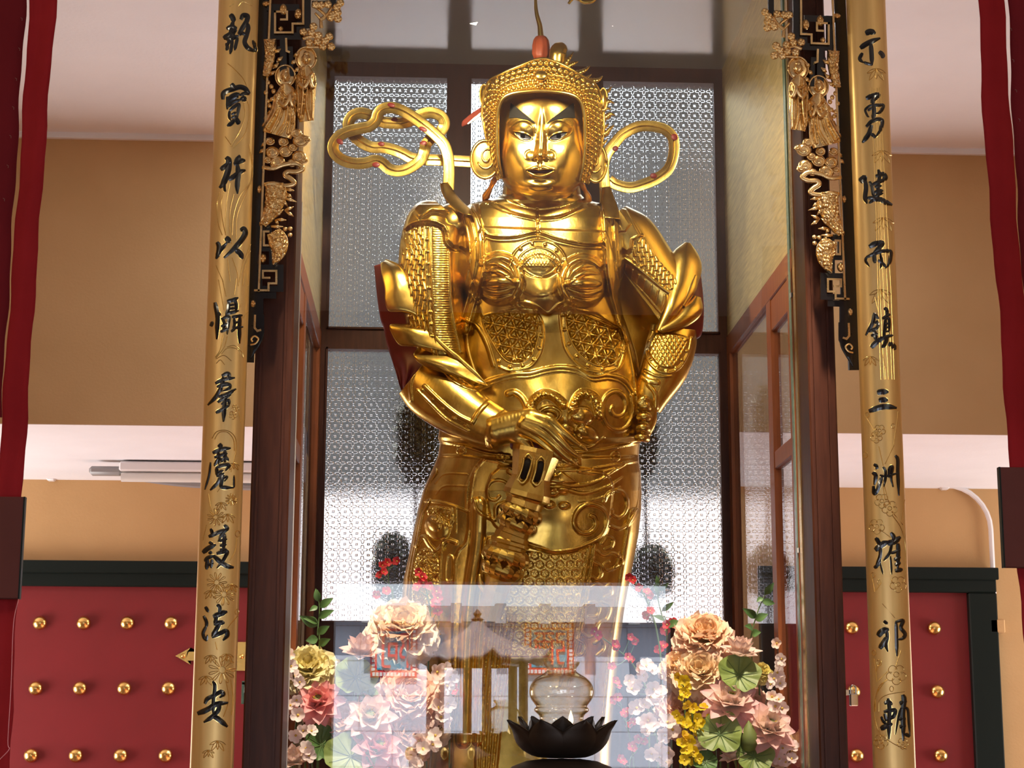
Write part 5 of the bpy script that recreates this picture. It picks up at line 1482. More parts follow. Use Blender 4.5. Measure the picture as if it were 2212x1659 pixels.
# two slots near the top
for P in ([(1141, 990), (1137, 1010), (1128, 1035)], [(1169, 996), (1166, 1016), (1159, 1040)]):
    Q = [(u, v, 226+40-abs(v-1012)*.12) for u, v in P]
    V, Fs = stube(Q, 8.5, 12, smooth=8, flat=.35, taper=[.5, 1, 1, 1, .5]); sobj('slot', V, Fs, M['black_paint'], club, label='dark slot in the club head')
    ring = [(u-9, v, d+2) for u, v, d in cr(Q, 6)]+[(Q[-1][0], Q[-1][1]+9, Q[-1][2]+1)]+[(u+9, v, d+2) for u, v, d in cr(Q, 6)[::-1]]+[(Q[0][0], Q[0][1]-9, Q[0][2]+1)]
    V, Fs = stube(cr(ring+ring[:1], 3), 2.6, 8, smooth=0); sobj('slot_rim', V, Fs, G, club)
# flame tips under the club
for P in ([(1036, 1240, 176), (1040, 1262, 180), (1060, 1290, 182), (1075, 1310, 180)], [(1095, 1232, 196), (1096, 1262, 198), (1085, 1290, 196), (1078, 1312, 190)]):
    V, Fs = stube(P, 9, 10, taper=[.3, 1, 1, .3], flat=.6); sobj('cloud_curl', V, Fs, G, statue)
# ------------------------------------------------------------------ couplet boards with brush characters
M['board_gold'] = mat('board_gold', (0.86, 0.58, 0.23), 0.40, 0.5, c2=(0.75, 0.48, 0.165), scale=7, stretch=(10, 10, .5), rvar=0.05)
M['engraved_gold'] = mat('engraved_gold', (0.90, 0.64, 0.24), 0.25, 1.0)
M['ink'] = mat('ink', (0.006, 0.006, 0.007), 0.2, coat=0.4)
YB_ = 4.26


class Board:
    def __init__(s, u0, u1, label, strokes, lines, flowers):
        s.x0, s.x1 = px_x(u0, 830, YB_), px_x(u1, 830, YB_); s.c = (s.x0+s.x1)/2; s.w = (s.x1-s.x0)/2
        s.root = thing('couplet_board', label, 'sign', (s.c, YB_, 0))
        n = 40; a = np.linspace(-1, 1, n); zs_ = np.array([0, 1.0, 2.0, 3.0, 3.92])
        prof = [(s.c+s.w*t, s.y(s.c+s.w*t)) for t in a]+[(s.x1, YB_+.02), (s.x0, YB_+.02)]
        V = [(x, y, z) for z in zs_ for x, y in prof]; k = len(prof)
        Fs = grid_faces(len(zs_), k, True).tolist()+[list(range(k))[::-1], [(len(zs_)-1)*k+i for i in range(k)]]
        obj('board', V, Fs, M['board_gold'], s.root, angle=40)
        for org, sts in strokes: s.character(org, sts)
        for P in lines: MB().tube(s.drape(cr(P, 6) if len(P) > 2 else P, .0004), .0011, 6).build('engraved_stem', M['engraved_gold'], s.root)
        for (u, v, r, kind) in flowers:
            eb = MB()
            for P in s.flower(u, v, r, kind): eb.tube(s.drape(P, .0004), .0009, 5)
            eb.build('engraved_flower', M['engraved_gold'], s.root)
    def y(s, x):
        t = np.clip((np.asarray(x)-s.c)/s.w, -1, 1); return YB_-.034*np.sqrt(1-(t*.985)**2)
    def drape(s, P, lift):
        P = np.asarray(P, float); Y = np.full(len(P), YB_-.03)
        for _ in range(4):
            q = at(P[:, 0], P[:, 1], Y); Y = s.y(q[:, 0])
        return at(P[:, 0], P[:, 1], Y-lift)
    def character(s, org, sts):
        mb = MB(); s.rim = MB()
        for st in sts:
            pts, wd = st[:-1], st[-1]
            P = np.array([(org[0]+x/5.1875, org[1]+y/5.1875) for x, y in pts]); P = cr(P, 7) if len(P) > 1 else P
            k = len(P); t = np.linspace(0, 1, k)
            w = wd/5.1875*.76*np.clip(np.minimum(.62+2.2*t, .34+2.6*(1-t)), 0, 1)
            T = np.gradient(P, axis=0); T /= np.linalg.norm(T, axis=1, keepdims=True)+1e-9; N = np.stack([-T[:, 1], T[:, 0]], 1)
            A = s.drape(P+N*w[:, None], .0012); B = s.drape(P-N*w[:, None], .0012); C = s.drape(P, .0022); D = s.drape(P, -.002)
            V = np.stack([A, C, B, D], 1).reshape(-1, 3); wo = w+1.1
            s.rim.add(np.stack([s.drape(P+N*wo[:, None], .0004), s.drape(P, .0009), s.drape(P-N*wo[:, None], .0004), D], 1).reshape(-1, 3), grid_faces(k, 4, True).tolist())
            Fs = grid_faces(k, 4, True).tolist()+[[0, 1, 2, 3][::-1], [(k-1)*4+i for i in range(4)]]
            mb.add(V, Fs)
        s.rim.build('gold_outline', M['engraved_gold'], mb.build('character', M['ink'], s.root, smooth=False))
    def flower(s, u, v, r, kind):
        out = []
        if kind == 'plum':
            for k in range(5):
                a = k*2*math.pi/5+.3; cu, cv = u+r*.58*math.cos(a), v+r*.58*math.sin(a)
                out.append([(cu+r*.42*math.cos(w), cv+r*.42*math.sin(w)) for w in np.linspace(a-2.2, a+2.2, 12)])
            out.append([(u+r*.26*math.cos(w), v+r*.26*math.sin(w)) for w in np.linspace(0, 6.3, 12)])
        elif kind == 'daisy':
            for k in range(11):
                a = k*2*math.pi/11
                out.append([(u+r*(.3+.7*math.sin(math.pi*q/2 if q < 1 else math.pi*(2-q)/2))*math.cos(a+.26*(q-1)*math.sin(min(q, 2-q)*math.pi*.5+.3)), v+r*(.3+.7*math.sin(math.pi*min(q, 2-q)/2))*math.sin(a+.26*(q-1)*math.sin(min(q, 2-q)*math.pi*.5+.3))) for q in np.linspace(0, 2, 13)])
            out.append([(u+r*.26*math.cos(w), v+r*.26*math.sin(w)) for w in np.linspace(0, 6.3, 12)])
        elif kind == 'leaf':
            for k in range(5):
                a = math.pi*(.15+.7*k/4)
                L = r*(1.0 if k % 2 else .75)
                for sg in (-1, 1):
                    out.append([(u+L*q*math.cos(a)+sg*L*.12*math.sin(math.pi*q)*math.sin(a), v+L*q*math.sin(a)-sg*L*.12*math.sin(math.pi*q)*math.cos(a)) for q in np.linspace(0, 1, 8)])
        elif kind == 'bud':
            out.append([(u+r*math.cos(w)*.7, v+r*math.sin(w)) for w in np.linspace(0, 6.3, 12)])
        return out


a1, a2, a3, a4, a5 = (440, 0), (430, 300), (420, 600), (400, 920), (390, 1240)
left_chars = [
 (a1, [[(295,160),(325,200),(335,250),40],[(255,325),(310,300),(375,315),30],[(330,240),(310,320),(300,400),(260,530),34],[(220,430),(290,390),(370,330),40],[(300,350),(335,400),(330,440),26],[(240,430),(300,430),(390,400),34],[(380,420),(360,500),(345,565),26],[(320,440),(310,530),(295,605),26],[(255,480),(265,530),(250,565),26],[(415,220),(440,175),(490,180),(485,230),(450,290),(410,350),(385,380),36],[(480,250),(500,310),(480,400),(460,470),(490,530),(540,560),(590,580),34],[(588,580),(575,510),(550,450),24],[(390,390),(430,370),(470,390),26]]),
 (a1, [[(305,940),(330,970),(345,1000),38],[(215,1115),(215,1060),(245,1025),(320,1000),(400,975),(460,990),(500,1030),(518,1050),36],[(515,1050),(470,1045),(400,1065),28],[(265,1080),(270,1130),(262,1225),28],[(280,1100),(340,1065),(405,1050),32],[(260,1150),(320,1105),(390,1080),24],[(265,1200),(340,1140),(420,1115),26],[(410,1115),(450,1095),(462,1115),(430,1130),28],[(290,1240),(285,1300),(300,1350),22],[(290,1240),(340,1195),(395,1170),(385,1250),(375,1330),26],[(310,1285),(365,1255),18],[(310,1320),(370,1295),18],[(345,1340),(310,1380),(262,1412),30],[(355,1320),(385,1365),(405,1388),36]]),
 (a2, [[(300,205),(330,240),(330,320),(310,400),(270,500),(228,550),46],[(240,345),(300,300),(350,260),36],[(285,470),(285,560),(300,592),20],[(425,195),(440,220),(395,290),42],[(390,285),(460,250),(520,240),36],[(430,285),(440,400),(430,500),(430,615),38],[(330,458),(400,412),(460,370),(522,350),36]]),
 (a2, [[(200,1155),(222,1200),(215,1280),(190,1345),34],[(195,1330),(240,1250),(315,1155),28],[(295,1105),(325,1130),(347,1160),42],[(465,1025),(500,1010),(517,1060),(470,1140),(400,1220),(278,1332),40],[(412,1242),(460,1280),(490,1345),38]]),
 (a3, [[(230,275),(245,350),(260,450),(255,560),(250,690),34],[(182,545),(205,490),24],[(262,385),(288,425),26],[(365,265),(430,250),(495,222),28],[(385,270),(378,360),(348,425),26],[(450,240),(470,300),(465,385),26],[(390,310),(452,300),18],[(388,350),(455,338),18],[(350,402),(420,388),(500,368),24],[(315,455),(332,520),(318,605),24],[(298,462),(385,438),(378,520),(365,635),24],[(298,545),(372,510),20],[(290,605),(385,562),22],[(420,442),(480,432),(540,418),24],[(445,450),(452,520),(428,595),22],[(510,430),(505,560),(505,738),28],[(412,605),(470,560),(548,550),22],[(452,505),(500,492),16]]),
 (a3, [[(305,1098),(370,1073),(388,1100),(360,1150),28],[(232,1182),(330,1140),(455,1120),28],[(320,1110),(310,1190),(240,1330),(148,1428),28],[(250,1222),(330,1190),(405,1190),24],[(292,1210),(302,1275),22],[(305,1215),(395,1198),(390,1240),(312,1272),22],[(268,1332),(360,1310),(468,1243),28],[(258,1392),(330,1350),(412,1308),26],[(300,1420),(382,1370),(385,1445),22],[(238,1512),(320,1470),(390,1428),26],[(345,1300),(335,1450),(325,1615),32]]),
 (a4, [[(375,205),(412,243),34],[(305,302),(400,265),(512,250),30],[(285,408),(265,560),(218,715),16],[(325,352),(400,330),(475,308),24],[(370,290),(375,430),26],[(365,370),(325,450),22],[(385,360),(425,405),20],[(445,270),(445,410),28],[(440,350),(400,410),20],[(450,345),(490,390),22],[(340,470),(420,442),(492,440),(452,505),26],[(350,470),(362,565),26],[(368,520),(430,500),20],[(350,565),(440,530),22],[(400,560),(360,640),(278,722),26],[(430,545),(410,620),(405,680),(460,692),(548,690),28],[(548,690),(548,552),14],[(425,590),(470,570),(440,625),18]]),
 (a4, [[(285,1150),(302,1200),(300,1245),24],[(262,1242),(360,1200),(478,1158),30],[(435,1112),(472,1150),(420,1200),(370,1300),28],[(195,1422),(260,1370),(345,1330),34],[(268,1298),(315,1335),24],[(268,1408),(295,1435),28],[(225,1525),(250,1480),(335,1450),28],[(250,1500),(238,1610),30],[(300,1495),(290,1595),24],[(240,1560),(318,1538),22],[(420,1200),(440,1260),(420,1430),30],[(380,1292),(472,1268),22],[(388,1345),(465,1330),22],[(388,1395),(465,1380),22],[(350,1432),(400,1420),(472,1408),(430,1500),(355,1595),28],[(320,1460),(400,1530),(470,1570),(545,1588),36]]),
 (a5, [[(278,365),(312,428),24],[(258,468),(290,540),(285,605),24],[(288,580),(252,660),(265,715),(292,750),24],[(292,750),(300,680),16],[(408,342),(440,380),(430,485),28],[(365,482),(440,450),(525,418),40],[(410,450),(380,575),30],[(372,562),(440,545),(495,550),36],[(440,550),(390,640),(352,705),36],[(350,708),(430,670),(512,638),(522,690),(475,745),34]]),
 (a5, [[(362,1200),(385,1260),(370,1400),(365,1500),(370,1610),28],[(272,1455),(300,1400),(380,1360),(450,1320),(482,1350),(435,1385),32],[(188,1565),(300,1520),(400,1460),(535,1440),40],[(440,1440),(420,1530),(340,1610),(258,1662),34],[(350,1580),(430,1630),(528,1712),38]])]
b1, b2, b3, b4, b5 = (1830, 20), (1830, 340), (1840, 640), (1850, 960), (1850, 1300)
right_chars = [
 (b1, [[(205,272),(260,250),(320,270),42],[(145,435),(230,380),(372,322),38],[(265,385),(275,500),(280,628),34],[(283,622),(220,605),(180,590),20],[(172,488),(140,555),(178,598),26],[(358,472),(398,510),(400,550),32]]),
 (b1, [[(210,998),(290,970),(345,960),(308,1025),38],[(285,1000),(290,1070),34],[(300,1062),(240,1090),(202,1130),(225,1190),(248,1208),18],[(300,1070),(350,1075),(405,1080),(372,1150),(318,1172),26],[(290,1050),(300,1150),(290,1250),36],[(230,1132),(290,1100),18],[(212,1315),(270,1260),(340,1232),(392,1250),(372,1350),(315,1438),30],[(318,1435),(268,1388),26],[(275,1295),(240,1400),(168,1495),34]]),
 (b2, [[(142,275),(180,240),(215,210),48],[(205,260),(210,350),(200,450),(222,518),34],[(248,268),(275,320),(290,400),(312,455),24],[(225,452),(295,460),(245,515),26],[(290,470),(370,470),(430,500),(508,532),38],[(350,135),(360,200),(350,300),(350,400),(340,465),30],[(322,212),(400,188),(428,230),(378,262),36],[(288,302),(370,270),(425,248),30],[(308,332),(388,318),24],[(308,392),(405,370),34],[(300,442),(405,398),24]]),
 (b2, [[(245,1002),(310,970),(390,958),(360,1010),(298,1065),40],[(215,1118),(300,1080),(400,1050),(484,1055),(486,1120),(470,1190),(428,1245),28],[(215,1115),(208,1160),(248,1225),20],[(300,1075),(312,1185),32],[(370,1075),(390,1170),(368,1252),22],[(348,1148),(400,1190),(442,1235),24]]),
 (b3, [[(255,185),(230,300),(155,438),28],[(255,200),(303,252),24],[(258,302),(288,290),(290,340),(228,392),24],[(185,392),(250,370),(303,348),24],[(250,380),(265,450),(258,485),30],[(215,442),(293,418),24],[(215,575),(250,540),(310,490),(402,440),36],[(368,125),(398,170),(385,225),30],[(345,252),(400,215),(433,200),26],[(380,240),(370,400),(358,445),26],[(370,258),(416,250),(420,425),22],[(380,310),(415,302),14],[(380,350),(415,345),14],[(375,395),(415,390),14],[(315,492),(400,450),(465,438),26],[(400,460),(370,540),(335,575),30],[(412,528),(460,550),(492,600),36]]),
 (b3, [[(283,1082),(345,1070),(412,1070),40],[(303,1172),(350,1160),(405,1165),38],[(190,1288),(300,1250),(400,1235),(505,1252),40]]),
 (b4, [[(195,220),(228,250),(218,280),24],[(180,312),(215,350),(200,455),30],[(190,465),(200,545),(230,520),(275,400),(288,365),30],[(298,252),(327,300),(325,380),(308,475),22],[(262,345),(320,360),(390,340),(475,320),18],[(365,372),(370,280),(395,245),(405,270),(390,370),(412,478),22],[(438,122),(465,170),(465,300),(470,420),(477,575),24]]),
 (b4, [[(215,1045),(245,1090),(268,1145),30],[(208,1185),(280,1130),(355,1088),44],[(265,1140),(265,1250),(212,1388),28],[(198,1385),(240,1350),(272,1288),26],[(265,1328),(298,1458),14],[(388,985),(422,1050),(410,1115),30],[(345,1112),(420,1090),(495,1035),44],[(400,1110),(370,1220),(305,1305),22],[(380,1250),(390,1350),(396,1458),16],[(465,1108),(470,1200),(465,1405),30],[(388,1222),(495,1178),24],[(425,1292),(495,1260),30],[(435,1352),(495,1320),30],[(435,1415),(520,1400),32]]),
 (b5, [[(305,215),(350,250),24],[(240,385),(290,330),(365,308),46],[(340,310),(345,400),(330,480),(352,560),28],[(260,525),(310,450),(355,385),40],[(445,225),(450,400),(455,610),26],[(438,225),(522,212),(500,290),(548,360),(520,410),(455,422),26]]),
 (b5, [[(312,1142),(360,1120),(402,1155),30],[(355,1080),(370,1200),(365,1400),(365,1540),32],[(305,1232),(370,1220),(435,1218),(410,1290),(318,1335),30],[(318,1250),(332,1335),24],[(278,1285),(300,1340),(345,1375),20],[(270,1425),(340,1390),(405,1368),40],[(518,1040),(535,1100),(520,1250),(525,1400),(525,1560),36],[(485,1142),(565,1110),34],[(500,1190),(470,1300),(438,1490),18],[(498,1192),(572,1200),(590,1350),(602,1508),18],[(603,1505),(540,1480),26],[(475,1312),(555,1310),34],[(485,1402),(555,1390),34]])]
Lt = lambda o, P: [(o[0]+x/5.1875, o[1]+y/5.1875) for x, y in P]
ll = [Lt(a1, P) for P in ([(270, 710), (360, 790), (440, 880), (480, 960)], [(470, 1100), (510, 1200), (505, 1350), (450, 1520), (330, 1659)], [(450, 1150), (460, 1300), (400, 1480), (300, 1640)], [(240, 1530), (320, 1640)], [(385, 75), (440, 20), (545, 65)], [(290, 75), (335, 40)])]
ll += [Lt(a2, P) for P in ([(230, 600), (200, 750), (215, 950), (260, 1080)], [(275, 600), (245, 750), (270, 950), (300, 1080)], [(345, 500), (310, 700), (295, 900), (300, 1060)], [(390, 620), (350, 800), (345, 1000), (370, 1180)], [(560, 60), (600, 300), (580, 480), (460, 640), (390, 850), (370, 1080)], [(570, 150), (600, 400), (530, 600), (430, 850), (415, 1120)], [(190, 1420), (270, 1600)], [(320, 1350), (350, 1600)], [(370, 1330), (430, 1500), (440, 1650)], [(580, 1180), (500, 1380), (450, 1600)], [(575, 1250), (520, 1420), (490, 1640)])]
ll += [Lt(a3, P) for P in ([(270, 20), (330, 360)], [(310, 10), (355, 210)], [(470, 10), (450, 190)], [(600, 90), (510, 330)], [(240, 900), (330, 780), (370, 660)], [(235, 890), (290, 800), (320, 640)], [(300, 855), (370, 790), (480, 800), (545, 895)], [(365, 775), (450, 760), (530, 830), (550, 890)], [(240, 910), (330, 870), (415, 930)], [(245, 960), (290, 920), (340, 975)], [(540, 450), (600, 380)], [(500, 1500), (520, 1620)])]
ll += [Lt(a4, P) for P in ([(300, 140), (360, 60), (480, 55), (560, 130), (570, 280), (510, 520)], [(330, 150), (380, 75), (470, 70), (540, 150), (550, 280)], [(395, 690), (360, 740)], [(260, 760), (280, 880), (300, 950)], [(580, 1260), (560, 1400), (500, 1510)], [(240, 1110), (200, 1280)])]
ll += [Lt(a5, P) for P in ([(640, 470), (560, 560), (520, 620)], [(500, 1160), (540, 1400), (480, 1600)], [(560, 1180), (590, 1400), (570, 1580)], [(390, 760), (410, 850)])]
lf = [(508, 882, 8, 'plum'), (503, 897, 9, 'plum'), (500, 1079, 13, 'daisy'), (466, 1117, 19, 'daisy'), (513, 1153, 7, 'bud'), (468, 1258, 22, 'daisy'), (484, 1284, 24, 'daisy'), (512, 1322, 6, 'bud'), (480, 1447, 30, 'daisy'), (455, 1415, 22, 'leaf'), (490, 1412, 22, 'leaf'), (445, 1460, 24, 'leaf'), (478, 1085, 20, 'leaf'), (492, 1110, 24, 'leaf'), (505, 1000, 18, 'leaf'), (455, 1275, 22, 'leaf'), (500, 1262, 20, 'leaf'), (470, 1600, 26, 'leaf'), (450, 1620, 20, 'leaf')]
rl = []
for k, (ua, ub) in enumerate(((1880, 1905), (1886, 1911), (1893, 1918), (1899, 1925), (1904, 1931))):
    rl.append([(ua+q*(ub-ua)+2*math.sin(q*5+k), 190+q*630) for q in np.linspace(0, 1, 9)])
rl += [Lt(b3, P) for P in ([(330, 600), (370, 780), (380, 930)], [(240, 710), (380, 820)], [(265, 690), (385, 800)], [(260, 10), (300, 180)], [(160, 1350), (250, 1500)], [(520, 1290), (470, 1659)])]
rl += [Lt(b4, P) for P in ([(250, 20), (300, 240)], [(420, 10), (320, 220)], [(290, 400), (320, 620)], [(300, 400), (350, 620)], [(400, 790), (500, 940), (550, 1150), (545, 1500)], [(420, 780), (520, 900)], [(260, 950), (380, 1040)], [(540, 620), (500, 850)], [(175, 1490), (205, 1650)], [(270, 1560), (215, 1640)])]
rl += [Lt(b5, P) for P in ([(290, 20), (430, 180)], [(500, 540), (440, 720)], [(200, 640), (230, 900)], [(350, 780), (250, 880)], [(270, 670), (220, 780)], [(350, 870), (250, 960), (200, 1200), (250, 1450), (400, 1580), (560, 1650)], [(330, 870), (220, 1050), (215, 1230)], [(540, 1005), (350, 1040), (260, 1100), (250, 1230)])]
rf = [(1893, 148, 30, 'leaf'), (1905, 325, 32, 'leaf'), (1908, 470, 34, 'leaf'), (1902, 625, 36, 'leaf'), (1880, 770, 24, 'leaf'), (1900, 930, 13, 'plum'), (1893, 944, 13, 'plum'), (1873, 896, 6, 'bud'), (1929, 920, 5, 'bud'), (1905, 1082, 16, 'plum'), (1922, 1098, 17, 'plum'), (1894, 1137, 17, 'plum'), (1940, 1262, 18, 'plum'), (1886, 1242, 6, 'bud'), (1899, 1258, 6, 'bud'), (1936, 1457, 22, 'plum'), (1926, 1488, 6, 'bud'), (1899, 1432, 7, 'bud'), (1888, 1410, 6, 'bud'), (1903, 1602, 16, 'plum'), (1950, 1606, 12, 'plum'), (1870, 983, 6, 'bud')]
Board(442, 530, 'gold couplet board with black brush characters, left of the glass cabinet', left_chars, ll, lf)
Board(1861, 1944, 'gold couplet board with black brush characters, right of the glass cabinet', right_chars, rl, rf)

# ------------------------------------------------------------------ carved corner brackets
YK = 4.335
XM = px_x(1196, 400, YK)
KK = YK/F_PX


def bracket(label, mirror):
    c = at(600, 300, YK); cx = 2*XM-c[0] if mirror else c[0]
    root = thing('carved_bracket', label, 'carving', (cx, YK, at(545, 770, YK)[2]))
    def W(P):
        P = np.asarray(P, float); q = at(P[..., 0], P[..., 1], YK-P[..., 2]*KK)
        if mirror: q[..., 0] = 2*XM-q[..., 0]
        return q
    def put(name, VF, m, parent=root, **kw):
        V, Fs = VF
        Fs = fix_quads(Fs)
        if mirror: Fs = Fs[:, ::-1] if isinstance(Fs, np.ndarray) else [f[::-1] for f in Fs]
        return obj(name, W(V), Fs, m, parent, **kw)
    class P2(SM):
        def go(s, name, m, parent=root, **kw): return put(name, (np.vstack(s.V), s.F), m, parent, **kw)
    def bar(P, w, d0, d1):
        """flat square-cornered bar along a pixel path"""
        P = np.asarray(P, float); V = []; T = np.diff(P, axis=0); T /= np.linalg.norm(T, axis=1, keepdims=True)
        Ns = np.stack([-T[:, 1], T[:, 0]], 1); k = len(P)
        for i in range(k):
            if i == 0: n = Ns[0]; e = P[i]-T[0]*w*.5
            elif i == k-1: n = Ns[-1]; e = P[i]+T[-1]*w*.5
            else:
                n = Ns[i-1]+Ns[i]; n = n/(n@Ns[i]+1e-9); e = P[i]
            for s_, d in ((-1, d0), (-1, d1), (1, d1), (1, d0)): V.append((*(e+n*w*.5*s_), d))
        Fs = [[i*4+j, i*4+(j+1) % 4, (i+1)*4+(j+1) % 4, (i+1)*4+j] for i in range(k-1) for j in range(4)]+[[3, 2, 1, 0], [(k-1)*4+j for j in range(4)]]
        return np.array(V), Fs
    fr = P2()
    edge = lambda v: 575-(v)*.040
    fr.add(bar([(edge(-150)-8, -150), (edge(770)-8, 770)], 26, -22, 0))
    for P, w in (([(590, 16), (590, 78), (648, 78), (648, 54), (664, 54), (664, -30)], 15), ([(640, 16), (583, 16)], 14), ([(612, 80), (612, 168)], 15), ([(604, 105), (628, 105), (630, 160)], 9), ([(580, 494), (566, 494), (566, 536), (588, 536), (588, 574)], 14), ([(562, 578), (606, 578), (606, 624), (560, 624)], 13), ([(560, 578), (560, 640)], 14), ([(548, 638), (590, 638)], 14), ([(556, 640), (556, 690)], 26), ([(560, 690), (560, 716), (549, 740)], 22)):
        fr.add(bar(P, w, -16, 2+.35*(len(fr.V) % 7)))
    for P in ([(640, -30), (720, -30), (720, 8), (680, 8)],): fr.add(bar(P, 12, -16, 0))
    fr.add(aloft([(560, 700), (558, 725), (550, 748), (541, 774)], [10, 12, 9, 2], 0, 3, None, nr=20, nc=12, back=14, expo=2))
    fr.go('fretwork', M['lacquer_black'], smooth=False, recalc=True)
    gl = P2()
    for P in ([(edge(-60)+9, -60), (edge(628)+9, 628)], [(594, 25), (594, 70), (632, 70), (632, 51), (655, 51), (655, -30)], [(594, 25), (620, 25), (620, 42), (607, 42)], [(618, 84), (619, 110), (624, 112)], [(580, 500), (570, 500), (570, 530), (592, 530), (592, 570)], [(582, 600), (568, 600), (568, 585), (597, 585), (597, 612), (580, 612), (580, 627), (551, 627)], [(551, 682), (550, 708), (556, 715), (562, 713)]):
        gl.add(bar(P, 4.4, 1, 8))
    gl.add(stube([(541, 745, 4), (552, 742, 5), (558, 732, 5), (550, 726, 5), (543, 732, 5), (546, 738, 5)], 2.2, 8))
    gl.go('gold_line', M['gold_pale'], smooth=False, recalc=True)
    Gp = M['gold_pale']
    Z6 = lambda x, y: (540+x*.2532, y*.2532); Z7 = lambda x, y: (520+x*.2532, 380+y*.2532)
    # plum branch with blossoms
    br = P2()
    for P in ([(610, 240), (605, 190), (600, 160), (555, 110)], [(600, 170), (660, 120), (700, 60)], [(600, 175), (640, 130), (560, 60), (540, 30)], [(450, 330), (520, 310), (600, 340)], [(480, 400), (560, 400), (640, 400)]):
        br.add(stube([(*Z6(x, y), 6) for x, y in P], 4, 8, taper=[1, .8, .6]))
    bo = br.go('plum_branch', Gp)
    for x, y in ((540, 225), (455, 272), (525, 278), (585, 302), (675, 312), (505, 362), (575, 357), (640, 347), (692, 397), (620, 395), (560, 42), (605, 42), (665, 37), (770, 25), (705, 125), (748, 107), (750, 160), (690, 150), (740, 60)):
        u, v = Z6(x, y); s = P2(); s.add(sball((u, v, 8), 9, 8.5, 7, 8)); s.add(sball((u, v, 15), 2.2, 2.2, 2, 6))
        for k in range(5):
            a_ = k*1.257; s.add(sball((u+5*math.cos(a_), v+5*math.sin(a_), 11), 4, 4, 4, 6))
        s.go('plum_blossom', Gp, bo)
    # two haloed figures
    def figure(hu, hv, hr, body, W_, folds):
        fo_h = HM(540, 90, 700, 310)
        for F in folds: fo_h.tube(F, 3.2, 6.5); fo_h.tube(np.array(F, float)+[5, 0], 2.2, -3)
        V, Fs = aloft(body, W_, 4, 12, fo_h, nr=90, nc=60, back=6, expo=2)
        f = put('robed_figure', (V, Fs), Gp)
        s = P2(); s.add(sball((hu, hv, 12), 9, 12, 11, 12)); s.add(sball((hu+1, hv-10, 11), 7, 6, 9, 8)); s.add(sball((hu+3, hv+1, 22), 2, 3, 3, 6)); s.add(sball((hu-9, hv+1, 11), 2.2, 5, 3, 6)); s.add(sball((hu+9, hv+1, 11), 2.2, 5, 3, 6))
        s.add(stube([(hu-1, hv+7, 21), (hu+6, hv+7, 20)], 1, 6)); s.add(stube([(hu-5, hv-2, 21), (hu-1, hv-2, 22)], .9, 5)); s.add(stube([(hu+4, hv-2, 22), (hu+8, hv-2, 20)], .9, 5))
        s.go('head', Gp, f)
        a_ = np.linspace(0, 2*math.pi, 30); s = P2(); V, Fs = sball((hu, hv, 0), hr, hr*1.12, 4, 10); s.add((V, Fs)); s.add(stube([(hu+hr*math.cos(w), hv+hr*1.12*math.sin(w), 3) for w in a_], 2, 6, smooth=0)); s.go('halo', Gp, f)
        bu, bv = body[1]
        s = P2(); s.add(stube([(bu-15, bv+14, 14), (bu-4, bv+24, 22), (bu+6, bv+10, 26), (bu+8, bv-2, 26)], 4.5, 8, taper=[1.4, 1.2, 1, .6])); s.add(stube([(bu+18, bv+14, 12), (bu+14, bv+24, 20), (bu+9, bv+10, 26), (bu+9, bv-3, 26)], 4.5, 8, taper=[1.4, 1.2, 1, .6])); s.go('folded_hands', Gp, f)
    figure(661, 126, 22, [(661, 142), (661, 165), (660, 200), (659, 235), (662, 262)], [8, 21, 22, 20, 16], [[(650, 150), (655, 200), (648, 255)], [(664, 180), (662, 225), (668, 258)], [(674, 165), (676, 215), (676, 255)], [(642, 175), (644, 220), (640, 250)], [(655, 185), (650, 245)], [(645, 160), (662, 170), (676, 158)]])
    figure(616, 164, 21, [(616, 180), (618, 205), (612, 240), (604, 270), (598, 292)], [8, 24, 27, 34, 32], [[(605, 188), (600, 230), (575, 275)], [(622, 215), (618, 260), (600, 290)], [(632, 205), (634, 250), (640, 278)], [(612, 215), (600, 255), (585, 284)], [(600, 200), (592, 240), (568, 280)], [(628, 215), (627, 260), (622, 288)], [(602, 195), (618, 212), (634, 198)]])
    # clouds
    for u, v, r in ((649, 304, 17), (588, 329, 15), (646, 339, 16), (599, 350, 17), (616, 327, 15), (583, 305, 10), (612, 306, 11), (632, 318, 10), (640, 288, 12), (662, 300, 8), (578, 345, 9), (630, 352, 10), (655, 345, 10)):
        s = P2(); s.add(sball((u, v, 2), r, r*.86, 8, 10)); a_ = np.linspace(0, 3.2*math.pi, 30)
        s.add(stube([(u+r*(.95-.075*w)*math.cos(w), v+r*.86*(.95-.075*w)*math.sin(w), 6+.5*w) for w in a_], 2, 6, smooth=0)); s.go('cloud', Gp)
    s = P2(); s.add(stube([(566, 361, 6), (590, 364, 8), (612, 356, 9), (640, 353, 9), (654, 364, 9), (640, 371, 9), (622, 371, 8), (616, 378, 8), (630, 388, 8), (635, 397, 8), (616, 401, 8), (590, 396, 8), (571, 399, 6)], 5.5, 8, taper=[.8, 1, 1, 1, 1, .8], flat=.5)); s.go('cloud_scarf', Gp)
    # rock, bamboo, berries
    rk = HM(540, 60, 650, 600); rk.pattern([(550, 60), (640, 60), (640, 590), (550, 590)], curls(5, 4), 9, 1, 0)
    put('rock', aloft([(592, 398), (596, 420), (590, 445), (578, 470), (568, 486)], [20, 24, 20, 14, 8], 2, 12, rk, nr=50, nc=36, back=8, expo=2), Gp)
    put('rock', aloft([(590, 500), (600, 520), (602, 540), (596, 560), (590, 572)], [16, 22, 18, 10, 3], 2, 12, rk, nr=50, nc=36, back=8, expo=2), Gp)
    put('rock', aloft([(583, 84), (584, 110), (580, 140), (574, 165)], [14, 13, 11, 8], 0, 9, rk, nr=40, nc=26, back=8, expo=2), Gp)
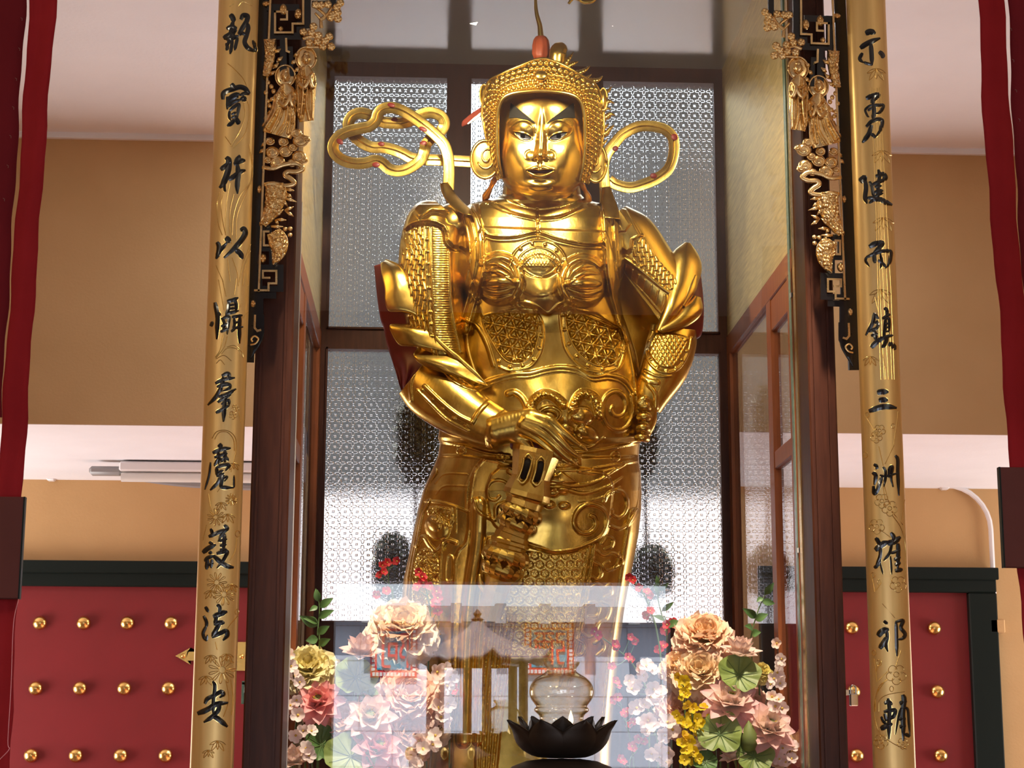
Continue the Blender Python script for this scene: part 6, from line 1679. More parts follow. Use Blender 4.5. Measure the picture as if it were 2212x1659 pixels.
    for (xa, ya, xb, yb) in ((360, 185, 478, 222), (350, 195, 400, 262), (285, 355, 365, 285), (375, 295, 452, 262), (385, 300, 452, 348), (305, 372, 390, 377), (295, 375, 322, 412), (230, 295, 285, 355), (213, 425, 222, 335), (165, 425, 182, 378), (255, 432, 365, 432), (382, 112, 458, 126), (388, 148, 438, 188), (300, 330, 330, 260)):
        p, q = np.array(Z7(xa, ya)), np.array(Z7(xb, yb)); m_ = (p+q)/2
        put('bamboo_leaf', stube([(*p, 6), (*m_, 12), (*q, 9)], 4.2, 8, taper=[.5, 1, .12], flat=.5), Gp)
    for x, y in ((380, 452), (422, 450), (420, 503), (350, 480)): put('berry', sball((*Z7(x, y), 8), 5, 5, 5, 8), Gp)
    for u, v in ((586, 187), (591, 197), (578, 218), (582, 228), (574, 200), (579, 178)): put('berry', sball((u, v, 4), 5, 5.5, 5, 8), Gp)
    for k, (u, v) in enumerate(((600, 110), (604, 128), (596, 142), (588, 158), (596, 208), (588, 214), (584, 242), (576, 252), (590, 232), (640, 118), (634, 134), (642, 150), (640, 168), (584, 262), (572, 268), (570, 312), (566, 326), (640, 212))):
        put('carved_leaf', stube([(u-6, v+5, 0), (u, v, 5), (u+7, v-5-(k % 3), 3)], 4.5, 8, taper=[.4, 1.1, .2], flat=.6), Gp)
    for u, v, ru, rv in ((568, 558, 8, 11), (547, 656, 6, 9), (612, 20, 9, 12), (644, 30, 8, 12), (606, 62, 6, 6), (560, 409, 5, 9), (575, 8, 9, 6)):
        s = P2(); s.add(sball((u, v, 0), ru, rv, 7, 8))
        for k in range(4): s.add(sball((u+ru*.5*math.cos(k*1.6), v+rv*.5*math.sin(k*1.6), 5), ru*.4, rv*.4, 4, 6))
        s.go('flower_boss', Gp)


bracket('black and gold openwork bracket with two haloed figures, at the upper left of the cabinet', False)
bracket('black and gold openwork bracket with two haloed figures, at the upper right of the cabinet', True)
# ------------------------------------------------------------------ silk flowers inside the cabinet
def petal_mat(name, c_in, c_out, r, rough=0.6):
    t = NT(name); tc = t.new('ShaderNodeTexCoord'); ln = t.new('ShaderNodeVectorMath'); ln.operation = 'LENGTH'
    t.link(tc.outputs['Object'], ln.inputs[0])
    col = t.ramp(t.math('DIVIDE', ln.outputs['Value'], r), [(0.15, c_in), (0.95, c_out)])
    t.link(col, t.p.inputs['Base Color']); t.p.inputs['Roughness'].default_value = rough
    tl = t.new('ShaderNodeBsdfTranslucent'); t.link(col, tl.inputs[0])
    mx = t.new('ShaderNodeMixShader'); mx.inputs[0].default_value = 0.35
    t.link(t.p.outputs[0], mx.inputs[1]); t.link(tl.outputs[0], mx.inputs[2]); t.link(mx.outputs[0], t.out.inputs[0])
    return t.m


PX5 = 4.78/F_PX
M['pet_cream'] = petal_mat("petal_cream", (0.95, 0.70, 0.34), (0.95, 0.76, 0.60), .085)
M['pet_yellow'] = petal_mat('petal_yellow', (0.80, 0.66, 0.16), (0.88, 0.80, 0.50), .075)
M['pet_peach'] = petal_mat("petal_peach", (0.95, 0.64, 0.30), (0.95, 0.68, 0.54), .085)
M['pet_pale'] = petal_mat("petal_pale", (0.95, 0.60, 0.40), (0.95, 0.70, 0.62), .09)
M['pet_lotus'] = petal_mat("petal_lotus", (0.95, 0.82, 0.66), (0.93, 0.54, 0.54), .075)
M['pet_rose'] = petal_mat("petal_rose", (0.92, 0.42, 0.38), (0.92, 0.46, 0.48), .075)
M['pet_white'] = petal_mat("petal_white", (0.92, 0.55, 0.35), (0.95, 0.80, 0.76), .02)
M['pet_red'] = petal_mat('petal_red', (0.55, 0.03, 0.03), (0.72, 0.045, 0.055), .02)
M['pet_orchid'] = petal_mat('petal_orchid', (0.75, 0.42, 0.02), (0.90, 0.68, 0.02), .02)
M['stamen'] = mat('stamen', (0.70, 0.48, 0.08), 0.6)
M['seedpod'] = mat('seedpod', (0.16, 0.20, 0.05), 0.6)
M['stem_green'] = mat('stem_green', (0.10, 0.17, 0.05), 0.6)
M['stem_brown'] = mat('stem_brown', (0.07, 0.04, 0.025), 0.8)
M['leaf_green'] = mat('leaf_green', (0.055, 0.13, 0.035), 0.45, c2=(0.09, 0.18, 0.05), scale=40)
M['lotus_leaf'] = mat('lotus_leaf', (0.14, 0.20, 0.04), 0.5, c2=(0.22, 0.28, 0.07), scale=25)
frng = random.Random(11)
TOC = np.array([0.0, 0.0, CAM_Z])


def basis(axis):
    z = np.array(axis, float); z /= np.linalg.norm(z)
    x = np.cross([0.12, 0.3, 1.0], z); x /= np.linalg.norm(x)+1e-9
    return x, np.cross(z, x), z


def petal(L, wd, th, cup, curl, ruffle, pointed, ph, n=9, m=7):
    """one petal from the origin, opening at angle th from the axis; returns grid in (radial, side, axis)"""
    s = np.linspace(0, 1, n)[:, None]; t = np.linspace(-1, 1, m)[None, :]
    ang = th+curl*(s-0.3)
    # integrate along the spine
    ds = L/(n-1); r = np.concatenate([[0], np.cumsum(np.sin(ang[1:, 0])*ds)])[:, None]; a = np.concatenate([[0], np.cumsum(np.cos(ang[1:, 0])*ds)])[:, None]
    w = wd*(np.sin(math.pi*np.clip(.10+.9*s, 0, 1)**(.75 if pointed else .62))**(.8 if pointed else .55)+.03)
    if not pointed: w = wd*(np.sin(math.pi/2*np.clip(s*1.5+.08, 0, 1))**.8)*(1-.45*np.clip((s-.72)/.28, 0, 1)**2)
    side = t*w
    c = cup*w*(t**2)
    rad = r-c*np.cos(ang); ax = a+c*np.sin(ang)
    f = ruffle*s**2*np.sin(t*7+ph)*L+ruffle*.7*s**3*np.sin(t*15+2*ph)*L
    rad = rad+f*np.cos(ang); ax = ax-f*np.sin(ang)+ruffle*.5*L*s**3*np.cos(t*9+ph)
    return np.stack([rad, side+0*s, ax], -1)


def bloom(name, label, u, v, Y, rpx, axis, kind, m, stem=True, group=None, base=None):
    c = at(u, v, Y); R = rpx*Y/F_PX
    root = thing(name, label, 'flower', c, group)
    X, Yv, Z = basis(axis)
    def place(g, az):
        e1 = X*math.cos(az)+Yv*math.sin(az); e2 = -X*math.sin(az)+Yv*math.cos(az)
        return c+g[..., 0:1]*e1+g[..., 1:2]*e2+g[..., 2:3]*Z
    rings = {'peony': [(6, .58, .22, .34, 1.1), (8, .70, .42, .36, 1.0), (10, .84, .64, .37, .9), (12, .95, .88, .38, .7), (12, 1.03, 1.14, .40, .5), (12, 1.07, 1.42, .42, .35), (10, 1.05, 1.72, .44, .2), (8, .95, 2.0, .44, .2)],
             'lotus': [(6, .95, .35, .36, .9), (8, 1.08, .75, .36, .8), (8, 1.12, 1.15, .36, .6)],
             'open_lotus': [(6, .72, .55, .36, .8), (8, .95, 1.0, .36, .6), (9, 1.1, 1.35, .36, .4), (8, 1.05, 1.7, .34, .3)]}[kind]
    for k, (n, L, th, w, cup) in enumerate(rings):
        for i in range(n):
            az = 2*math.pi*(i+.5*(k % 2))/n+frng.uniform(-.12, .12)
            ro = kind == 'peony'
            g = petal(R*L*frng.uniform(.92, 1.05), R*w*frng.uniform(.9, 1.1), th+frng.uniform(-.08, .08), cup*(.55 if ro else .8), frng.uniform(.2, .6) if ro else (-.5 if th < 1 else .1), .075 if ro else .012, not ro, frng.uniform(0, 6))
            g[..., 2] -= R*(.18+.05*k)
            P = place(g, az); nr, nc = P.shape[:2]
            obj('petal', P.reshape(-1, 3), grid_faces(nr, nc), m, root)
    if kind == 'open_lotus':
        s = MB()
        for k in range(26):
            a = frng.uniform(0, 6.28); q = frng.uniform(.10, .24)*R
            s.tube([c+Z*(-.1*R), c+(X*math.cos(a)+Yv*math.sin(a))*q+Z*frng.uniform(.1, .25)*R], .0012, 5)
        s.build('stamens', M['stamen'], root)
        V, Fs = lathe_mesh([(.001, -.2*R), (.08*R, -.1*R), (.16*R, .16*R), (.13*R, .19*R), (.001, .18*R)], 14)
        obj('seedpod', c+V[:, 0:1]*X+V[:, 1:2]*Yv+V[:, 2:3]*Z, Fs, M['seedpod'], root)
    if stem:
        b = base if base is not None else np.array([c[0]+frng.uniform(-.02, .02), Y+.03, ZCF])
        p0 = c-Z*R*.15
        MB().tube(cr([p0, p0-Z*R*.5+np.array([0, .01, -.02]), (p0+b)/2+np.array([0, .03, -.02]), b], 6), .0026, 7).build('stem', M['stem_green'], root)
    return root


def lotus_leaf(label, u, v, Y, rpx, axis, m='lotus_leaf'):
    c = at(u, v, Y); R = rpx*Y/F_PX
    root = thing('lotus_leaf', label, 'leaf', c); X, Yv, Z = basis(axis)
    nr, na = 12, 72; V = []
    for i in range(nr):
        s = i/(nr-1)
        for j in range(na):
            a = 2*math.pi*j/na
            rr = R*s*(1+.05*math.sin(3*a+u)+.03*math.sin(7*a))*(1-.25*math.exp(-((a-4.7)/.16)**2)*s)
            z = R*(.20*s**2+.08*s*s*math.sin(5*a+v)+.018*math.cos(18*a)*s)
            V.append(c+rr*math.cos(a)*X+rr*math.sin(a)*Yv+z*Z)
    V = np.array(V); b = len(V); F1 = grid_faces(nr, na, True)
    obj('leaf_blade', np.vstack([V, V-Z*.0012]), np.vstack([F1, F1[:, ::-1]+b]), M[m], root)
    vn = MB()
    for k in range(9):
        a = 2*math.pi*k/9+.2
        pts = []
        for s in np.linspace(.03, .9, 7):
            z = R*(.20*s**2+.08*s*s*math.sin(5*a+v))+.0008
            pts.append(c+R*s*math.cos(a)*X+R*s*math.sin(a)*Yv+z*Z)
        vn.tube(pts, [.0014, .0006], 5)
    vn.build('vein', M['stem_green'], root)
    MB().tube(cr([c, c-Z*.04+np.array([0, .01, -.02]), (c[0], Y+.06, ZCF)], 5), .0025, 7).build('stem', M['stem_green'], root)


def small_blossom(c, R, axis, m, n=5, parent=None, name='blossom', center=True):
    X, Yv, Z = basis(axis); Vs = []; Fs = []; k0 = 0
    for i in range(n):
        az = 2*math.pi*i/n+frng.uniform(-.1, .1)
        g = petal(R, R*.42, 1.05+frng.uniform(-.15, .15), .3, .25, .03, False, frng.uniform(0, 6), 6, 5)
        e1 = X*math.cos(az)+Yv*math.sin(az); e2 = -X*math.sin(az)+Yv*math.cos(az)
        P = (c+g[..., 0:1]*e1+g[..., 1:2]*e2+g[..., 2:3]*Z).reshape(-1, 3)
        Vs.append(P); Fs.append(grid_faces(6, 5)+k0); k0 += len(P)
    o = obj(name, np.vstack(Vs), np.vstack(Fs), m, parent)
    if center:
        s = MB().ball(c+Z*R*.18, R*.16, 6); s.build('stamens', M['stamen'], o)
    return o


def spray(name, label, cat, pts, Y, rpx, m, branch, stem_m, n=5, group=None, jitter=.03):
    """a stem that carries several small blossoms; pts are photo pixels"""
    P = [at(u, v, Y+frng.uniform(-jitter, jitter)) for u, v in pts]
    root = thing(name, label, cat, P[0], group)
    sb = MB()
    B = [at(u, v, Y+.02) for u, v in branch]+[np.array([at(branch[-1][0], 1640, Y+.02)[0], Y+.03, ZCF])]
    Bc = cr(B, 8); sb.tube(Bc, [.0012, .0022, .0026], 7)
    for p in P:
        i = int(np.argmin(np.linalg.norm(Bc-(p+np.array([0, 0, -.02])), axis=1))); sb.tube(cr([p, (p+Bc[i])/2+np.array([0, .004, -.004]), Bc[i]], 4), .0011, 6)
    sb.build('stem', stem_m, root)
    for p in P:
        ax = TOC-p; ax = ax/np.linalg.norm(ax)+np.array([frng.uniform(-.7, .7), 0, frng.uniform(-.3, .8)])
        small_blossom(p, rpx*Y/F_PX*frng.uniform(.85, 1.1), ax, m, n, root)
    return root


def leaf_sprig(label, stem, leaves, Y, m='leaf_green'):
    B = [at(u, v, Y) for u, v in stem]; B.append(np.array([B[-1][0], Y+.02, ZCF])); Bc = cr(B, 8)
    root = thing('leaf_sprig', label, 'plant', B[0]); MB().tube(Bc, [.0010, .0018, .0024], 7).build('stem', M['stem_green'], root)
    for (ua, va, ub, vb, w) in leaves:
        p, q = at(ua, va, Y), at(ub, vb, Y-frng.uniform(.0, .03)); L = np.linalg.norm(q-p); t = (q-p)/L
        nrm = np.array([frng.uniform(-.3, .3), -1, frng.uniform(-.2, .5)]); sd_ = np.cross(t, nrm); sd_ /= np.linalg.norm(sd_); nn = np.cross(sd_, t)
        s = np.linspace(0, 1, 9)[:, None, None]; e = np.linspace(-1, 1, 5)[None, :, None]
        hw = w*Y/F_PX*np.sin(math.pi*s**.8)
        P = p+t*L*s+sd_*hw*e+nn*(.10*L*np.sin(math.pi*s)+.25*hw*np.abs(e))
        Vv = P.reshape(-1, 3); b = len(Vv); Fq = grid_faces(9, 5)
        obj('leaf', np.vstack([Vv, Vv-nn*.0008]), np.vstack([Fq, Fq[:, ::-1]+b]), M[m], root)


up = lambda x, y, z: np.array([x, y, z], float)
# left bunch
bloom('peony', 'large cream peony, topmost flower of the left bunch, behind the mirrored sign', 871, 1352, 4.80, 78, up(.1, -.75, .65), 'peony', M['pet_cream'])
bloom('peony', 'pale yellow peony at the left edge of the left bunch, beside the cabinet post', 667, 1442, 4.76, 62, up(-.1, -.8, .6), 'peony', M['pet_yellow'])
bloom('peony', 'huge pale peach peony with ruffled petals in the middle of the left bunch', 886, 1505, 4.74, 80, up(.1, -.85, .5), 'peony', M['pet_pale'])
bloom('peony', 'pale peony drooping just below the huge peach peony of the left bunch', 880, 1580, 4.72, 66, up(.2, -.95, .1), 'peony', M['pet_pale'])
bloom('lotus', 'whitish pink lotus opening upward under the cream peony of the left bunch', 780, 1408, 4.70, 50, up(.05, -.45, .9), 'lotus', M['pet_lotus'])
bloom('lotus', 'deep pink lotus below the yellow peony at the left edge of the left bunch', 688, 1512, 4.71, 54, up(-.15, -.8, .45), 'open_lotus', M['pet_rose'])
bloom('lotus', 'pink lotus with dark heart left of the huge peach peony', 800, 1545, 4.68, 56, up(.0, -.85, .45), 'open_lotus', M['pet_lotus'])
bloom('lotus', 'pink lotus at the bottom middle of the left bunch, above the big lotus leaf', 818, 1612, 4.67, 58, up(.2, -.8, .55), 'open_lotus', M['pet_rose'])
bloom('lotus', 'half open pink lotus bud in the bottom left corner of the cabinet', 634, 1642, 4.68, 40, up(-.1, -.5, .9), 'lotus', M['pet_lotus'])
bloom('peony', 'pale peony half hidden behind the deep pink lotus at the left edge', 636, 1490, 4.78, 44, up(-.2, -.8, .5), 'peony', M['pet_pale'])
bloom('peony', 'pale pink peony behind the pink lotus with dark heart, low in the left bunch', 742, 1556, 4.74, 50, up(-.1, -.85, .45), 'peony', M['pet_pale'])
bloom('peony', 'cream peony low behind the pale blossom sprays, right side of the left bunch', 930, 1570, 4.76, 48, up(.3, -.85, .3), 'peony', M['pet_cream'])
lotus_leaf('round green lotus leaf under the whitish pink lotus of the left bunch', 768, 1464, 4.73, 46, up(.1, -.9, .5))
lotus_leaf('small bright green lotus leaf left of the huge peach peony', 796, 1508, 4.71, 24, up(-.2, -.9, .5))
lotus_leaf('dark green lotus leaf below the deep pink lotus, lower left', 694, 1610, 4.70, 44, up(.6, -.7, .35), 'leaf_green')
lotus_leaf('large bluish green lotus leaf at the bottom of the left bunch', 758, 1634, 4.66, 56, up(.1, -.85, .5))
spray('blossom_spray', 'spray of pale pink blossoms right of the huge peach peony', 'flower', [(943, 1452), (962, 1446), (972, 1462), (951, 1472), (966, 1482), (958, 1512), (948, 1530), (966, 1520), (952, 1550), (962, 1560)], 4.70, 21, M['pet_white'], [(966, 1446), (960, 1500), (950, 1560), (930, 1640)], M['stem_brown'])
spray('blossom_spray', 'spray of pale pink blossoms below the peonies of the left bunch', 'flower', [(905, 1600), (925, 1594), (934, 1610), (914, 1618), (889, 1632), (882, 1646), (898, 1652), (942, 1590)], 4.66, 19, M['pet_white'], [(925, 1594), (905, 1625), (895, 1655)], M['stem_brown'])
spray('blossom_spray', 'brown twig of pale blossoms at the far left of the cabinet, beside the post', 'flower', [(622, 1415), (628, 1440), (634, 1462), (648, 1474), (640, 1512), (628, 1525), (644, 1545), (655, 1578), (640, 1588), (672, 1580), (666, 1632), (660, 1618)], 4.66, 17, M['pet_white'], [(625, 1410), (636, 1470), (650, 1540), (660, 1600), (668, 1650)], M['stem_brown'])
spray('plum_sprig', 'sprig of red plum blossoms left of the statue skirt, above the cream peony', 'flower', [(826, 1222), (836, 1216), (828, 1236), (822, 1243), (858, 1213), (834, 1278), (812, 1284)], 4.92, 11, M['pet_red'], [(838, 1212), (840, 1260), (850, 1330)], M['stem_green'])
spray('plum_sprig', 'sprig of red plum blossoms in front of the left side of the statue skirt', 'flower', [(906, 1236), (911, 1248), (902, 1270), (916, 1258), (929, 1266), (942, 1278), (946, 1292), (940, 1304), (946, 1318)], 4.82, 12, M['pet_red'], [(908, 1232), (922, 1280), (930, 1340), (925, 1450)], M['stem_green'])
spray('plum_sprig', 'few red plum blossoms between the huge peony and the statue skirt', 'flower', [(978, 1478), (985, 1492), (960, 1500)], 4.78, 11, M['pet_red'], [(980, 1476), (972, 1540)], M['stem_green'])
leaf_sprig('tall sprig of green leaves rising from the left bunch beside the window frame', [(686, 1274), (690, 1320), (686, 1370), (690, 1400)], [(688, 1300, 682, 1271, 8), (690, 1312, 720, 1292, 9), (688, 1334, 722, 1318, 9), (686, 1352, 646, 1330, 11), (687, 1345, 655, 1336, 8), (686, 1368, 712, 1352, 9), (687, 1380, 660, 1384, 10), (688, 1392, 714, 1380, 9), (686, 1310, 668, 1320, 6)], 4.80)
# right bunch
bloom('peony', 'peach peony, topmost flower of the right bunch', 1522, 1372, 4.80, 68, up(0, -.7, .7), 'peony', M['pet_peach'])
bloom('peony', 'cream peach peony under the topmost peony of the right bunch', 1512, 1448, 4.76, 64, up(-.1, -.85, .45), 'peony', M['pet_cream'])
bloom('peony', 'pale peony low at the left side of the right bunch, behind the yellow orchids', 1470, 1530, 4.80, 58, up(-.2, -.85, .4), 'peony', M['pet_pale'])
bloom('lotus', 'pink lotus opening upward at the top right of the right bunch', 1599, 1408, 4.72, 46, up(.05, -.35, .95), 'lotus', M['pet_lotus'])
bloom('lotus', 'wide open pink lotus with green heart in the middle of the right bunch', 1578, 1510, 4.68, 64, up(.0, -.65, .75), 'open_lotus', M['pet_lotus'])
bloom('lotus', 'wide open pink lotus at the lower right of the right bunch', 1662, 1566, 4.66, 62, up(.2, -.7, .65), 'open_lotus', M['pet_lotus'])
bloom('lotus', 'small pale lotus bud among the yellow orchids', 1511, 1614, 4.66, 28, up(-.2, -.4, .9), 'lotus', M['pet_lotus'])
bloom('lotus', 'small pink lotus at the bottom of the right bunch between two lotus leaves', 1584, 1634, 4.65, 32, up(-.4, -.4, .8), 'lotus', M['pet_lotus'])
bloom('peony', 'pale pink peony squeezed between the cream peach peony and the open lotus', 1550, 1462, 4.78, 50, up(.1, -.85, .5), 'peony', M['pet_pale'])
bloom('peony', 'peach peony at the left edge of the right bunch above the yellow orchids', 1468, 1440, 4.79, 46, up(-.3, -.8, .5), 'peony', M['pet_peach'])
bloom('peony', 'pale pink peony behind the lower right open lotus of the right bunch', 1624, 1520, 4.76, 48, up(.2, -.8, .5), 'peony', M['pet_pale'])
bloom('peony', 'cream peony at the bottom right corner of the right bunch', 1690, 1610, 4.74, 40, up(.4, -.8, .4), 'peony', M['pet_cream'])
lotus_leaf('olive green lotus leaf under the upper pink lotus of the right bunch', 1596, 1458, 4.70, 46, up(.1, -.9, .45))
lotus_leaf('olive green lotus leaf right of the yellow orchids, left of the lower pink lotus', 1556, 1586, 4.65, 48, up(-.2, -.9, .4))
lotus_leaf('green lotus leaf at the bottom right of the cabinet', 1628, 1634, 4.64, 42, up(.1, -.9, .4))
lotus_leaf('small green lotus leaf at the bottom beneath the yellow orchids', 1524, 1646, 4.64, 26, up(-.1, -.8, .6), 'leaf_green')
c = at(1618, 1586, 4.64); root = thing('lotus_bud', 'closed greenish lotus bud below the right pink lotus', 'flower', c)
V, Fs = lathe_mesh([(.001, -.045), (.014, -.04), (.022, -.02), (.020, .0), (.012, .018), (.001, .034)], 18); obj('bud', V+c, Fs, M['seedpod'], root)
MB().tube(cr([c+up(0, 0, -.04), c+up(0, .03, -.1), (c[0], 4.7, ZCF)], 5), .0025, 7).build('stem', M['stem_green'], root)
spray('orchid_spray', 'upper spray of bright yellow orchids on the left side of the right bunch', 'flower', [(1466, 1462), (1478, 1468), (1470, 1482), (1484, 1484), (1478, 1496), (1470, 1504), (1486, 1502)], 4.68, 12, M['pet_orchid'], [(1474, 1455), (1477, 1500), (1480, 1560)], M['stem_green'])
spray('orchid_spray', 'middle spray of bright yellow orchids on the left side of the right bunch', 'flower', [(1487, 1526), (1500, 1532), (1492, 1546), (1463, 1546), (1472, 1556), (1504, 1552), (1520, 1530), (1516, 1560), (1484, 1566), (1496, 1572), (1530, 1552), (1510, 1580)], 4.66, 13, M['pet_orchid'], [(1492, 1520), (1496, 1570), (1490, 1640)], M['stem_green'])
spray('orchid_spray', 'lowest spray of bright yellow orchids at the bottom of the right bunch', 'flower', [(1478, 1590), (1490, 1600), (1472, 1608), (1484, 1622), (1500, 1624), (1494, 1640), (1478, 1642), (1512, 1640)], 4.64, 15, M['pet_orchid'], [(1482, 1585), (1488, 1620), (1490, 1655)], M['stem_green'])
spray('blossom_spray', 'spray of whitish blossoms left of the right bunch, beside the oil lamp glass', 'flower', [(1380, 1444), (1396, 1440), (1408, 1450), (1392, 1458), (1358, 1472), (1372, 1478), (1364, 1490), (1412, 1490), (1426, 1500), (1420, 1514), (1404, 1506), (1390, 1524), (1376, 1530)], 4.72, 19, M['pet_white'], [(1395, 1440), (1400, 1500), (1420, 1600)], M['stem_green'])
spray('blossom_spray', 'lower spray of whitish pink blossoms left of the yellow orchids', 'flower', [(1400, 1556), (1386, 1564), (1410, 1570), (1396, 1580), (1440, 1562), (1452, 1576), (1438, 1588), (1430, 1616), (1444, 1626), (1424, 1636), (1408, 1628), (1440, 1648)], 4.68, 20, M['pet_white'], [(1400, 1552), (1420, 1600), (1430, 1655)], M['stem_green'])
spray('blossom_spray', 'brown twig of pink blossoms on the right edge of the right bunch', 'flower', [(1679, 1390), (1690, 1424), (1686, 1436), (1678, 1452), (1690, 1462), (1672, 1466), (1684, 1476), (1666, 1478)], 4.70, 15, M['pet_white'], [(1681, 1386), (1678, 1430), (1664, 1490), (1650, 1560)], M['stem_brown'])
spray('blossom_spray', 'cluster of rosy blossoms right of the open lotus, low at the right edge', 'flower', [(1668, 1506), (1682, 1512), (1676, 1526), (1690, 1530), (1700, 1606), (1712, 1614), (1690, 1616), (1684, 1640), (1698, 1646), (1710, 1640)], 4.68, 17, M['pet_white'], [(1676, 1500), (1690, 1560), (1696, 1650)], M['stem_brown'])
bloom('peony', 'small pale yellow rose at the right of the upper olive lotus leaf', 1648, 1450, 4.72, 24, up(.3, -.8, .5), 'peony', M['pet_yellow'])
spray('plum_sprig', 'sprig of red plum blossoms beside the right edge of the statue robe, upper', 'flower', [(1361, 1248), (1367, 1254), (1382, 1270), (1397, 1279), (1404, 1284), (1404, 1320), (1398, 1328)], 4.80, 11, M['pet_red'], [(1362, 1250), (1384, 1272), (1402, 1310), (1420, 1370), (1430, 1480)], M['stem_green'])
spray('plum_sprig', 'sprig of red plum blossoms crossing the lower right of the statue robe', 'flower', [(1284, 1364), (1290, 1372), (1328, 1392), (1334, 1398), (1361, 1376), (1374, 1384), (1356, 1420), (1366, 1426), (1322, 1440)], 4.76, 11, M['pet_red'], [(1286, 1366), (1330, 1400), (1370, 1440), (1400, 1520)], M['stem_green'])
spray('plum_sprig', 'sprig of red plum blossoms right of the oil lamp globe', 'flower', [(1329, 1472), (1334, 1482), (1334, 1506), (1328, 1512), (1353, 1538), (1346, 1546), (1374, 1536), (1367, 1560), (1360, 1568)], 4.74, 11, M['pet_red'], [(1331, 1470), (1338, 1510), (1352, 1560), (1368, 1640)], M['stem_green'])
spray('plum_sprig', 'sprig of red plum blossoms right of the black lotus lamp, at the bottom', 'flower', [(1380, 1596), (1390, 1602), (1366, 1612), (1372, 1620), (1339, 1638), (1346, 1646), (1395, 1584)], 4.72, 11, M['pet_red'], [(1392, 1580), (1376, 1620), (1360, 1655)], M['stem_green'])
spray('plum_sprig', 'red plum blossoms tucked behind the topmost peach peony', 'flower', [(1424, 1404), (1432, 1396), (1442, 1350), (1452, 1346), (1438, 1362), (1462, 1406), (1470, 1414), (1450, 1420), (1478, 1396)], 4.86, 14, M['pet_red'], [(1446, 1346), (1440, 1400), (1450, 1500)], M['stem_green'])
leaf_sprig('tall sprig of narrow green leaves rising at the right of the right bunch', [(1664, 1268), (1650, 1290), (1634, 1330), (1622, 1380), (1624, 1430)], [(1652, 1284, 1672, 1258, 8), (1646, 1298, 1674, 1304, 8), (1634, 1334, 1604, 1314, 9), (1632, 1340, 1660, 1326, 9), (1626, 1360, 1608, 1352, 8), (1624, 1370, 1644, 1366, 9), (1648, 1292, 1634, 1300, 6)], 4.76)
leaf_sprig('thin sprig of green leaves beside the right edge of the statue robe', [(1424, 1246), (1421, 1290), (1430, 1330), (1440, 1380)], [(1422, 1270, 1418, 1242, 5), (1422, 1276, 1446, 1258, 6), (1423, 1290, 1412, 1262, 5), (1430, 1320, 1456, 1300, 6), (1436, 1340, 1410, 1330, 6), (1440, 1352, 1474, 1344, 9)], 4.86)
# ------------------------------------------------------------------ altar things before the cabinet
M['lotus_black'] = mat('lotus_black', (0.022, 0.013, 0.009), 0.5, c2=(0.032, 0.020, 0.013), scale=18, metal=0.3, bump=.1)
M['altar_wood'] = mat('altar_wood', (0.16, 0.05, 0.02), 0.4)
YL_ = 3.25
KL = YL_/F_PX
lc = at(1213, 1600, YL_)
xl_ = float(lc[0])
zl = lambda v: float(at(1213, v, YL_)[2])
tz = 1.12
root = thing('altar_table', 'red brown altar table before the cabinet, under the oil lamp', 'table', (xl_, YL_, 0))
MB().box(xl_-1.0, xl_+1.0, YL_-.35, YL_+.35, tz-.06, tz, .008).build('table_top', M['altar_wood'], root, smooth=False)
for sx in (-1, 1):
    for sy in (-1, 1): MB().box(xl_+sx*.92-.04, xl_+sx*.92+.04, YL_+sy*.28-.04, YL_+sy*.28+.04, 0, tz-.06, .006).build('leg', M['altar_wood'], root, smooth=False)
lampo = thing('oil_lamp', 'glass globe oil lamp burning in a black metal lotus before the cabinet', 'lamp', (xl_, YL_, tz))
V, Fs = lathe_mesh([(.001, tz), (.08, tz), (.082, tz+.012), (.03, tz+.03), (.014, tz+.06), (.014, zl(1690)), (.02, zl(1640)), (.001, zl(1638))], 28); obj('pedestal', V+[xl_, YL_, 0], Fs, M['lotus_black'], lampo)


def lotus_cup(z0, z1, R0, R1, n, off, name, curl=.012):
    for k in range(n):
        a = 2*math.pi*k/n+off; e1 = np.array([math.cos(a), math.sin(a), 0]); e2 = np.array([-math.sin(a), math.cos(a), 0])
        s = np.linspace(0, 1, 12)[:, None]; t = np.linspace(-1, 1, 9)[None, :]
        r = R0+(R1-R0)*np.sin(s*math.pi*.5)**.62+curl*np.clip(s-.8, 0, 1)*5
        z = z0+(z1-z0)*s**1.55
        hw = (R1*math.tan(math.pi/n)*1.18)*(.40+.60*np.clip(s*1.9, 0, 1))*np.clip(1-np.clip((s-.45)/.55, 0, 1)**2.3, 0, 1)**.85
        rr = r-.30*hw*t**2-.004*np.abs(t)
        P = np.array([xl_, YL_, 0])+e1*rr[..., None]+e2*(hw*t)[..., None]+np.array([0, 0, 1.0])*(z+0*t)[..., None]
        Vv = P.reshape(-1, 3); b = len(Vv); Fq = grid_faces(12, 9)
        V2 = np.vstack([Vv, Vv-(e1*.0025)])
        ed = [[i, i+1, b+i+1, b+i] for i in range(8)]+[[99+i+1, 99+i, b+99+i, b+99+i+1] for i in range(8)]+[[(i+1)*9, i*9, b+i*9, b+(i+1)*9] for i in range(11)]+[[i*9+8, (i+1)*9+8, b+(i+1)*9+8, b+i*9+8] for i in range(11)]
        obj(name, V2, np.vstack([Fq, Fq[:, ::-1]+b, np.array(ed)]), M['lotus_black'], lampo)


